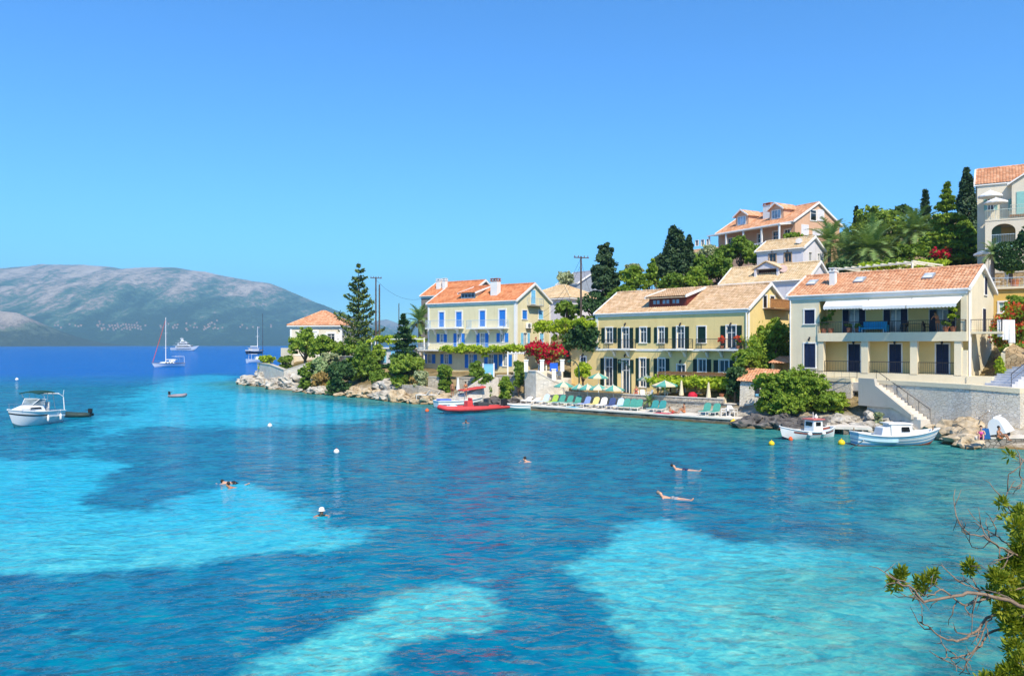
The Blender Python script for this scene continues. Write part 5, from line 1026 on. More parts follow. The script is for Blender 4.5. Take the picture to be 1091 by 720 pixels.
# pergolas
def pergola(label, corners, z0, h, mat, nb=8, beam=.12, posts=None):
    a, b, c, d = [Vector((p[0], p[1])) for p in corners]; o_ = a; root = empty('pergola', (a.x, a.y, z0), 0, label, 'pergola')
    k = 0
    for p in (posts or (a, b, c, d)):
        p = Vector(p)-o_; MB().box(p.x-.08, p.x+.08, p.y-.08, p.y+.08, -.5, h).build('post', mat, root)
    m = MB(); ln = lambda p, q, z: m.tube([(p.x-o_.x, p.y-o_.y, z), (q.x-o_.x, q.y-o_.y, z)], beam*.75, 4)
    ln(a, b, h+.06); ln(d, c, h+.06)
    for i in range(nb+1): t = i/nb; ln(a.lerp(b, t), d.lerp(c, t), h+.2)
    m.build('beam', mat, root); return root
pa, pb = dk(dkpx(701, 6), 6), dk(dkpx(778, 6), 6); pergola('vine covered timber pergola on the guesthouse terrace', [pa.xy, pb.xy, (pb+Vector((dn.x, dn.y, 0))*2.6).xy, (pa+Vector((dn.x, dn.y, 0))*2.6).xy], 1.5, 2.45, WOOD)
pergola('white pergola frame on the slope above the villa roof', [XY(893, 83), XY(972, 76), XY(1004, 80), XY(925, 88)], 12.6, 2.3, M('cream_steel', (.72, .68, .56), .6), 10, .14)
pergola('white pergola frame over the garden door of the blue shuttered house', [XY(541, 93), XY(574, 91), XY(582, 96), XY(548, 98)], 3.4, 2.5, TRIM)
pergola('thin white vine pergola behind the dark fir near the blue shuttered house', [XY(396, 113), XY(452, 108), XY(455, 112), XY(400, 117)], 5.0, 2.7, TRIM, 6)
# poles
def pole(label, px, ytop, Y, arms=((0, 1.1),), zb=None, lampz=None, r=.13):
    c = P(px, ytop, Y); z0 = gz(c.x, c.y); root = empty('utility_pole', (c.x, c.y, z0), R(20), label, 'utility pole', 'wooden utility poles'); h = c.z-z0
    MB().tube([(0, 0, -.6), (0, 0, h)], [r*1.25, r*.8], 9).build('pole', M('pole_wood', (.10, .075, .06), .9, .25, 3), root)
    for dz, w_ in arms:
        o = MB().box(-w_, w_, -.16, -.06, h-.25-dz, h-.13-dz).build('crossarm', M('pole_wood', (.10, .075, .06)), root); m = MB()
        for x in (-w_+.12, -w_*.4, w_*.4, w_-.12): m.lathe([(.04, 0), (.07, .06), (.05, .12), (.07, .17), (.02, .22)], 8, (x, -.11, h-.128-dz))
        m.build('insulator', M('insulator', (.18, .14, .12), .3), o)
    if lampz:
        m = MB(); m.tube([(0, 0, lampz), (.5, -.2, lampz+.35), (1.3, -.3, lampz+.6)], .04, 6); m.lathe([(.05, .05), (.2, -.05), (.2, -.12)], 10, (1.35, -.3, lampz+.6)); m.build('lamp_arm', M('grey_metal', (.30, .32, .34), .4), root)
    return root
pole('tall dark utility pole with crossarm left of the big conifer', 619, 273, 96, ((0, 1.0),), lampz=6.2); pole('utility pole with a crossarm right of the layered pine', 400.5, 295, 121, ((0, .9),)); pole('slightly shorter bare utility pole close beside the one with a crossarm', 404.2, 303, 119, ()); pole('slim lone pole behind the palm left of the blue shuttered house', 425, 323, 124, (), r=.08)
def wire(label, a, b, sag, r=.016):
    m = MB(); m.tube([a.lerp(b, t)+Vector((0, 0, -sag*4*t*(1-t))) for t in np.linspace(0, 1, 15)], r, 4); tag(m.build('power_cable', BLACKW), label, 'cable')
BLACKW = M('cable_black', (.03, .03, .035), .6)
for dz, lab in ((0, 'thin upper power cable from the tall pole towards the blue shuttered house'), (.8, 'thin lower power cable from the tall pole towards the blue shuttered house')): wire(lab, P(618, 277, 96)-Vector((0, 0, dz)), BLUEH.world(BLUEH.W+.1, 6, 8.0-dz), 1.0)
wire('slack power cable from the tall pole to the corner of the guesthouse', P(619.5, 279, 96), GUEST.world(.3, .3, 8.9), .8)
wire('thin power cable from the crossarm pole to the grey rendered house', P(400.5, 298, 121), P(450, 318, 124), 1.2)
# street lamps
for px, t, x, lab in ((617, 4.6, -1, 'dark green street lamp whose arm curves left by the lemon tree'), (672, 4.6, -1, 'dark green street lamp whose arm curves left before the guesthouse door')):
    p = dk(dkpx(px, t), t, .6); root = empty('street_lamp', p, deck_rz, lab, 'street lamp', 'curved street lamps by the deck'); LG = M('lamp_green', (.012, .05, .035), .45, .1)
    pts = [(0, 0, 0), (0, 0, 3.5)]+[(-(1-math.cos(a))*1.15, 0, 3.5+math.sin(a)*1.2) for a in np.linspace(.25, 1.75, 9)]
    MB().tube(pts, [.08]*2+[.06-.002*i for i in range(9)], 8).build('post', LG, root, smooth=True); e = pts[-1]
    MB().lathe([(.04, .1), (.1, 0), (.24, -.16), (.24, -.2)], 12, e).build('lamp_shade', LG, root)

# ------------------------------------------------------------------ rocks along the shore
def rock_mesh(seed, sub=3):
    bm = bmesh.new(); bmesh.ops.create_icosphere(bm, subdivisions=sub, radius=1)
    off_ = Vector((seed*7.3, seed*3.1, seed*1.7))
    for v in bm.verts:
        n = v.co.normalized(); d = mnoise.fractal(n*1.1+off_, 1., 2., 4)*.5+mnoise.cell(n*2.2+off_)*.14+mnoise.fractal(n*4+off_, 1, 2, 3)*.12; v.co = n*(1+d); v.co.z *= .8
    me = bpy.data.meshes.new('rock'); bm.to_mesh(me); bm.free(); return me
RM = [rock_mesh(i+1) for i in range(8)]
RMESH = {}
def rock(x, y, s, mat, label, group, sq=(1, 1, 1), sink=.3, zz=None):
    i = random.randrange(8); k = (i, mat.name)
    if k not in RMESH: q = RM[i].copy(); q.materials.append(mat); RMESH[k] = q
    z = zz if zz is not None else max(0, gz(x, y)); o = link('rock', RMESH[k], None, None, (x, y, z+s*sq[2]*.45-sink*s*.5), random.uniform(0, 6.28)); o.scale = (s*sq[0], s*sq[1], s*sq[2]); tag(o, label, 'rock', group); return o
def shore_line(px0, px1):
    pts = SHORE; out = []
    for (x0, y0), (x1, y1) in zip(pts[:-1], pts[1:]):
        for t in np.linspace(0, 1, 12, endpoint=False):
            x, y = x0+(x1-x0)*t, y0+(y1-y0)*t; px = CX+x/y*F
            if px0 <= px <= px1 and y < 150: out.append((x, y))
    return out
def strew(px0, px1, n, smin, smax, mat, label, group, inl=(0, 2.5), sq=(1, 1, .7)):
    L = shore_line(px0, px1)
    for _ in range(n):
        x, y = random.choice(L); d = random.uniform(*inl); s = random.uniform(smin, smax)
        nx, ny = .35, .94; rock(x+nx*d+random.uniform(-.7, .7), y+ny*d, s, mat, label, group, (random.uniform(.8, 1.5), random.uniform(.8, 1.2), random.uniform(.45, .85)))
strew(256, 345, 46, .6, 1.5, ROCK, 'white limestone boulder on the shore below the walls of the point', 'white boulders round the point', (-.2, 5))
strew(345, 402, 22, .5, 1.1, ROCKO, 'low ochre ledge rock under the dark green shrubs', 'ochre ledges below the shrubs', (-.2, 1.6), )
strew(396, 432, 17, .7, 1.6, ROCK, 'big grey white rock below the round pine', 'rocks under the round pine', (0, 4.5))
strew(428, 470, 24, .7, 1.5, ROCKO, 'flat sunlit ledge rock left of the red boats', 'ledges left of the red boats', (-.3, 2))
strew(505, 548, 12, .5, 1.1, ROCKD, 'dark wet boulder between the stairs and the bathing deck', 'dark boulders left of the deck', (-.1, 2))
strew(798, 878, 34, .6, 1.1, ROCKD, 'boulder painted dark for the shade of the big bush', 'dark boulders under the big bush', (-.2, 1.6))
strew(878, 960, 32, .4, .95, ROCK, 'pale limestone boulder behind the moored fishing boats', 'pale boulders below the villa steps', (.5, 3.5))
strew(1004, 1046, 26, .6, 1.3, ROCKO, 'flat sunlit ochre rock between the blue striped boat and the quay', 'ochre rocks beside the quay', (-.2, 2.6))

# ------------------------------------------------------------------ plants
B, TR = 'bush', 'tree'
plant('bush', 'low bright shrub on the ledge right of the straw coloured bush', B, 356, 409, 9, 7, 110.5, G_BRIGHT, 900, .32)
plant('bush', 'olive shrub spreading over the rocks left of the round pine', B, 405, 402, 11, 9, 104.5, G_MID, 1300, .34)
plant('bush', 'dry grassy tuft under the round pine', B, 444, 404, 10, 4, 98.5, G_STRAW, 800, .26)
plant('bush', 'green shrub cascading beside the sunlit sea wall', B, 333, 391, 8, 7, 119.5, G_BRIGHT, 900, .32)
plant('tree', 'airy light green tree against the left front of the cottage', TR, 325, 366, 19, 17, 128, G_BRIGHT, 2600, .42)
plant('tree', 'taller light green tree hiding the middle of the cottage front', TR, 344, 371, 17, 15, 126, G_BRIGHT, 2000, .42)
plant('bush', 'bright green shrub under the cottage window', B, 366, 373, 17, 12, 124, G_BRIGHT, 2000, .38)
plant('bush', 'low yellow green hedge bush on the tip of the sea wall', B, 284, 382.5, 11, 4.5, 137, G_LEMON, 1100, .34, dep=.6)
plant('bush', 'dark olive clump beside the yellow green hedge bush', B, 304, 384, 8.5, 5.5, 134, G_MID, 900, .34)
plant('bush', 'grey green prickly pear clump above the dry grass', B, 341, 389, 9.5, 9, 118, G_CACT, 700, .62, lump=.3)
plant('bush', 'straw coloured dry bush at the foot of the prickly pear', B, 342, 404, 11, 8, 114, G_STRAW, 1500, .34, lump=.4)
plant('bush', 'small green thorny bush left of the straw coloured bush', B, 325, 400, 9, 9, 117, G_MID, 1000, .36)
plant('bush', 'broad dark green shrub in the middle of the point', B, 386, 388, 20, 24, 110, G_MID, 3600, .40, nb=7)
plant('bush', 'deep green shrub leaning over the ledge', B, 363, 399, 16, 15, 108, G_DARK, 2400, .38, nb=6)
plant('bush', 'mid green shrub left of the dark fir', B, 403, 382, 12, 15, 112, G_BRIGHT, 1700, .36)
plant('bush', 'dry ochre shrub under the cottage trees', B, 352, 381, 12, 5, 121, G_OLIVE, 900, .36)
plant('pine_tree', 'round bright green pine bush on a short trunk above the rocks', 'pine tree', 433, 391, 25, 14, 101, G_PINEB, 5200, .30, nb=8, lump=.3, nl=34)
whorl_tree('norfolk_pine', 'tall tiered Norfolk pine with open whorls of branches behind the cottage', 382, 279, 384, 23, 126, G_PINE, 'pine tree', 13, 6, .26, 62, .26, .14, dens=1.0, irregular=.24, shape=1.6)
whorl_tree('fir_tree', 'dark drooping fir between the palm and the round pine', 430, 333, 384, 18, 106, G_DARK, 'fir tree', 10, 7, .3, 95, .04, .06, droop=.08, irregular=.35, shape=1.3)
palm('feathery palm left of the blue shuttered house', 447, 343, 115, 20, 3.2, 40, True)
plant('bush', 'dull green bush below the lower left shutters', B, 474, 397, 10, 9, 95, G_MID, 1400, .34)
plant('bush', 'dark green bush in the middle of the blue house terrace', B, 509, 396, 10, 11, 92.5, G_MID, 1500, .32)
plant('bush', 'low bush below the dark green terrace bush', B, 519, 405, 9, 7, 90.5, G_MID, 900, .32)
plant('bush', 'fresh green shrub at the foot of the long stairs', B, 539, 409, 9, 9, 88, G_BRIGHT, 1200, .3)
plant('tree', 'tall narrow dark shrub between the stairs and the bastion', TR, 553, 401, 6.5, 19, 89.5, G_MID, 1600, .3, nb=6)
plant('bush', 'small dusty shrub on the sea wall beside the pier', B, 449, 400, 9, 5, 96, G_OLIVE, 700, .3)
plant('tree', 'tall dark treetop right of the Norfolk pine', TR, 392, 371, 9, 9, 122, G_DARK, 900, .38)
plant('tree', 'round lemon tree in front of the guesthouse annexe', TR, 621, 395.5, 11, 10, 87, G_LEMON, 1700, .27)
c0, c1 = P(608, 357, 93), P(634, 357, 90); spray('hedge', 'thick dark green hedge on the annexe roof terrace', 'hedge', [c0.lerp(c1, t)+Vector((0, 0, z_)) for t in np.linspace(0, 1, 7) for z_ in (-.9, -.2, .6)], G_DARK, 2600, .28, (.5, .5, .45))
spray('hedge', 'bright top growth trailing over the annexe hedge', 'hedge', [c0.lerp(c1, t)+Vector((0, -.1, 1.35)) for t in np.linspace(-.5, 1, 9)], G_LEMON, 1500, .26, (.5, .5, .3))
spray('vine', 'yellow green vine trained along the left half of the blue house terrace', 'vine', [P(px, 371.5+random.uniform(-1, 1), 97) for px in range(477, 522, 4)], G_LEMON, 1500, .27, (.55, .5, .28))
spray('vine', 'yellow vine trained along the right half of the blue house terrace', 'vine', [P(px, 372+random.uniform(-1, 1), 94) for px in range(531, 566, 4)], G_LEMON, 1200, .27, (.55, .6, .24))
spray('vine', 'pale green vine hanging over the terrace between the blue house and the tall pole', 'vine', [P(px, 349+random.uniform(-2, 1.5), 99) for px in range(577, 612, 4)], G_LEMON, 1500, .3, (.6, .6, .4))
spray('vine', 'light green vine on the thin white pergola behind the fir', 'vine', [P(px, 361+random.uniform(-1, 1), 112) for px in range(396, 456, 5)], G_LEMON, 1400, .32, (.7, .6, .25))
spray('bougainvillea', 'crimson bougainvillea spilling over the bastion terrace', 'bougainvillea', [P(px, 374.5+random.uniform(-2.5, 3), 90.5) for px in range(566, 600, 3)]+[P(px, 382, 90.5) for px in (576, 584, 590)], G_MID, 900, .24, (.55, .6, .42), extra=(G_RED, 3000, 'blossom'))
spray('vine', 'lime green grape vine over the guesthouse pergola', 'vine', [(pa.lerp(pb, t)+Vector((dn.x, dn.y, 0))*s_+Vector((0, 0, 2.75+random.uniform(-.25, .2)))) for t in np.linspace(-.03, 1.02, 16) for s_ in (-.2, .9, 2)], G_LEMON, 4200, .25, (.5, .5, .3))
plant('tree', 'yellow green tree at the right end of the guesthouse front', TR, 796, 385, 15, 14, 74.5, G_BRIGHT, 2600, .24, nb=6)
q_ = [GUEST.world(GUEST.W+.5, v, z) for v in (.5, 1.8, 3.2, 4.6, 6) for z in (2.6, 3.8, 5.0, 5.9)]; spray('creeper', 'dense green creeper covering the gable of the guesthouse', 'creeper', q_, G_BRIGHT, 5200, .27, (.6, .75, .6))
plant('tree', 'bright green tree between the creeper and the villa', TR, 826, 352, 14, 14, 77, G_BRIGHT, 2200, .25)
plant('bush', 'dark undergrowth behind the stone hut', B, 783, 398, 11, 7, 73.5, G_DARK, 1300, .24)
plant('bush', 'big bright green mastic bush left of the steps, its left third', B, 822, 413, 22, 17, 68.5, G_BRIGHT, 4600, .2, nb=9, nl=30, lump=.3)
plant('bush', 'big bright green mastic bush in the middle of the shore thicket', B, 853, 416, 30, 24, 67.5, G_BRIGHT, 8200, .2, nb=12, nl=34, lump=.27)
plant('bush', 'lower mastic bush reaching right to the cream stair wall', B, 884, 431, 24, 15, 66.2, G_BRIGHT, 4800, .2, nb=9, nl=30, lump=.3)
plant('bush', 'low mastic bush over the dark boulders behind the red and white boat', B, 836, 432, 24, 13, 66.5, G_BRIGHT, 4200, .2, nb=9, nl=30, lump=.3)
plant('bush', 'small olive weed tuft on the rocks below the steps', B, 936, 443, 6, 4, 61.8, G_OLIVE, 420, .16)
# hillside
plant('tree', 'round mid green tree left of the dormered white house roof', TR, 766, 285, 17, 15, 101, G_MID, 2600, .32, nb=7)
plant('tree', 'bright green tree directly below the hill house veranda', TR, 806, 274, 13, 12, 106, G_BRIGHT, 2000, .32, nb=6)
plant('tree', 'dark green tree under the left end of the hill house veranda', TR, 772, 271, 13, 10, 110, G_MID, 1700, .32, nb=6)
plant('tree', 'light green tree between the olive and the dormered white house', TR, 738, 284, 15, 15, 106, G_BRIGHT, 2300, .32, nb=6)
plant('tree', 'mid green tree left of the light green one above the guesthouse ridge', TR, 716, 303, 16, 13, 100, G_MID, 2000, .3, nb=6)
plant('tree', 'shaded green tree below the ragged conifer right side', TR, 663, 316, 16, 13, 99, G_MID, 1900, .3, nb=6)
plant('bush', 'leafy bank of shrubs between palms and the white pergola', B, 945, 284, 30, 8, 88, G_MID, 2800, .26, nb=8)
plant('bush', 'green bank of shrubs behind the cedar trunk', B, 1000, 282, 20, 9, 90, G_BRIGHT, 2200, .26, nb=7)
plant('tree', 'yellow green tree on the slope left of the apartment house', TR, 1026, 252, 15, 17, 92, G_BRIGHT, 2600, .28, nb=7)
plant('tree', 'mid green tree between the umbrella pine and the fir', TR, 968, 247, 16, 15, 112, G_MID, 2300, .34, nb=7)
plant('cypress_tree', 'huge dark cypress conifer with ragged flat clumps right of the utility pole', 'conifer', 646, 303, 20, 38, 103, G_CYP, 6500, .34, nb=11, lump=.30, nl=16, dep=.9)
plant('cypress_tree', 'narrow dark spire topping the ragged conifer', 'conifer', 645, 276, 10, 19, 104, G_CYP, 2200, .32, nb=6, lump=.34, nl=12)
column('cypress_tree', 'dark forked cypress, its taller left spire above the guesthouse roof', 719, 243, 312, 13, 104, G_CYP, 4200, .32, taper=2.6, rag=.25)
column('cypress_tree', 'slim dark cypress joined to the taller forked one', 734, 251, 310, 6.5, 103, G_CYP, 1900, .3, taper=2)
plant('tree', 'dark bushy conifer left of the forked cypress', TR, 701, 292, 13, 22, 104, G_CYP, 2300, .34)
plant('tree', 'fresh green tree right of the ragged conifer', TR, 676, 302, 15, 20, 101, G_BRIGHT, 2600, .32)
plant('tree', 'pale olive tree peeping over the fresh green tree', TR, 676, 288, 10, 7, 106, G_OLIVE, 1000, .3)
plant('tree', 'yellow green tree behind the guesthouse dormer', TR, 694, 295, 11, 20, 103, G_BRIGHT, 1700, .32)
plant('tree', 'silvery olive tree left of the conifer above the white house', TR, 603, 299, 12, 10, 142, G_OLIVE, 1500, .36)
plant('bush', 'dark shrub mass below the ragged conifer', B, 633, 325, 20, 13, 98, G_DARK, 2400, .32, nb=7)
plant('bush', 'olive green shrub mass below the white hipped house', B, 605, 330, 17, 11, 105, G_MID, 1900, .34, nb=6)
plant('bush', 'mid green shrub behind the left verge of the guesthouse', B, 628, 345, 12, 9, 97, G_MID, 1200, .3)
plant('tree', 'broad mid green tree above the right half of the guesthouse roof', TR, 752, 287, 19, 16, 103, G_MID, 2900, .32, nb=7)
plant('tree', 'silvery olive tree between forked cypress and hill house', TR, 757, 270, 14, 10, 112, G_OLIVE, 1700, .34)
plant('tree', 'round green tree under the veranda of the hill house', TR, 789, 267, 17, 14, 108, G_MID, 2600, .34, nb=7)
plant('bush', 'yellow green thicket left of the dormered white house', B, 742, 297, 18, 12, 99, G_BRIGHT, 2100, .3, nb=6)
plant('bush', 'bright vine leaves under the tan gable', B, 845, 252, 12, 5, 109, G_BRIGHT, 900, .3)
plant('tree', 'dark round treetops on the hilltop right of the tan gable', TR, 901, 257, 9, 11, 124, G_DARK, 1300, .38)
column('cypress_tree', 'tiny distant cypress right of the tan gable', 912.5, 220, 246, 3, 130, G_CYP, 500, .4, taper=1.6)
plant('pine_tree', 'wide umbrella pine crowning the hill', 'pine tree', 934, 241, 37, 20, 118, G_PINEB, 6800, .36, nb=12, lump=.27, nl=30)
plant('tree', 'dark bushy treetops behind the umbrella pine', TR, 962, 224, 10, 6, 128, G_DARK, 900, .4)
whorl_tree('fir_tree', 'pointed dark fir against the sky between pine and cypress', 986, 202, 256, 9, 121, G_CYP, 'fir tree', 13, 7, .38, 40, .0, .05, droop=.15)
column('cypress_tree', 'tall dark cypress standing left of the apartment house', 1030, 180, 275, 11.5, 100, G_CYP, 5200, .32, taper=1.9, rag=.1)
whorl_tree('cedar_tree', 'light green cedar with spreading flat layers before the apartment house', 1009, 194, 292, 33, 86, G_PINEB, 'cedar', 14, 8, .24, 150, .05, .12, irregular=.28, shape=.85, dens=1.2)
palm('tall palm in front of the umbrella pine', 975, 247, 105, 22, 4.2, 54, True)
palm('broad silver green palm left of the white pergola', 929, 266, 96, 22, 4.4, 60, True)
palm('lower palm behind the villa roof ridge', 905, 270, 99, 20, 3.8, 46)
palm('drooping palm beside the small white upper house', 884, 258, 104, 24, 3.9, 46)
plant('bush', 'fresh green shrub right of the silver palm', B, 985, 265, 14, 13, 98, G_BRIGHT, 2000, .32)
plant('bush', 'deep green shrub mass between palms and cedar', B, 962, 272, 18, 11, 95, G_MID, 2200, .3, nb=6)
plant('bush', 'green shrub beside the red flowers above the villa ridge', B, 1020, 283, 14, 8, 88, G_BRIGHT, 1500, .26)
plant('bush', 'dark shrub mass behind the villa ridge at its left end', B, 895, 285, 20, 8, 92, G_DARK, 2000, .28, nb=6)
plant('bush', 'dark shrub mass under the umbrella pine', B, 915, 258, 17, 9, 112, G_MID, 1900, .34, nb=6)
plant('bush', 'mid green shrub under the cypress', B, 1032, 268, 13, 12, 94, G_MID, 1500, .3)
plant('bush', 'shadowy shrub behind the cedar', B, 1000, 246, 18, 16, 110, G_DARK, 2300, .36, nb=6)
spray('vine', 'olive yellow vine over the white pergola above the villa', 'vine', [P(px, 285-(px-900)*.045+random.uniform(-1.5, 1.2), 81) for px in range(925, 1004, 5)], G_LEMON, 1500, .24, (.6, .9, .2))
spray('bougainvillea', 'small bright red flowering shrub behind the villa roof', 'bougainvillea', [P(px, 271+random.uniform(-1.5, 2), 84) for px in range(994, 1010, 3)], G_MID, 300, .22, (.4, .4, .3), extra=(G_RED, 700, 'blossom'))
p = P(1077, 272, 71); root = empty('hedge', (p.x, p.y, p.z-1.25), -R(30), 'dark clipped box hedge in front of the apartment house', 'hedge')
q = rng.random((5200, 3))*2-1; ax = np.argmax(np.abs(q), 1); q[np.arange(len(q)), ax] = np.sign(q[np.arange(len(q)), ax]); q = np.sign(q)*np.abs(q)**1.0; q *= np.minimum(1, 1.28/np.linalg.norm(q, axis=1))[:, None]
V, Q = leaves(q*np.array([1.15, .9, 1.2])+np.array([0, 0, 1.15])+rng.normal(size=q.shape)*.03, .15, .3); link('foliage', np_mesh('foliage', V, Q), G_DARK, root); MB().box(-.15, .15, -.15, .15, -1.2, .9).build('trunk', BARK, root)
palm('squat palm under the white parasol at the apartment house', 1058, 271, 72, 9, 1.5, 34, trunk_r=.16)
plant('tree', 'dark green tree reaching in from the right edge before the apartments', TR, 1098, 254, 15, 16, 70, G_DARK, 2600, .24, nb=6)
spray('bougainvillea', 'orange red bougainvillea tumbling over the stairs at the right edge', 'bougainvillea', [P(px, py, 64) for px, py in ((1070, 345), (1078, 338), (1086, 334), (1092, 345), (1076, 353), (1084, 350), (1092, 356), (1072, 362), (1066, 350), (1098, 335))], G_BRIGHT, 2200, .2, (.5, .5, .5), extra=(G_ORED, 1300, 'blossom'))
plant('bush', 'young lime green shrub by the stairs at the right edge', B, 1066, 393, 6, 13, 61.5, G_LEMON, 1100, .18, nb=5)
plant('tree', 'green leafy branches above the bougainvillea at the right edge', TR, 1084, 326, 12, 13, 66, G_BRIGHT, 1900, .2)
plant('bush', 'dark green shrub beside the garden wall at the villa gable', B, 1073, 375, 7, 9, 63, G_MID, 900, .2)
# ------------------------------------------------------------------ boats
GEL = M('white_gelcoat', (.80, .80, .79), .25, .03, 1, 0, 1, .5); BOATW = M('boat_white', (.76, .77, .76), .45, .08, 2); SEABLUE = M('boat_blue', (.10, .30, .52), .45, .1); LIGHTB = M('boat_pale_blue', (.45, .64, .74), .5, .1); ANTIF = M('red_bottom', (.26, .06, .035), .7, .25, 3); REDP = M('red_paint', (.62, .05, .04), .45, .12); DWOOD = M('deck_wood', (.34, .22, .12), .7, .25, 5)
RUBR = M('red_rubber', (.66, .07, .07), .5, .1); RUBD = M('dark_rubber', (.03, .055, .05), .55, .2); BLACK = M('black_plastic', (.015, .015, .018), .45); STEEL = M('steel', (.6, .6, .62), .25, .05, 2, 0, 1, .5, .9); NAVYH = M('navy_hull', (.012, .016, .04), .3)
FS = (0, .12, .3, .5, .68, .84, 1)
class Hull:
    def __init__(s, L, B, zb, zs, zm, draft=.35, transom=.75, rake=.25, fine=2.2, n=22):
        s.p = dict(L=L, B=B); s.st = []
        for i in range(n+1):
            t = i/n; b = B/2*(transom+(1-transom)*math.sin(min(1, t/.45)*math.pi/2)) if t < .45 else B/2*max(.012, 1-((t-.45)/.55)**fine)
            sh = zm+(zb-zm)*max(0, (t-.35)/.65)**2+(zs-zm)*max(0, (.35-t)/.35)**2; k = -draft*(1-max(0, (t-.62)/.38)**3)+.0
            row = []
            for f in FS: row.append(Vector((-L/2+L*t+rake*L*.5*(f-1)*t**5*.8, b*f**(.42+.25*t), k+(sh-k)*f**1.25)))
            s.st.append(row)
    def at(s, i, f):
        row = s.st[i]
        for a in range(len(FS)-1):
            if FS[a] <= f <= FS[a+1]: u = (f-FS[a])/(FS[a+1]-FS[a]); return row[a].lerp(row[a+1], u)
    def band(s, f0, f1, o, i0=0, i1=None, k=5):
        m = MB(); i1 = i1 or len(s.st)-1
        for sg in (1, -1):
            base = len(m.v)
            for i in range(i0, i1+1):
                for j in range(k+1):
                    p = s.at(i, f0+(f1-f0)*j/k); m.v.append((p.x+(.5*o if i == i1 else 0), sg*(p.y+o), p.z))
            for i in range(i1-i0):
                for j in range(k): a = base+i*(k+1)+j; m.f.append((a, a+1, a+k+2, a+k+1))
        if f0 == 0 or True:
            if i0 == 0:
                r = [s.at(0, f0+(f1-f0)*j/k) for j in range(k+1)]; m.poly([(p.x-o*.5, p.y+o, p.z) for p in r]+[(p.x-o*.5, -p.y-o, p.z) for p in reversed(r)])
        return m
    def deck(s, dz, i0=0, i1=None, inset=.06):
        m = MB(); i1 = i1 or len(s.st)-1
        for i in range(i0, i1):
            a, b = s.st[i][-1], s.st[i+1][-1]; ya, yb = max(.005, a.y-inset), max(.005, b.y-inset); m.quad((a.x, -ya, a.z+dz), (b.x, -yb, b.z+dz), (b.x, yb, b.z+dz), (a.x, ya, a.z+dz))
        return m
    def inner(s, dz, i0=0, i1=None, inset=.07):
        m = MB(); i1 = i1 or len(s.st)-1
        for sg in (1, -1):
            for i in range(i0, i1):
                a, b = s.st[i][-1], s.st[i+1][-1]; ya, yb = max(.005, a.y-inset), max(.005, b.y-inset); m.quad((a.x, sg*ya, a.z), (b.x, sg*yb, b.z), (b.x, sg*yb, b.z+dz), (a.x, sg*ya, a.z+dz))
        return m
    def gunwale(s, r, m=None):
        m = m or MB()
        for sg in (1, -1): m.tube([(q[-1].x, sg*q[-1].y, q[-1].z+.01) for q in s.st], r, 6)
        a = s.st[0][-1]; m.tube([(a.x, -a.y, a.z+.01), (a.x, a.y, a.z+.01)], r, 6); return m
def boat(name, label, cat, px, py, rz, group=None, Y=None):
    p = PZ(px, py, 0) if Y is None else Vector(((px-CX)/F*Y, Y, 0)); return empty(name, p, R(rz), label, cat, group)
# cruiser
bo = boat('motor_cruiser', 'white motor cruiser with dark green bimini top moored at the left edge', 'motorboat', 35, 452.5, 262); bo.scale = (.77, .86, 1.0)
hu = Hull(7.4, 2.6, 1.55, 1.05, 1.15, .4, .85, .35); hull_ = hu.band(0, 1, 0).build('hull', GEL, bo, smooth=True); hu.band(.80, .86, .012, 0, None, 1).build('black_stripe', BLACK, hull_); hu.band(0, .34, .008).build('bottom_paint', M('teal_bottom', (.06, .22, .27), .5), hull_)
hu.gunwale(.05).build('rub_rail', GEL, hull_); hu.deck(-.02, 9).build('foredeck', GEL, bo)
m = hu.deck(-.5, 0, 9); m2 = hu.inner(-.5, 0, 9); m.v, m.f = m.v+m2.v, m.f+[tuple(i+len(m.v) for i in f) for f in m2.f]; m.build('cockpit_floor', GEL, bo)
m = MB(); m.hexa([(-.6, -1.15, 1.1), (3.0, -.45, 1.45), (3.0, .45, 1.45), (-.6, 1.15, 1.1)], [(-.3, -.95, 1.75), (1.3, -.4, 1.78), (1.3, .4, 1.78), (-.3, .95, 1.75)]); cab = m.build('cabin', GEL, bo, bevel=.08)
m = MB(); [m.hexa([(.0, s_*1.01, 1.42), (1.6, s_*.80, 1.50), (1.6, s_*.79, 1.50), (0, s_*.99, 1.42)], [(.1, s_*.985, 1.56), (1.2, s_*.77, 1.60), (1.2, s_*.75, 1.60), (.1, s_*.96, 1.56)]) for s_ in (-1, 1)]; m.build('side_window', GLD, cab)
m = MB(); m.add([(.9, -.55, 1.76), (.9, .55, 1.76), (.1, .85, 2.28), (.1, -.85, 2.28), (-.7, 1.0, 2.2), (-.7, -1.0, 2.2), (-.3, 1.05, 1.74), (-.3, -1.05, 1.74)], [(0, 1, 2, 3), (1, 6, 4, 2), (0, 3, 5, 7)]); m.build('windscreen', glass('screen_glass', (.2, .26, .3)), bo)
m = MB(); [m.tube(q, .03, 6) for q in ([(.9, -.55, 1.76), (.1, -.85, 2.28), (-.7, -1.0, 2.2)], [(.9, .55, 1.76), (.1, .85, 2.28), (-.7, 1.0, 2.2)], [(.1, -.85, 2.28), (.1, .85, 2.28)])]; m.build('screen_frame', GEL, bo)
m = MB(); [m.tube([(-.8, s_*1.1, 1.3), (-.9, s_*1.0, 2.75), (.5, s_*.95, 2.78)], .03, 6) for s_ in (-1, 1)]; [m.tube([(-2.0, s_*1.1, 1.2), (-1.7, s_*1.0, 2.75)], .03, 6) for s_ in (-1, 1)]; m.tube([(-.8, -1.1, 1.3), (.45, -.95, 2.75)], .03); fr_ = m.build('bimini_frame', STEEL, bo)
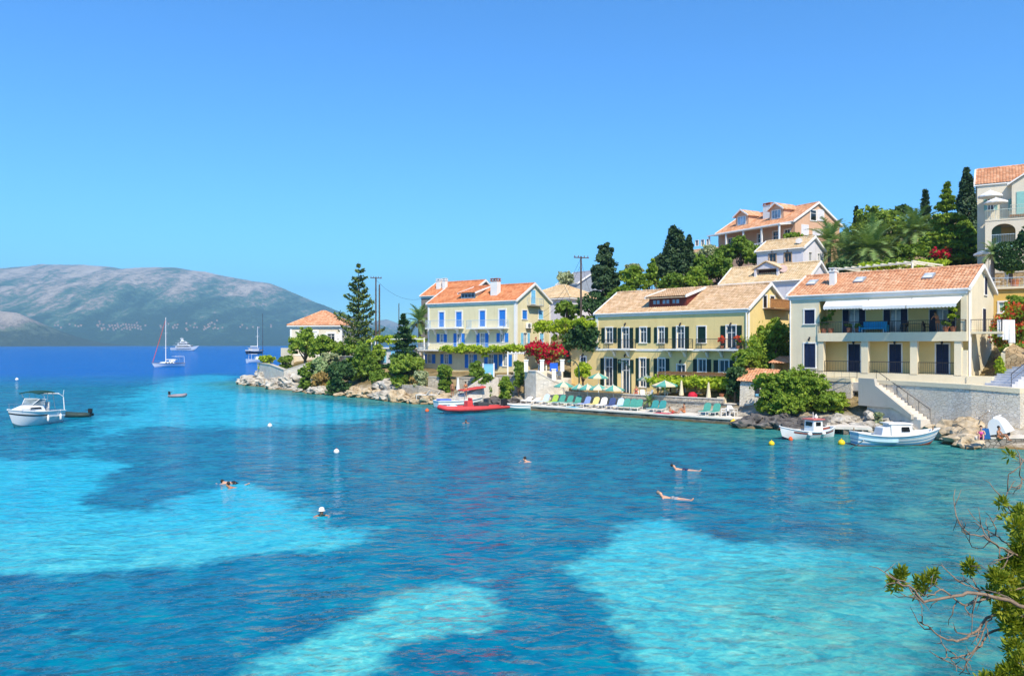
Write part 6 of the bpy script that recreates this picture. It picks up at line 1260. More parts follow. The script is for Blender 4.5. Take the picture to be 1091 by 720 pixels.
m = MB(); g_ = [[(-1.9+2.5*i/6, -1.1+2.2*j/6, 2.78+.14*math.sin(math.pi*j/6)+.06*math.sin(math.pi*i/6)) for j in range(7)] for i in range(7)]
for i in range(6):
    for j in range(6): m.quad(g_[i][j], g_[i+1][j], g_[i+1][j+1], g_[i][j+1]); m.quad(*[(p[0], p[1], p[2]-.09) for p in (g_[i][j], g_[i+1][j], g_[i+1][j+1], g_[i][j+1])])
for i in range(6):
    for j in (0, 6): a, b = g_[i][j], g_[i+1][j]; m.quad(a, b, (b[0], b[1], b[2]-.09), (a[0], a[1], a[2]-.09)); a, b = g_[j][i], g_[j][i+1]; m.quad(a, b, (b[0], b[1], b[2]-.09), (a[0], a[1], a[2]-.09))
m.build('bimini', M('bottle_green_canvas', (.012, .06, .05), .85, .1), bo)
m = MB(); [m.tube([(-3.4, s_*1.15, 1.05), (-3.3, s_*1.1, 2.3), (-2.7, s_*1.0, 2.6)], .05, 6) for s_ in (-1, 1)]; m.tube([(-2.7, -1.0, 2.6), (-2.7, 1.0, 2.6)], .05); m.tube([(-3.3, 1.05, 2.3), (-3.4, 1.1, 2.9)], .02); m.box(-2.9, -2.5, -.9, .9, 2.6, 2.66); m.build('radar_arch', GEL, bo)
m = MB(); [m.box(-1.4, -1.0, y-.25, y+.25, .8, 1.45) for y in (-.6, .6)]; [m.box(-1.52, -1.38, y-.25, y+.25, 1.2, 1.95) for y in (-.6, .6)]; m.build('seat', TRIM, bo, bevel=.04); m = MB(); m.tube([(-.75, .5, 1.75), (-.9, .5, 1.95)], .03); m.lathe([(.2, 0), (.2, .04)], 14, (-.95, .5, 1.95)); m.build('steering_wheel', BLACK, bo)
m = MB(); pts = [(3.5, .05, 2.0), (2.6, .75, 1.95), (1.4, 1.05, 1.85)]; [m.tube([(x, s_*y, z) for x, y, z in pts], .018, 5) for s_ in (-1, 1)]; [m.tube([(x, s_*y, z), (x, s_*y, z-.6)], .014, 5) for x, y, z in pts for s_ in (-1, 1)]; m.build('bow_rail', STEEL, bo)
m = MB(); [m.lathe([(.03, 0), (.12, .1), (.12, .5), (.03, .6)], 10, (x, 1.28, .25)) for x in (-2.6, -.6)]; [m.tube([(x, 1.27, .85), (x, 1.25, 1.2)], .012, 4) for x in (-2.6, -.6)]; m.build('fender', GEL, bo, smooth=True)
# dinghies
def dinghy(name, label, px, py, rz, L, B, mat, inside, motor=True, group=None, z=0):
    bo = boat(name, label, 'inflatable boat', px, py, rz, group); r = B*.17
    pts = [(-L/2, B/2-r, r*.9), (-L*.1, B/2-r, r*.9), (L*.2, B/2-r*1.05, r), (L*.38, B*.24, r*1.25), (L*.47, 0, r*1.5), (L*.38, -B*.24, r*1.25), (L*.2, -B/2+r*1.05, r), (-L*.1, -B/2+r, r*.9), (-L/2, -B/2+r, r*.9)]
    MB().tube(pts, [r*.6]+[r]*7+[r*.6], 12).build('tube', mat, bo, smooth=True); m = MB(); m.slab([(-L*.46, -B/2+r), (L*.25, -B/2+r), (L*.42, 0), (L*.25, B/2-r), (-L*.46, B/2-r)], r*.3, r*.42); m.build('floor', inside, bo)
    m = MB(); m.box(-L*.46, -L*.43, -B/2+r, B/2-r, r*.3, r*1.9); m.box(-L*.08, L*.02, -B/2+r, B/2-r, r*1.2, r*1.45); m.build('transom', inside, bo)
    if motor: m = MB(); m.box(-L*.52, -L*.40, -.13, .13, r*1.9, r*1.9+.38); m.box(-L*.49, -L*.46, -.05, .05, -.35, r*1.9); m.tube([(-L*.41, 0, r*1.9+.2), (-L*.28, 0, r*1.9+.3)], .025); m.build('outboard_motor', BLACK, bo, bevel=.03)
    return bo
dinghy('tender', 'dark green inflatable tender floating behind the motor cruiser', 82, 444, 184, 2.7, 1.3, RUBD, M('tender_floor', (.05, .12, .11)))
dinghy('tender', 'small grey inflatable dinghy with a pinkish bow alone on the pale water', 189, 423, 12, 2.2, 1.25, M('grey_rubber', (.30, .24, .26), .5, .15), M('tender_floor', (.05, .12, .11)))
# sailing yacht
bo = boat('sailing_yacht', 'white sailing yacht with bare mast and furled red jib', 'sailboat', 178.5, 390.5, 236, Y=243)
hu = Hull(10.5, 3.4, 1.45, 1.2, 1.15, .4, .8, .25); hl = hu.band(0, 1, 0).build('hull', GEL, bo, smooth=True); hu.band(.86, .93, .012, 0, None, 1).build('blue_stripe', SEABLUE, hl); hu.deck(-.02).build('deck', BOATW, bo); hu.gunwale(.04).build('toe_rail', DWOOD, bo)
m = MB(); m.hexa([(-1.6, -1.1, 1.15), (2.6, -.6, 1.25), (2.6, .6, 1.25), (-1.6, 1.1, 1.15)], [(-1.5, -.95, 1.65), (2.0, -.45, 1.6), (2.0, .45, 1.6), (-1.5, .95, 1.65)]); cb = m.build('coachroof', GEL, bo, bevel=.06); m = MB(); [m.box(-1.2+i*.9, -.6+i*.9, s_*1.0-.06+(-.11*i*s_), s_*1.0+.06+(-.11*i*s_), 1.3, 1.5) for i in range(3) for s_ in (-1, 1)]; m.build('side_window', GLD, cb)
m = MB(); m.tube([(.6, 0, 1.2), (.6, 0, 15.4)], [.12, .09], 8); m.tube([(.6, -1.1, 6), (.6, 1.1, 6)], .03); m.tube([(.6, -.9, 10.5), (.6, .9, 10.5)], .03); ms = m.build('mast', TRIM, bo)
m = MB(); [m.tube([(.6, 0, 15.3), (.6, s_*1.0, 10.5), (.6, s_*1.2, 6), (.5, s_*1.6, 1.2)], .02, 4) for s_ in (-1, 1)]; m.tube([(.6, 0, 15.3), (-5.1, 0, 1.3)], .02, 4); m.build('rigging', STEEL, ms)
m = MB(); m.tube([(.6, 0, 14.8), (2.8, 0, 8), (4.9, 0, 1.6)], [.05, .09, .09], 7); m.build('furled_jib', M('red_canvas', (.55, .07, .06), .8), bo); m = MB(); m.tube([(.5, 0, 2.3), (-3.4, 0, 2.3)], .14, 8); m.build('boom', TRIM, bo)
m = MB(); [m.tube([(-4.9, s_*1.3, 1.2), (-4.9, s_*1.25, 3.2), (-3.4, s_*1.2, 3.3)], .05, 6) for s_ in (-1, 1)]; m.box(-4.9, -2.2, -1.3, 1.3, 3.22, 3.3); m.box(-1.9, -1.2, -1.1, 1.1, 1.65, 2.3); m.build('bimini', GEL, bo)
m = MB(); [m.tube([(q[-1].x, s_*q[-1].y*.97, q[-1].z+.6) for q in hu.st[2::4]], .018, 4) for s_ in (-1, 1)]; [m.tube([(q[-1].x, s_*q[-1].y*.97, q[-1].z), (q[-1].x, s_*q[-1].y*.97, q[-1].z+.6)], .018, 4) for q in hu.st[2::4] for s_ in (-1, 1)]; m.build('guard_rail', STEEL, bo)
# motor yacht
bo = boat('motor_yacht', 'large white three deck motor yacht out in the strait', 'yacht', 197.5, 373.4, -14, Y=880)
hu = Hull(35, 7.4, 5.6, 3.2, 3.6, 1, .9, .5); hl = hu.band(0, 1, 0).build('hull', GEL, bo, smooth=True); hu.band(0, .30, .03).build('bottom_paint', NAVYH, hl); hu.band(.62, .72, .03, 5, 17, 1).build('port_windows', GLD, hl); hu.deck(-.1).build('deck', DWOOD, bo); hu.gunwale(.14).build('bulwark', GEL, bo)
def tier(m, x0, x1, w_, z0, z1, rk, wb=None): m.hexa([(x0, -w_, z0), (x1, -w_*.6, z0), (x1, w_*.6, z0), (x0, w_, z0)], [(x0+rk*.3, -w_*.92, z1), (x1-rk, -w_*.5, z1), (x1-rk, w_*.5, z1), (x0+rk*.3, w_*.92, z1)])
for nm, a in (('main_saloon', (-11, 10.5, 3.2, 3.4, 6.1, 3)), ('upper_deck', (-8.5, 5.8, 2.8, 6.3, 8.7, 3)), ('flybridge', (-5.5, 2.2, 2.4, 8.9, 10.6, 2))):
    m = MB(); tier(m, *a); o = m.build(nm, GEL, bo, bevel=.3); m = MB(); x0, x1, w_, z0, z1, rk = a; zz = z0+(z1-z0)*.35; tier(m, x0+1.4, x1-.75, w_*1.01, zz, zz+(z1-z0)*.4, rk*.4); m.build('window_band', GLD, o); m = MB(); m.slab([(x0-2.5, -w_*1.1), (x1-rk*.8, -w_*.62), (x1-rk*.3, 0), (x1-rk*.8, w_*.62), (x0-2.5, w_*1.1)], z1+.003, z1+.2); m.build('deck_overhang', GEL, o)
m = MB(); m.hexa([(-4.5, -1.6, 10.8), (-2.5, -1.6, 10.8), (-2.5, 1.6, 10.8), (-4.5, 1.6, 10.8)], [(-5.2, -1.0, 12.8), (-4.2, -1, 12.8), (-4.2, 1, 12.8), (-5.2, 1, 12.8)]); m.tube([(-4.7, 0, 12.8), (-4.9, 0, 15.5)], [.15, .05]); [m.lathe([(.1, 0), (.7, .3), (.75, .8), (.3, 1.3)], 12, (-4.6, y, 12.8)) for y in (-1.6, 1.6)]; m.box(-5.3, -3.9, -2, 2, 12.7, 12.85); m.build('radar_mast', GEL, bo)
# black hulled sailing boat and the boat behind the point
bo = boat('schooner', 'black hulled sailing ship seen end on beside the point', 'sailboat', 272.5, 377, 70, Y=580)
hu = Hull(19, 5.6, 3.4, 3.0, 2.3, .8, .7, .25); hl = hu.band(0, 1, 0).build('hull', NAVYH, bo, smooth=True); hu.band(.88, 1, .03, 0, None, 1).build('white_sheer_strake', GEL, hl); hu.deck(-.2).build('deck', DWOOD, bo); m = MB(); m.box(-6, 1.5, -1.7, 1.7, 2.2, 4.4); m.box(-6.6, 2.2, -2, 2, 4.404, 4.6); m.build('deckhouse', GEL, bo)
m = MB(); m.tube([(2, 0, 2.2), (2, 0, 20.5)], [.28, .12], 8); m.tube([(2, -1.8, 13), (2, 1.8, 13)], .08); m.tube([(1.8, 0, 5.6), (-6, 0, 5.6)], [.35, .3]); ms = m.build('mast', TRIM, bo); m = MB(); [m.tube([(2, 0, 20), (2, s_*1.8, 13), (1.5, s_*2.6, 2.6)], .05, 4) for s_ in (-1, 1)]; m.tube([(2, 0, 20), (9.3, 0, 3.5)], .06, 4); m.build('rigging', STEEL, ms)
bo = boat('sailing_yacht', 'white sailing yacht with a thin dark mast half hidden behind the point', 'sailboat', 278.5, 386, 40, Y=300)
hu = Hull(11, 3.8, 1.7, 1.5, 1.4, .4, .85, .2); hu.band(0, 1, 0).build('hull', GEL, bo, smooth=True); hu.deck(-.02).build('deck', BOATW, bo); m = MB(); m.hexa([(-2.5, -1.3, 1.4), (2.4, -.8, 1.5), (2.4, .8, 1.5), (-2.5, 1.3, 1.4)], [(-2.3, -1.1, 2.5), (1.2, -.6, 2.3), (1.2, .6, 2.3), (-2.3, 1.1, 2.5)]); m.box(-4.6, -2.2, -1.5, 1.5, 3.3, 3.42); [m.tube([(-4.4, s_*1.4, 1.4), (-4.4, s_*1.4, 3.3)], .05) for s_ in (-1, 1)]; m.build('coachroof', GEL, bo); m = MB(); m.tube([(.5, 0, 1.4), (.5, 0, 19)], [.12, .08], 7); m.tube([(.5, -1.1, 8), (.5, 1.1, 8)], .03); m.build('mast', M('dark_mast', (.06, .065, .08), .4), bo)
# red inflatable and the launch beside it
bo = boat('rib_boat', 'long red rigid inflatable boat moored at the foot of the long stairs', 'inflatable boat', 503, 439, 0); a_, b_ = PZ(466, 441), PZ(538, 437.2); dv = a_-b_; L = dv.length; bo.location = (a_+b_)/2; bo.rotation_euler = (0, 0, math.atan2(dv.y, dv.x)); B_ = 2.3; r = .27
pts = [(-L/2, B_/2-r, .42), (0, B_/2-r, .42), (L*.25, B_/2-r*1.1, .46), (L*.4, B_*.23, .55), (L*.47, 0, .66), (L*.4, -B_*.23, .55), (L*.25, -B_/2+r*1.1, .46), (0, -B_/2+r, .42), (-L/2, -B_/2+r, .42)]; MB().tube(pts, [r*.55]+[r]*7+[r*.55], 14).build('tube', RUBR, bo, smooth=True)
Hull(L*.93, 1.7, .5, .35, .35, .3, .9, .2).band(0, 1, 0).build('hull', GEL, bo, smooth=True); m = MB(); m.slab([(-L*.45, -.8), (L*.25, -.8), (L*.4, 0), (L*.25, .8), (-L*.45, .8)], .3, .36); m.build('floor', BOATW, bo)
m = MB(); m.box(.1, .75, -.42, .42, .36, 1.2); m.box(.15, .3, -.4, .4, 1.2, 1.5); m.build('console', RUBR, bo, bevel=.06); m = MB(); m.box(-1.6, -.5, -.5, .5, .36, 1.0); m.box(-1.75, -1.6, -.5, .5, .36, 1.35); m.build('bench', M('charcoal_vinyl', (.06, .065, .07), .6), bo, bevel=.05); m = MB(); m.box(-L*.52, -L*.45, -.24, .24, .55, 1.25); m.box(-L*.5, -L*.47, -.08, .08, -.4, .6); m.build('outboard_motor', BLACK, bo, bevel=.06)
m = MB(); g_ = 6
for i in range(g_):
    for j in range(g_):
        f_ = lambda i, j: (L*.24+i*.2, -.6+j*.2, .62+.22*math.sin(i*1.3+j)*math.cos(j*.9)+.2*math.exp(-((i-3)**2+(j-3)**2)/6)); m.quad(f_(i, j), f_(i+1, j), f_(i+1, j+1), f_(i, j+1))
m.build('crumpled_cover', M('pale_tarp', (.62, .68, .80), .8, .15, 4), bo)
RIB = bo
bo = boat('launch', 'grey white launch with a long red canopy tucked behind the red inflatable', 'motorboat', 487, 434, 0); a_, b_ = PZ(462, 434.6), PZ(512, 432.6); dv = b_-a_; L = dv.length; bo.location = (a_+b_)/2+Vector((.2, .5, 0)); bo.rotation_euler = (0, 0, math.atan2(dv.y, dv.x))
hu = Hull(L, 2.1, 1.0, .75, .72, .3, .8, .3); hl = hu.band(0, 1, 0).build('hull', BOATW, bo, smooth=True); hu.band(0, .45, .01).build('grey_bottom', M('grey_bottom', (.22, .25, .27), .6), hl); hu.deck(-.35).build('floor', BOATW, bo); hu.inner(-.35).build('inner_side', BOATW, bo); hu.gunwale(.05).build('gunwale', GEL, bo)
m = MB(); m.hexa([(.1, -.8, 1.75), (3.0, -.7, 2.1), (3.0, .7, 2.1), (.1, .8, 1.75)], [(.1, -.75, 1.9), (3.0, -.6, 2.28), (3.0, .6, 2.28), (.1, .75, 1.9)]); cp = m.build('red_canopy', M('red_canvas', (.55, .07, .06), .8), bo, bevel=.06); m = MB(); [m.tube([(x, y, .5), (x, y*.9, 1.8+.1*x)], .025, 5) for x in (.3, 2.7) for y in (-.75, .75)]; m.build('canopy_frame', STEEL, cp); m = MB(); m.box(-2.6, -1.2, -.6, .6, .4, .95); m.build('seat_box', M('blue_cushion', (.12, .2, .55), .8), bo, bevel=.08)
# small white launch at the left end of the deck
bo = boat('rowing_boat', 'small white rowing boat drawn up at the left end of the bathing deck', 'rowing boat', 551, 437, 170); bo.location.z = .1
hu = Hull(3.0, 1.3, .65, .5, .48, .15, .8, .2); hu.band(0, 1, 0).build('hull', GEL, bo, smooth=True); hu.inner(-.28).build('inner_side', GEL, bo); hu.deck(-.28).build('floor', DWOOD, bo); hu.gunwale(.035).build('gunwale', GEL, bo); m = MB(); [m.box(x, x+.2, -.5, .5, .42, .46) for x in (-.8, .2)]; m.build('thwart', DWOOD, bo)
# caique
bo = boat('fishing_boat', 'small white double ended fishing boat with red trim and a tiny white wheelhouse', 'fishing boat', 858, 467.5, 0); a_, b_ = PZ(831, 468.5), PZ(886, 464.5); dv = a_-b_; L = dv.length*1.02; bo.location = (a_+b_)/2; bo.rotation_euler = (0, 0, math.atan2(dv.y, dv.x))
hu = Hull(L, 1.75, .98, .72, .5, .3, .30, .18, 2.0); hl = hu.band(0, 1, 0).build('hull', BOATW, bo, smooth=True); hu.band(0, .36, .006).build('dark_bottom', NAVYH, hl); hu.band(.80, .90, .012, 1, 18, 1).build('red_stripe', ANTIF, hl); hu.deck(-.16).build('deck', LIGHTB, bo); hu.inner(-.17).build('bulwark_inside', ANTIF, bo); hu.gunwale(.045).build('gunwale', BOATW, bo)
m = MB(); m.hexa([(-1.25, -.48, .35), (-.25, -.48, .35), (-.25, .48, .35), (-1.25, .48, .35)], [(-1.2, -.44, 1.35), (-.3, -.44, 1.35), (-.3, .44, 1.35), (-1.2, .44, 1.35)]); wh = m.build('wheelhouse', BOATW, bo, bevel=.03); m = MB(); m.box(-1.35, -.15, -.56, .56, 1.354, 1.43); m.build('wheelhouse_roof', M('pink_red_paint', (.60, .16, .14), .6), wh); m = MB(); m.box(-.29, -.25, -.3, .3, .9, 1.2); m.box(-1.0, -.5, .452, .47, .9, 1.2); m.build('cabin_window', GLD, wh); m = MB(); m.tube([(-.7, 0, 1.43), (-.7, 0, 1.9)], .03); m.lathe([(.1, 0), (.14, .1), (.02, .35)], 10, (-.9, .1, 1.43)); m.build('white_flag_mast', TRIM, wh)
m = MB(); m.tube([(L*.47, 0, .8), (L*.5, 0, 1.05)], .05); m.build('stem_post', BOATW, bo); m = MB(); [m.lathe([(.03, -.12), (.17, -.06), (.17, .1), (.03, .16)], 10, (x, .80, .36)) for x in (-.9, .5)]; m.build('fender', TRIM, bo, smooth=True); m = MB(); m.lathe([(.05, .3), (.14, .2), (.16, .05), (.09, -.08)], 12, (L*.40, .55, -.02)); m.build('orange_fender', M('orange_plastic', (.80, .13, .03), .4), bo, smooth=True)
m = MB(); m.lathe([(.3, 0), (.34, .2), (.2, .26)], 12, (1.1, 0, .4)); m.build('net_pile', M('orange_net', (.45, .16, .06), .9, .3, 14), bo)
# blue striped boat
bo = boat('fishing_boat', 'longer white and blue striped fishing boat with a white cabin and red bottom', 'fishing boat', 958, 474, 0); a_, b_ = PZ(914, 475), PZ(1005, 474.5); dv = b_-a_; L = dv.length*1.03; bo.location = (a_+b_)/2+Vector((0, .5, 0)); bo.rotation_euler = (0, 0, math.atan2(dv.y, dv.x)+R(2))
hu = Hull(L, 2.1, 1.12, .92, .70, .3, .62, .30, 2.0, 26); hl = hu.band(0, 1, 0).build('hull', BOATW, bo, smooth=True); hu.band(0, .40, .006).build('red_bottom', ANTIF, hl); hu.band(.44, .54, .012, 0, None, 1).build('blue_stripe', SEABLUE, hl); hu.band(.66, .70, .014, 0, None, 1).build('blue_line', SEABLUE, hl); hu.band(.86, .95, .012, 0, None, 1).build('upper_blue_stripe', M('boat_mid_blue', (.22, .45, .62), .5, .1), hl); hu.deck(-.12, 11).build('foredeck', BOATW, bo); hu.deck(-.4, 0, 11).build('well_floor', DWOOD, bo); hu.inner(-.4, 0, 11).build('well_side', LIGHTB, bo); hu.gunwale(.05).build('gunwale', BOATW, bo)
m = MB(); m.hexa([(-.75, -.62, .4), (1.05, -.55, .5), (1.05, .55, .5), (-.75, .62, .4)], [(-.75, -.55, 1.5), (.75, -.45, 1.45), (.75, .45, 1.45), (-.75, .55, 1.5)]); cb = m.build('cabin', BOATW, bo, bevel=.05); m = MB(); m.hexa([(-.95, -.62, 1.504), (.85, -.52, 1.46), (.85, .52, 1.46), (-.95, .62, 1.504)], [(-.95, -.58, 1.57), (.85, -.48, 1.53), (.85, .48, 1.53), (-.95, .58, 1.57)]); m.build('cabin_roof', TRIM, cb); m = MB(); m.hexa([(0, -.605, .98), (.62, -.575, .98), (.62, -.56, .98), (0, -.59, .98)], [(0, -.585, 1.3), (.55, -.55, 1.3), (.55, -.53, 1.3), (0, -.565, 1.3)]); m.build('cabin_window', GLD, cb)
m = MB(); m.hexa([(-1.5, -.6, .45), (-.78, -.6, .45), (-.78, .6, .45), (-1.5, .6, .45)], [(-1.3, -.5, 1.25), (-.78, -.52, 1.3), (-.78, .52, 1.3), (-1.3, .5, 1.25)]); m.build('engine_box', BOATW, bo, bevel=.04); m = MB(); m.tube([(L*.42, 0, .95), (L*.42, 0, 1.3)], .05); m.tube([(-L*.47, .4, .9), (-L*.47, .4, 1.2)], .04); m.build('mooring_post', DWOOD, bo)
fb = bo
p0 = PZ(906, 478, .05); p1 = fb.matrix_world if False else None
m = MB(); e0 = PZ(920, 469, .75); m.tube([e0, e0.lerp(PZ(905, 478, 0), .5)+Vector((0, 0, -.05)), PZ(905, 478, -.05)], .035, 6); o = m.build('mooring_rope', M('rope', (.55, .48, .36), .9)); tag(o, 'thick mooring rope from the stern of the blue striped boat into the water', 'rope')
# upturned white boat on the quay
p = PZ(1072, 466, .74); root = empty('upturned_boat', (p.x+.5, p.y+1.2, .74), R(48), 'white upturned boat hull leaning on the quay at the right edge', 'boat'); hu = Hull(3.6, 1.5, .9, .8, .75, .25, .7, .2); m = hu.band(0, 1, 0); m.v = [(x, y, 1.0-z) for x, y, z in m.v]; m.build('hull', GEL, root, smooth=True); m = MB(); m.tube([(-1.6, 0, 1.28), (1.2, 0, 1.28)], .04); m.build('keel', BOATW, root); root.scale = (.9, 1.05, 1.05); root.rotation_euler[0] = R(-12)

# ------------------------------------------------------------------ buoys
def buoy(label, px, py, r, mat, cap=None, group='mooring buoys'):
    p = PZ(px, py); root = empty('buoy', p, 0, label, 'buoy', group); MB().lathe([(r*.3, -r*.8), (r*.8, -r*.5), (r, 0), (r*.86, r*.5), (r*.5, r*.86), (r*.12, r)], 14, (0, 0, r*.45)).build('float', mat, root, smooth=True)
    m = MB(); m.lathe([(r*.13, 0), (r*.13, r*.3), (r*.05, r*.34)], 8, (0, 0, r*1.42)); m.build('ring_stem', cap or mat, root)
YELB = M('yellow_plastic', (.85, .58, .02), .4, .08); buoy('yellow buoy floating left of the small fishing boat', 822, 474, .21, YELB); buoy('yellow buoy floating between the two fishing boats', 896.5, 473.5, .25, YELB)
WB = M('buoy_white', (.78, .76, .74), .4); RC = M('buoy_red', (.6, .06, .05), .4); buoy('white buoy with red top near the shallow bar', 287.5, 454.5, .2, WB, RC); buoy('white buoy with red top over the dark weed', 358.5, 482.5, .19, WB, RC); buoy('tiny pale buoy on the deep water beyond the motor cruiser', 18, 405, .32, WB); buoy('little orange float just off the red inflatable', 455, 438.5, .22, M('orange_plastic', (.80, .13, .03), .4)); buoy('yellow float lying against the stone landing', 781.5, 452.5, .32, YELB)

# ------------------------------------------------------------------ people
SKIN = M('skin', (.58, .33, .22), .55, .08, 3, 0, 1, .3); TANSK = M('tanned_skin', (.42, .20, .11), .5, .08, 3); HAIRD = M('dark_hair', (.025, .016, .012), .6)
J0 = dict(pelvis=(0, 0, .93, .125), waist=(0, .01, 1.08, .11), chest=(0, 0, 1.30, .135), neck=(0, .01, 1.47, .055), head=(0, -.01, 1.57, .078), crown=(0, 0, 1.69, .085), nose=(0, -.10, 1.60, .016),
          shl=(.17, 0, 1.41, .06), ell=(.23, .02, 1.13, .042), wrl=(.25, -.05, .88, .028), hal=(.25, -.09, .78, .034), shr=(-.17, 0, 1.41, .06), elr=(-.23, .02, 1.13, .042), wrr=(-.25, -.05, .88, .028), har=(-.25, -.09, .78, .034),
          hil=(.09, 0, .88, .085), knl=(.1, -.02, .49, .056), anl=(.1, .02, .09, .036), tol=(.11, -.14, .04, .034), hir=(-.09, 0, .88, .085), knr=(-.1, -.02, .49, .056), anr=(-.1, .02, .09, .036), tor=(-.11, -.14, .04, .034))
JE = [('pelvis', 'waist'), ('waist', 'chest'), ('chest', 'neck'), ('neck', 'head'), ('head', 'crown'), ('head', 'nose'), ('chest', 'shl'), ('shl', 'ell'), ('ell', 'wrl'), ('wrl', 'hal'), ('chest', 'shr'), ('shr', 'elr'), ('elr', 'wrr'), ('wrr', 'har'),
      ('pelvis', 'hil'), ('hil', 'knl'), ('knl', 'anl'), ('anl', 'tol'), ('pelvis', 'hir'), ('hir', 'knr'), ('knr', 'anr'), ('anr', 'tor')]
def person(label, loc, rz, pose, skin=SKIN, wear=None, top=None, hat=None, hair=HAIRD, group=None, long_hair=False):
    j = {k: list(v) for k, v in J0.items()}
    for k, v in pose.items(): j[k][:3] = v
    h, c = Vector(j['head'][:3]), Vector(j['crown'][:3]); up = (c-h).normalized(); nk = list(j); me = bpy.data.meshes.new('body'); me.from_pydata([j[k][:3] for k in nk], [(nk.index(a), nk.index(b)) for a, b in JE], [])
    o = bpy.data.objects.new('body', me); COL.objects.link(o); sk = o.modifiers.new('s', 'SKIN'); 
    for i, k in enumerate(nk): d = me.skin_vertices[0].data[i]; d.radius = (j[k][3], j[k][3]*(.78 if k in ('chest', 'waist', 'pelvis') else 1)); d.use_root = k == 'pelvis'
    sb = o.modifiers.new('b', 'SUBSURF'); sb.levels = sb.render_levels = 1
    dg = bpy.context.evaluated_depsgraph_get(); m2 = bpy.data.meshes.new_from_object(o.evaluated_get(dg)); bpy.data.objects.remove(o); m2.polygons.foreach_set('use_smooth', [True]*len(m2.polygons)); m2.materials.clear(); m2.materials.append(skin)
    root = empty('person', loc, R(rz), label, 'person', group); link('body', m2, None, root)
    V = lambda k: Vector(j[k][:3]); fwd = (V('nose')-h).normalized()
    if hair: m = MB(); m.tube([c-up*.07-fwd*-.0-fwd*.045, c-up*.0-fwd*.03, c+up*.055-fwd*.02, c+up*.085], [.07, .094, .075, .02], 10); (m.tube([c-fwd*.08, h-fwd*.09, h-fwd*.08-up*.14], [.06, .06, .03], 8) if long_hair else None); m.build('hair', hair, root, smooth=True)
    if wear:
        m = MB(); m.tube([V('pelvis').lerp(V('waist'), .55), V('pelvis'), V('pelvis').lerp((V('hil')+V('hir'))/2, .9)], [.125, .145, .13], 12); [m.tube([V(a), V(a).lerp(V(b), .42)], [.10, .088], 10) for a, b in (('hil', 'knl'), ('hir', 'knr'))]; m.build('swimwear', wear, root, smooth=True)
    if top: m = MB(); m.tube([V('waist').lerp(V('chest'), .35), V('chest'), V('chest').lerp(V('neck'), .35)], [.135, .15, .12], 12); m.build('top', top, root, smooth=True)
    if hat: m = MB(); m.tube([c+up*.0, c+up*.03, c+up*.12, c+up*.15], [.17, .11, .10, .04], 14); m.build('hat', hat, root, smooth=True)
    return root
def cloth(n, c): return M('cloth_'+n, c, .85, .1, 6)
STAND = {}; LEAN = dict(chest=(0, -.18, 1.24), neck=(0, -.28, 1.38), head=(0, -.34, 1.46), crown=(0, -.38, 1.57), nose=(0, -.44, 1.47), shl=(.17, -.22, 1.32), shr=(-.17, -.22, 1.32), ell=(.24, -.40, 1.12), wrl=(.2, -.55, 1.0), hal=(.18, -.62, .99), elr=(-.24, -.40, 1.12), wrr=(-.2, -.55, 1.0), har=(-.18, -.62, .99))
SIT = dict(pelvis=(0, 0, .10), waist=(0, .03, .25), chest=(0, .0, .47), neck=(0, -.02, .64), head=(0, -.04, .74), crown=(0, -.03, .86), nose=(0, -.14, .77), shl=(.17, 0, .58), shr=(-.17, 0, .58), ell=(.24, -.14, .36), wrl=(.16, -.34, .38), hal=(.1, -.42, .40), elr=(-.24, -.14, .36), wrr=(-.16, -.34, .38), har=(-.1, -.42, .40),
           hil=(.1, -.05, .10), hir=(-.1, -.05, .10), knl=(.12, -.42, .40), knr=(-.12, -.42, .40), anl=(.12, -.62, .06), anr=(-.12, -.62, .06), tol=(.12, -.76, .04), tor=(-.12, -.76, .04))
CHAIR = dict(SIT); CHAIR.update({k: (v[0], v[1], v[2]+.42) for k, v in SIT.items()}); CHAIR.update(knl=(.12, -.45, .5), knr=(-.12, -.45, .5), anl=(.12, -.5, .09), anr=(-.12, -.5, .09), tol=(.12, -.64, .04), tor=(-.12, -.64, .04))
LIE = dict(pelvis=(0, 0, .47), waist=(0, .15, .49), chest=(0, .36, .60), neck=(0, .5, .72), head=(0, .56, .80), crown=(0, .64, .90), nose=(0, .50, .86), shl=(.17, .42, .66), shr=(-.17, .42, .66), ell=(.26, .2, .55), wrl=(.24, -.05, .5), hal=(.22, -.14, .5), elr=(-.26, .2, .55), wrr=(-.24, -.05, .5), har=(-.22, -.14, .5), hil=(.09, -.04, .46), hir=(-.09, -.04, .46), knl=(.12, -.44, .55), knr=(-.11, -.45, .47), anl=(.11, -.84, .45), anr=(-.1, -.86, .45), tol=(.12, -.94, .54), tor=(-.11, -.96, .54))
BACKF = dict(pelvis=(.0, 0, .0), waist=(0, .15, .0), chest=(0, .38, .03), neck=(0, .53, .09), head=(0, .60, .15), crown=(0, .68, .26), nose=(0, .52, .24), shl=(.18, .42, .02), shr=(-.18, .42, .02), ell=(.42, .30, -.03), wrl=(.56, .14, -.02), hal=(.6, .05, 0), elr=(-.42, .30, -.03), wrr=(-.56, .14, -.02), har=(-.6, .05, 0), hil=(.09, -.05, 0), hir=(-.09, -.05, 0), knl=(.1, -.45, .02), knr=(-.1, -.45, -.01), anl=(.09, -.86, .01), anr=(-.1, -.86, .0), tol=(.09, -.93, .13), tor=(-.1, -.93, .11))
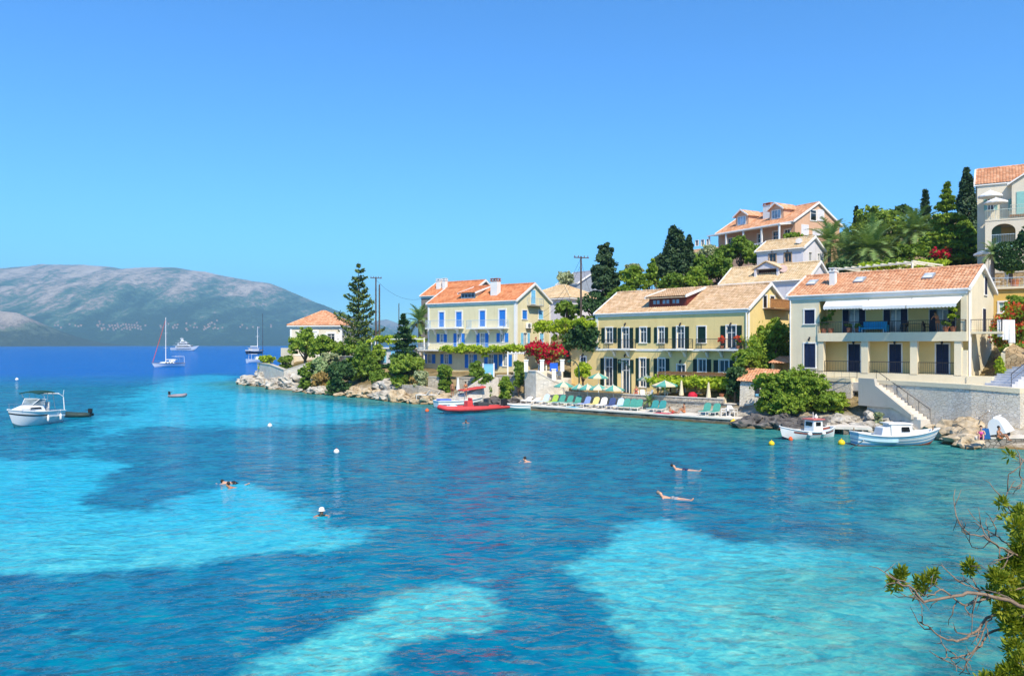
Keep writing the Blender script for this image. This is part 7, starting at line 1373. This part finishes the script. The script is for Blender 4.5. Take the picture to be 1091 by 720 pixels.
CRAWL = dict(pelvis=(0, .0, -.10), waist=(0, -.15, -.08), chest=(0, -.38, -.03), neck=(0, -.52, .04), head=(0, -.58, .12), crown=(0, -.58, .24), nose=(0, -.68, .15), shl=(.18, -.44, .0), shr=(-.18, -.44, .0), ell=(.36, -.6, -.04), wrl=(.26, -.82, -.02), hal=(.22, -.9, 0), elr=(-.36, -.6, -.04), wrr=(-.26, -.82, -.02), har=(-.22, -.9, 0), hil=(.09, .05, -.12), hir=(-.09, .05, -.12), knl=(.12, .45, -.16), knr=(-.12, .45, -.2), anl=(.12, .85, -.12), anr=(-.12, .85, -.16), tol=(.12, .98, -.06), tor=(-.12, .98, -.1))
SNORK = dict(CRAWL); SNORK.update(pelvis=(0, 0, .0), waist=(0, -.15, .02), chest=(0, -.38, .02), neck=(0, -.53, .0), head=(0, -.6, .01), crown=(0, -.7, .06), nose=(0, -.62, -.09), hil=(.09, .05, -.02), hir=(-.09, .05, -.02), anl=(.12, .85, .02), tol=(.12, 1.05, .1))
p = PZ(729, 501, -.03); person('person floating on the back with dark hair in front of the guesthouse', p, 62, BACKF, wear=cloth('navy', (.02, .03, .1)))
p = PZ(717, 531.5, -.03); person('person floating on the back nearer the camera, over the edge of the pale sand', p, 60, BACKF, wear=cloth('grey', (.3, .3, .32)), hair=M('grey_hair', (.22, .17, .14), .6))
p = PZ(569, 492); person('lone swimmer left of the two floating people', p, -100, CRAWL)
p = PZ(341, 547); person('swimmer in a white sun hat at the tip of the turquoise patch', p, 20, CRAWL, TANSK, hat=cloth('white', (.78, .76, .72)), top=cloth('pale', (.6, .6, .62)))
p = PZ(249, 515); person('snorkeller in dark fins beside another swimmer', p, -108, SNORK, wear=BLACK); p = PZ(256, 519); person('swimmer beside the snorkeller', p, -70, CRAWL, TANSK)
p = PZ(498, 450); person('swimmer with dark hair below the red inflatable', p, -10, CRAWL, TANSK)
# ------------------------------------------------------------------ deck furniture
UG, UC = cloth('umbrella_green', (.10, .36, .30)), cloth('umbrella_cream', (.72, .62, .42))
def parasol(label, p, h, r, mats=(UG, UC), gores=8, group='green and cream parasols on the deck', lean=0, ppost=None, drop=.42):
    root = empty('parasol', p, random.uniform(0, .7), label, 'parasol', group); root.rotation_euler[0] = lean
    MB().tube([(0, 0, 0), (0, 0, h+.08)], .028, 7).build('pole', ppost or TRIM, root)
    for i, mt_ in enumerate(mats):
        m = MB()
        for g_ in range(i, gores, len(mats)):
            a0, a1 = 2*math.pi*g_/gores, 2*math.pi*(g_+1)/gores; am = (a0+a1)/2
            P_ = lambda a, f, s_=1.: (math.cos(a)*r*f*s_, math.sin(a)*r*f*s_, h-drop*f-(.05*f*f))
            for f0, f1 in ((0, .35), (.35, .7), (.7, 1)):
                m.quad(P_(a0, f0), P_(a0, f1), P_(am, f1, .96), P_(am, f0, .96)); m.quad(P_(am, f0, .96), P_(am, f1, .96), P_(a1, f1), P_(a1, f0))
            e0, em, e1 = P_(a0, 1), P_(am, 1, .96), P_(a1, 1); dn_ = lambda q: (q[0], q[1], q[2]-.13); m.quad(e0, em, dn_(em), dn_(e0)); m.quad(em, e1, dn_(e1), dn_(em))
        m.build('canopy', mt_, root)
    m = MB(); [m.tube([(0, 0, h-.5), (math.cos(a)*r*.55, math.sin(a)*r*.55, h-drop*.6)], .01, 4) for a in np.linspace(0, 6.28, gores+1)[:-1]]; m.build('ribs', STEEL, root); return root
for lab, px, t, h, r in (('green and cream parasol at the foot of the bastion', 600.5, 3.6, 2.45, 1.15), ('dark teal parasol tucked behind the lamp by the bastion', 617, 3.9, 2.25, .9), ('cream parasol third from the bastion', 626, 3.5, 2.3, 1.1), ('green panelled parasol in the middle of the deck row', 638, 3.7, 2.3, 1.15), ('cream parasol left of the green loungers', 653.5, 3.6, 2.3, 1.15)):
    parasol(lab, dk(dkpx(px, t), t), h, r)
parasol('green and cream parasol high on the terrace beside the lemon tree', dk(dkpx(637.5, 6.5), 6.5, 1.5), 2.4, 1.15); parasol('grey green parasol on the terrace before the guesthouse windows', dk(dkpx(689, 6.5), 6.5, 1.5), 2.35, 1.05, (cloth('umbrella_dusk', (.12, .20, .17)), cloth('umbrella_dusk2', (.3, .33, .27)))); parasol('large green and cream parasol left of the grape pergola', dk(dkpx(708.5, 4.4), 4.4, 1.5), 1.95, 1.3)
def closed(label, p, h, mat, group=None): root = empty('parasol', p, 0, label, 'parasol', group); MB().tube([(0, 0, 0), (0, 0, h)], .028, 6).build('pole', TRIM, root); MB().lathe([(.05, h), (.10, h-.25), (.17, h-.9), (.24, h-1.45), (.12, h-1.5)], 9).build('furled_canopy', mat, root)
closed('furled cream parasol before the grape pergola, its left one', dk(dkpx(726, 4.6), 4.6, 1.5), 2.0, UC); closed('furled cream parasol before the grape pergola, its right one', dk(dkpx(755, 4.6), 4.6, 1.5), 1.9, UC)
q = PZ(488, 421, 1.0); closed('furled white parasol standing behind the launch with the red canopy', q, 2.1, CANVAS)
def lounger(label, px, t, frame, fab, back=55, jit=0.):
    root = empty('sun_lounger', dk(dkpx(px, t), t), deck_rz+R(8+jit), label, 'sun lounger', 'sun loungers along the bathing deck'); w_ = .33
    m = MB(); [m.tube([(s_*w_, -1.15, .33), (s_*w_, .45, .33)], .025, 6) for s_ in (-1, 1)]; m.tube([(-w_, -1.15, .33), (w_, -1.15, .33)], .025); m.build('frame', frame, root)
    for x in (-w_, w_):
        for y in (-.95, .35): MB().tube([(x, y, .33), (x, y-.06, 0)], .025, 6).build('leg', frame, root)
    m = MB(); m.box(-w_+.01, w_-.01, -1.12, .25, .335, .40); m.build('seat', fab, root, bevel=.02)
    m = MB(); q = [(-w_, 0), (w_, 0), (w_, .55), (w_*.85, .70), (w_*.5, .78), (0, .8), (-w_*.5, .78), (-w_*.85, .70), (-w_, .55)]; m.slab(q, 0, .06); o = m.build('backrest', fab, root, (0, .27, .37)); o.rotation_euler = (R(back), 0, 0)
GRN = cloth('lounger_green', (.07, .30, .24)); TEALC = cloth('lounger_teal', (.04, .25, .25)); BLU = cloth('lounger_blue', (.22, .30, .56)); NVY = cloth('lounger_navy', (.05, .08, .2)); WHT = cloth('lounger_white', (.74, .72, .68)); YEL = cloth('towel_yellow', (.72, .58, .22)); LIM = cloth('towel_lime', (.35, .5, .08)); STRB = cloth('towel_paleblue', (.5, .6, .75)); SKY = cloth('towel_aqua', (.15, .5, .65))
for a in (('white sun lounger at the extreme left end of the deck', 562, 2.2, TRIM, WHT, 20), ('white sun lounger lying flat beside the bastion foot', 570, 2.0, TRIM, WHT, 15), ('pale blue sun lounger below the bastion', 580, 2.2, TRIM, STRB), ('lime green sun lounger below the bastion', 589.5, 2.2, TRIM, LIM), ('dark green sun lounger right of the lime one', 597, 2.4, TRIM, GRN), ('green sun lounger below the leftmost parasol', 605.5, 2.3, TRIM, GRN), ('green sun lounger with an aqua towel before it', 614.5, 2.3, TRIM, GRN), ('royal blue sun lounger under the teal parasol', 624, 2.2, TRIM, BLU), ('yellow draped sun lounger', 633, 2.1, TRIM, YEL), ('white sun lounger between the yellow and the navy ones', 642, 2.1, TRIM, WHT), ('navy sun lounger left of the three green ones', 651, 2.1, TRIM, NVY), ('white and pale blue sun lounger touching the three green ones', 659.5, 2.1, TRIM, STRB), ('green sun lounger, left of the close set three', 666, 2.1, TRIM, GRN), ('green sun lounger, middle of the close set three', 672.8, 2.1, TRIM, GRN), ('green sun lounger, right of the close set three', 679.6, 2.1, TRIM, GRN), ('teal sun lounger left of the pair by the small palm', 696.5, 1.9, TRIM, TEALC), ('teal sun lounger right of the pair by the small palm', 704.8, 1.9, TRIM, TEALC), ('green sun lounger left of the pair near the white chairs', 752, 1.9, TRIM, GRN), ('green sun lounger right of the pair near the white chairs', 762, 1.9, TRIM, GRN)): lounger(*a, jit=random.uniform(-5, 5))
o = MB().box(-.4, .4, -.9, .9, 0, .015).build('towel', SKY, None, dk(dkpx(610, .9), .9, .553), deck_rz+R(70)); tag(o, 'aqua towel spread on the paving before the green loungers', 'towel')
o = MB().box(-.45, .45, -.9, .9, 0, .015).build('towel', cloth('towel_red', (.6, .06, .1)), None, dk(dkpx(707, .6), .6, .553), deck_rz+R(80)); tag(o, 'red towel spread at the deck edge right of the teal loungers', 'towel')
def chair(label, p, rz, mat=TRIM, group='white plastic chairs'):
    root = empty('plastic_chair', p, rz, label, 'chair', group); m = MB(); m.box(-.24, .24, -.24, .22, .40, .44); m.build('seat', mat, root, bevel=.015); m = MB(); m.hexa([(-.24, .2, .44), (.24, .2, .44), (.24, .24, .44), (-.24, .24, .44)], [(-.2, .32, .9), (.2, .32, .9), (.2, .36, .9), (-.2, .36, .9)]); m.build('backrest', mat, root, bevel=.01)
    for x in (-.22, .22):
        for y in (-.2, .2): MB().tube([(x, y, .41), (x*1.15, y*1.2, 0)], .025, 6).build('leg', mat, root)
        MB().tube([(x*1.1, .26, .66), (x*1.15, -.2, .64), (x*1.1, -.2, .42)], .022, 6).build('armrest', mat, root)
for lab, px, t, z, rz in (('white plastic chair under the terrace parasol', 685, 4.9, 1.5, 40), ('white plastic chair left of the white table on the deck', 771, 1.6, .55, -60), ('white plastic chair behind the white table on the deck', 776, 2.6, .55, 10), ('white plastic chair right of the white table on the deck', 782, 1.9, .55, 80), ('white plastic chair beside the seated terrace guest', 692, 5.0, 1.5, -30)): chair(lab, dk(dkpx(px, t), t, z), deck_rz+R(rz))
def table(label, p, r, h, mat, group=None): root = empty('table', p, 0, label, 'table', group); MB().lathe([(r, h-.03), (r, h)], 20).build('tabletop', mat, root); MB().lathe([(.22, 0), (.2, .03), (.04, .06), (.04, h-.04), (.12, h-.032)], 12).build('pedestal', mat, root)
table('round white plastic table between the white chairs on the deck', dk(dkpx(777, 1.8), 1.8), .42, .72, TRIM); table('round white table below the grape pergola', dk(dkpx(742, 6), 6, 1.5), .5, .74, TRIM); table('small round table under the large parasol', dk(dkpx(711, 5), 5, 1.5), .4, .72, TRIM)
o = MB().lathe([(.05, 0), (.45, .02), (.5, .5), (.32, .8), (.1, .86)], 14).build('cushion_bag', cloth('beanbag_red', (.55, .02, .05)), None, dk(dkpx(738, 5.4), 5.4, 1.5), smooth=True); tag(o, 'red beanbag seat under the grape pergola', 'beanbag')
p = dk(dkpx(769, 4.6), 4.6, 1.5); m = MB(); m.box(-.35, .35, -.3, .3, -.9, .55); o = m.build('post', CREAM, None, p, deck_rz); tag(o, 'cream post with an orange pot left of the stone hut', 'post'); o = MB().lathe([(.12, 0), (.2, .1), (.26, .28), (.28, .3)], 12).build('flower_pot', TERRA, None, p+Vector((0, 0, .55))); tag(o, 'orange terracotta pot on the cream post', 'flower pot')
palm('tiny potted palm between the parasol and the teal loungers', 691.5, 428, (dk(dkpx(691.5, 3.6), 3.6)).y, 6, .95, 26, trunk_r=.06, cat='palm')
# sunbathers
person('person sunbathing on the deck right of the red towel', dk(dkpx(717, 1.2), 1.2, .17), math.degrees(deck_rz)+60, LIE, TANSK, wear=REDP)
person('person sitting on the deck paving before the terrace wall', dk(dkpx(729, 2.2), 2.2, .57), math.degrees(deck_rz)-30, SIT, TANSK, wear=cloth('orange', (.7, .25, .1)))
person('person in red shorts seated on a terrace chair behind the deck', dk(dkpx(678, 4.9), 4.9, 1.5), math.degrees(deck_rz)+20, CHAIR, TANSK, wear=REDP, top=cloth('coral', (.65, .2, .15))); chair('white plastic chair under the guest in red shorts', dk(dkpx(678, 4.9), 4.9, 1.5)+Vector((0, 0, 0)), deck_rz+R(20))
q = PZ(482, 423, .9); person('tanned person standing behind the red canopy, the left one', q, 160, STAND, TANSK, wear=cloth('brown', (.2, .06, .04))); q = PZ(496, 423, 1.1); person('tanned person in orange standing behind the red canopy, the right one', q, 190, STAND, TANSK, wear=cloth('orange', (.7, .25, .1)), top=cloth('orange2', (.65, .2, .08)))
# ------------------------------------------------------------------ balcony, terraces, right edge
def vpt(px, py, off, z): u = VILLA.f(px, py, off)[0]; return VILLA.world(u, off, z)
zs_ = zsl+.003; VR = -R(44.4)
person('person with red brown skin leaning on the villa balcony table', vpt(999, 345, .5, zs_), -60, LEAN, TANSK, wear=cloth('orange', (.7, .25, .1)), top=cloth('orange2', (.65, .2, .08)))
p = vpt(931, 347, .55, zs_); root = empty('sofa', p, VR, 'bright blue sofa on the villa balcony', 'sofa'); SB = cloth('sofa_blue', (.03, .36, .62)); m = MB(); m.box(-1, 1, -.35, .35, .28, .45); m.build('seat', SB, root, bevel=.04); m = MB(); m.box(-1, 1, .26, .42, .45, .95); m.build('backrest', SB, root, bevel=.04); [MB().box(x-.07, x+.07, -.38, .42, .05, .65).build('armrest', SB, root, bevel=.03) for x in (-1.08, 1.08)]; [MB().box(x-.04, x+.04, y-.04, y+.04, 0, .28).build('leg', TRIM, root) for x in (-.9, .9) for y in (-.28, .3)]
p = vpt(974, 347, .6, zs_); root = empty('table', p, VR, 'dark wooden table on the villa balcony', 'table'); MB().box(-.8, .8, -.4, .4, .70, .75).build('tabletop', WOOD, root); [MB().box(x-.04, x+.04, y-.04, y+.04, 0, .7).build('leg', WOOD, root) for x in (-.7, .7) for y in (-.32, .32)]
for lab, px, rz in (('dark chair right of the table on the villa balcony', 988, 90), ('dark chair left of the table on the villa balcony', 963, -90)): chair(lab, vpt(px, 347, .6, zs_), VR+R(rz), M('dark_wicker', (.07, .045, .03), .7, .3, 12), 'dark balcony chairs')
def pot(label, p, r, h, mat=TERRA, green=None, gh=.6, n=260, ls=.13, cat='potted plant'):
    root = empty('potted_plant', p, random.uniform(0, 6), label, cat); MB().lathe([(r*.7, 0), (r, h*.85), (r*1.1, h*.86), (r*1.1, h), (r*.9, h)], 12).build('pot', mat, root)
    if green: q = [(0, 0, h+gh*.55, r*1.3, r*1.3, gh*.55)]; pp, d = crown_pts(q, n, .5, 9); V, Q = leaves(pp, ls, out=d); link('leaves', np_mesh('leaves', V, Q), green, root)
for lab, px, gh, gm in (('tall climbing pot plant at the left end of the villa balcony', 885, 1.9, G_BRIGHT), ('leafy pot plant near the left balcony corner', 878, .9, G_MID), ('low terracotta pot left of the blue sofa', 905, .35, G_MID), ('second low terracotta pot beside the blue sofa', 914, .3, G_MID), ('lush yellow green plant at the right end of the villa balcony', 1016, 1.5, G_LEMON), ('small flowering pot at the right balcony post', 1008, .5, G_BRIGHT)): pot(lab, vpt(px, 347, .35, zs_), .24, .42, TERRA, gm, gh, 420 if gh > 1 else 200)
for lab, px, gm in (('flowering pot plant at the right of the guesthouse long balcony', 786, G_ORED), ('flowering pot plant at the left of the guesthouse long balcony', 769, G_ORED)): u = GUEST.f(px, 369, -.6)[0]; pot(lab, GUEST.world(u, -.6, zb*0+GUEST.f(770, 372)[1]+.06), .2, .3, TERRA, gm, .9, 260)
# laundry
p = VILLA.world(VILLA.W+2.45, 1.2, 0); root = empty('laundry', (p.x, p.y, VILLA.z0+zsl+.9), VR+R(50), 'white washing hanging from the side balcony rail of the villa', 'laundry'); m = MB()
for k in range(3):
    x0 = -.75+.5*k; nn = 6
    for i in range(nn):
        for j in range(6):
            f_ = lambda i, j: (x0+.46*i/nn, .06*math.sin(i*1.6+k)*(.4+j/6), -j*(.22+.04*k)); m.quad(f_(i, j), f_(i+1, j), f_(i+1, j+1), f_(i, j+1))
m.build('hung_cloth', CANVAS, root)
# terrace house: furled parasols, pots; apartments: parasols
for lab, v in (('furled white parasol on the yellow terrace, left one', 1055.5), ('furled white parasol on the yellow terrace, right one', 1073)):
    u = TH.f(v, 305, 2.5)[0]; q = TH.world(u, 2.5, TH.f(1064, 309)[1]*0+5.8); closed(lab, q, 2.3, CANVAS)
u = TH.f(1081, 300, 1.0)[0]; pot('leafy orange tree in a terracotta pot on the yellow terrace', TH.world(u, 1.0, 5.8), .4, .7, TERRA, G_LEMON, 1.5, 500, .16)
u = TH.f(1060, 308, .9)[0]; table('low white table on the yellow terrace', TH.world(u, .9, 5.8), .5, .55, TRIM)
W1 = (CANVAS, CANVAS); parasol('upper white parasol on the apartment terrace', APT.world(*APT.f(1055, 188, -1.2)[:1], -1.2, APT.f(1062, 236, -3.2)[1]+.2), 3.3, 1.15, W1, 6, 'white parasols at the apartment house', drop=.55); parasol('lower white parasol on the apartment terrace', APT.world(*APT.f(1061, 200, -2.4)[:1], -2.4, APT.f(1062, 236, -3.2)[1]+.2), 2.3, 1.1, W1, 6, 'white parasols at the apartment house', drop=.4)
q = P(1053.5, 264, 73); parasol('white parasol above the squat palm in the garden', (q.x, q.y, q.z-2.5), 2.5, 1.25, W1, 6, 'white parasols at the apartment house', drop=.5)
# bathers on the quay
p = PZ(1054, 470, .74); person('person in pink wrapped in a blue towel on the quay', (p.x, p.y+.9, .74), -30, SIT, SKIN, wear=cloth('pink', (.75, .08, .35)), top=cloth('pink2', (.75, .12, .4)), long_hair=True); o = MB().hexa([(-.3, .25, 0), (.5, .2, 0), (.5, .3, 0), (-.3, .35, 0)], [(-.15, .1, .72), (.25, .05, .72), (.25, .13, .72), (-.15, .18, .72)]).build('towel', cloth('towel_blue', (.03, .16, .45)), None, (p.x+.35, p.y+1.0, .74)); tag(o, 'blue towel behind the bather in pink', 'towel')
p = PZ(1071, 470, .74); person('tanned person with drawn up knees sitting on the quay', (p.x, p.y+.7, .74), 35, SIT, TANSK, wear=cloth('orange', (.7, .25, .1)))
o = MB().tube([PZ(1040, 447.5, 1.4), PZ(1054, 437.5, 2.3)], .035, 6).build('gangway_rail', STEEL); tag(o, 'slanting steel handrail on the rocks below the wall', 'handrail')
# bastion terrace furniture
q = XY(589, 91); o = MB().box(-.45, .45, -.05, .05, 0, .95).build('blue_panel', cloth('panel_blue', (.02, .12, .6)), None, (q[0], q[1]-2.2, 3.95)); tag(o, 'bright blue board between the white bastion posts', 'board')
for lab, px, rz in (('white plastic chair on the bastion terrace, its left one', 566, 30), ('white plastic chair on the bastion terrace, its right one', 596, -20)): q = XY(px, 90); chair(lab, (q[0], q[1], 3.02), R(rz))
# small rubble on the sea floor edge: coarse white beach tarp left of the launch
q = PZ(462, 427, .8)
for i, px in enumerate((452, 463)): q = PZ(px, 423.5, .75); o = empty('sun_lounger', q, R(-20+10*i), ['white sun lounger on the ledge left of the launch, left one', 'white sun lounger on the ledge left of the launch, right one'][i], 'sun lounger', 'white loungers on the ledge'); m = MB(); m.box(-1.0, .3, -.32, .32, .3, .37); m.build('seat', WHT, o); m = MB(); m.hexa([(.3, -.32, .3), (.36, -.32, .3), (.36, .32, .3), (.3, .32, .3)], [(.75, -.3, .85), (.81, -.3, .85), (.81, .3, .85), (.75, .3, .85)]); m.build('backrest', WHT, o); [MB().box(x, x+.05, y-.03, y+.03, -.3, .3).build('leg', TRIM, o) for x in (-.9, .2) for y in (-.28, .28)]

# ------------------------------------------------------------------ near bush at the right edge
LN = leaf('leaf_near', (.09, .14, .012), (.22, .28, .02), (.42, .42, .05), .35, 6); BRN = M('near_bark', (.25, .18, .13), .9, .3, 30, .004, 120)
def near_leaf(V, Q, c, d, L, w_):
    """one folded lance shaped leaf: six points, four faces"""
    d = d.normalized(); s_ = d.cross(Vector((random.gauss(0, 1), random.gauss(0, 1), random.gauss(0, 1)))).normalized(); n_ = s_.cross(d); b0 = len(V)
    pts = [c, c+d*L*.35+s_*w_*.5+n_*w_*.15, c+d*L*.4-n_*w_*.05, c+d*L*.35-s_*w_*.5+n_*w_*.15, c+d*L*.75+s_*w_*.38+n_*w_*.12-n_*L*.03, c+d*L*.75-s_*w_*.38+n_*w_*.12-n_*L*.03, c+d*L-n_*L*.08, c+d*L*.75-n_*L*.04]
    V += pts; Q += [(b0, b0+1, b0+4, b0+2), (b0, b0+2, b0+5, b0+3), (b0+2, b0+4, b0+6, b0+7), (b0+2, b0+7, b0+6, b0+5)]
nb_ = empty('bush', (4.3, 4.6, 4.2), 0, 'close bush with bare twisting branches and tufts of leaves at the right edge', 'bush')
org = Vector((4.3, 4.6, 4.2))
def NP(px, py, Y): return P(px, py, Y)-org
wood = MB(); tufts = []
def branch(px_pts, r0, r1, Y0, Y1, side=0, n_side=0):
    n = len(px_pts); pts = [NP(x, y, Y0+(Y1-Y0)*i/(n-1)+random.uniform(-.05, .05)) for i, (x, y) in enumerate(px_pts)]
    q = []
    for i in range(n-1):
        for t in (0, .25, .5, .75):
            a = pts[max(0, i-1)]; b = pts[i]; c = pts[i+1]; d = pts[min(n-1, i+2)]
            q.append(.5*((2*b)+(c-a)*t+(2*a-5*b+4*c-d)*t*t+(3*b-a-3*c+d)*t**3)+Vector([random.gauss(0, .004) for _ in range(3)]))
    q.append(pts[-1]); wood.tube(q, [(r0+(r1-r0)*i/(len(q)-1))*(.62 if r0 < .03 else 1) for i in range(len(q))], 7)
    for k in range(n_side):
        i = random.randint(3, len(q)-2); dr = (q[min(i+2, len(q)-1)]-q[i-1]).normalized(); p = q[i]; L = random.uniform(.08, .24); d = (dr*.6+Vector([random.gauss(0, .55) for _ in range(3)])).normalized(); tw = [p]
        for s_ in range(4): d = (d+Vector([random.gauss(0, .35) for _ in range(3)])).normalized(); tw.append(tw[-1]+d*L/4)
        wood.tube(tw, [.004, .0035, .003, .0022, .0014], 5)
        if random.random() < .6: d2 = (d+Vector([random.gauss(0, .8) for _ in range(3)])).normalized(); wood.tube([tw[2], tw[2]+d2*L*.25, tw[2]+d2*L*.45+Vector((0, 0, .01))], [.003, .002, .001], 5)
    return q
Yb = 4.6
branch([(1120, 655), (1075, 640), (1040, 632), (1010, 636), (984, 640), (972, 626), (962, 622), (948, 612)], .020, .005, Yb, Yb-.3, 0, 7)
branch([(1056, 634), (1042, 640), (1025, 643), (1005, 628), (990, 634), (968, 634)], .012, .004, Yb, Yb-.1, 0, 6)
branch([(1110, 660), (1058, 655), (1040, 674), (1018, 682), (1002, 678), (990, 668), (983, 662)], .016, .004, Yb+.1, Yb-.2, 0, 6)
branch([(1100, 662), (1056, 672), (1045, 688), (1028, 698), (1018, 701), (1003, 700)], .014, .004, Yb+.2, Yb, 0, 6)
branch([(1115, 610), (1080, 590), (1065, 583), (1048, 571), (1030, 568), (1020, 556)], .015, .003, Yb+.1, Yb-.1, 0, 8)
branch([(1085, 592), (1072, 578), (1058, 570), (1050, 582), (1042, 584)], .010, .003, Yb+.1, Yb+.2, 0, 5)
branch([(1120, 570), (1095, 555), (1080, 548), (1072, 535), (1076, 520), (1082, 512)], .010, .003, Yb+.3, Yb+.2, 0, 6)
branch([(1100, 625), (1050, 632), (1040, 626), (1025, 622), (1015, 614)], .008, .003, Yb, Yb-.2, 0, 5)
branch([(1045, 634), (1038, 620), (1034, 612), (1034, 602)], .006, .004, Yb, Yb, 0, 2)
branch([(1060, 652), (1050, 668), (1040, 690), (1022, 718)], .009, .004, Yb, Yb, 0, 6)
branch([(1110, 520), (1092, 512), (1085, 500), (1092, 488)], .008, .003, Yb+.3, Yb+.2, 0, 4)
branch([(1190, 760), (1150, 700), (1120, 655), (1110, 610), (1118, 560), (1125, 510)], .05, .015, Yb+.1, Yb+.3, 0, 0)
branch([(1240, 840), (1190, 760), (1120, 730), (1075, 700)], .05, .012, Yb+.1, Yb, 0, 0)
wood.build('branches', BRN, nb_, smooth=True)
V, Q = [], []
def tuft(px, py, rpx, n, Y=Yb, up=.5, L=.042):
    n = int(n*1.7)
    c0 = NP(px, py, Y); r = rpx*Y/F
    for _ in range(n):
        g_ = Vector([random.gauss(0, 1) for _ in range(3)]).normalized(); p = c0+g_*r*random.random()**.5; d = g_+Vector((0, 0, up))+Vector([random.gauss(0, .4) for _ in range(3)]); near_leaf(V, Q, p, d, L*random.uniform(.6, 1.15), L*.30)
for a in ((956, 618, 7, 70), (960, 610, 5, 45), (953, 625, 5, 30), (982, 622, 7, 75), (990, 616, 5, 45), (978, 630, 5, 30), (995, 611, 3, 18), (1034, 603, 5, 60), (1032, 610, 3, 20), (1066, 535, 4, 35), (1076, 485, 3, 20), (1070, 552, 3, 12)): tuft(*a)
for px, py, r, n, y in ((1083, 560, 8, 130, 0), (1090, 578, 10, 200, .1), (1084, 592, 8, 150, .1), (1098, 600, 14, 320, .2), (1062, 615, 8, 150, -.1), (1072, 622, 10, 220, 0), (1080, 640, 12, 280, .1), (1068, 648, 8, 150, 0), (1076, 664, 9, 170, .05), (1092, 655, 14, 360, .15), (1100, 630, 16, 400, .25), (1110, 680, 20, 420, .2), (1090, 708, 12, 260, -.1), (1076, 716, 9, 180, -.1), (1064, 722, 8, 130, -.1), (1100, 735, 22, 420, 0), (1120, 590, 18, 300, .3), (1125, 640, 24, 420, .3), (1055, 632, 6, 70, 0), (1092, 575, 12, 260, .2), (1078, 605, 11, 240, .1), (1086, 672, 14, 300, .1), (1080, 690, 9, 160, 0), (1096, 548, 9, 140, .2), (1088, 545, 6, 60, .1), (1050, 728, 10, 140, -.1)): tuft(px, py, r, int(n*.8), Yb+y)
b0 = np.array([tuple(v_) for v_ in V]); link('foliage', np_mesh('foliage', b0, np.array(Q)), LN, nb_)
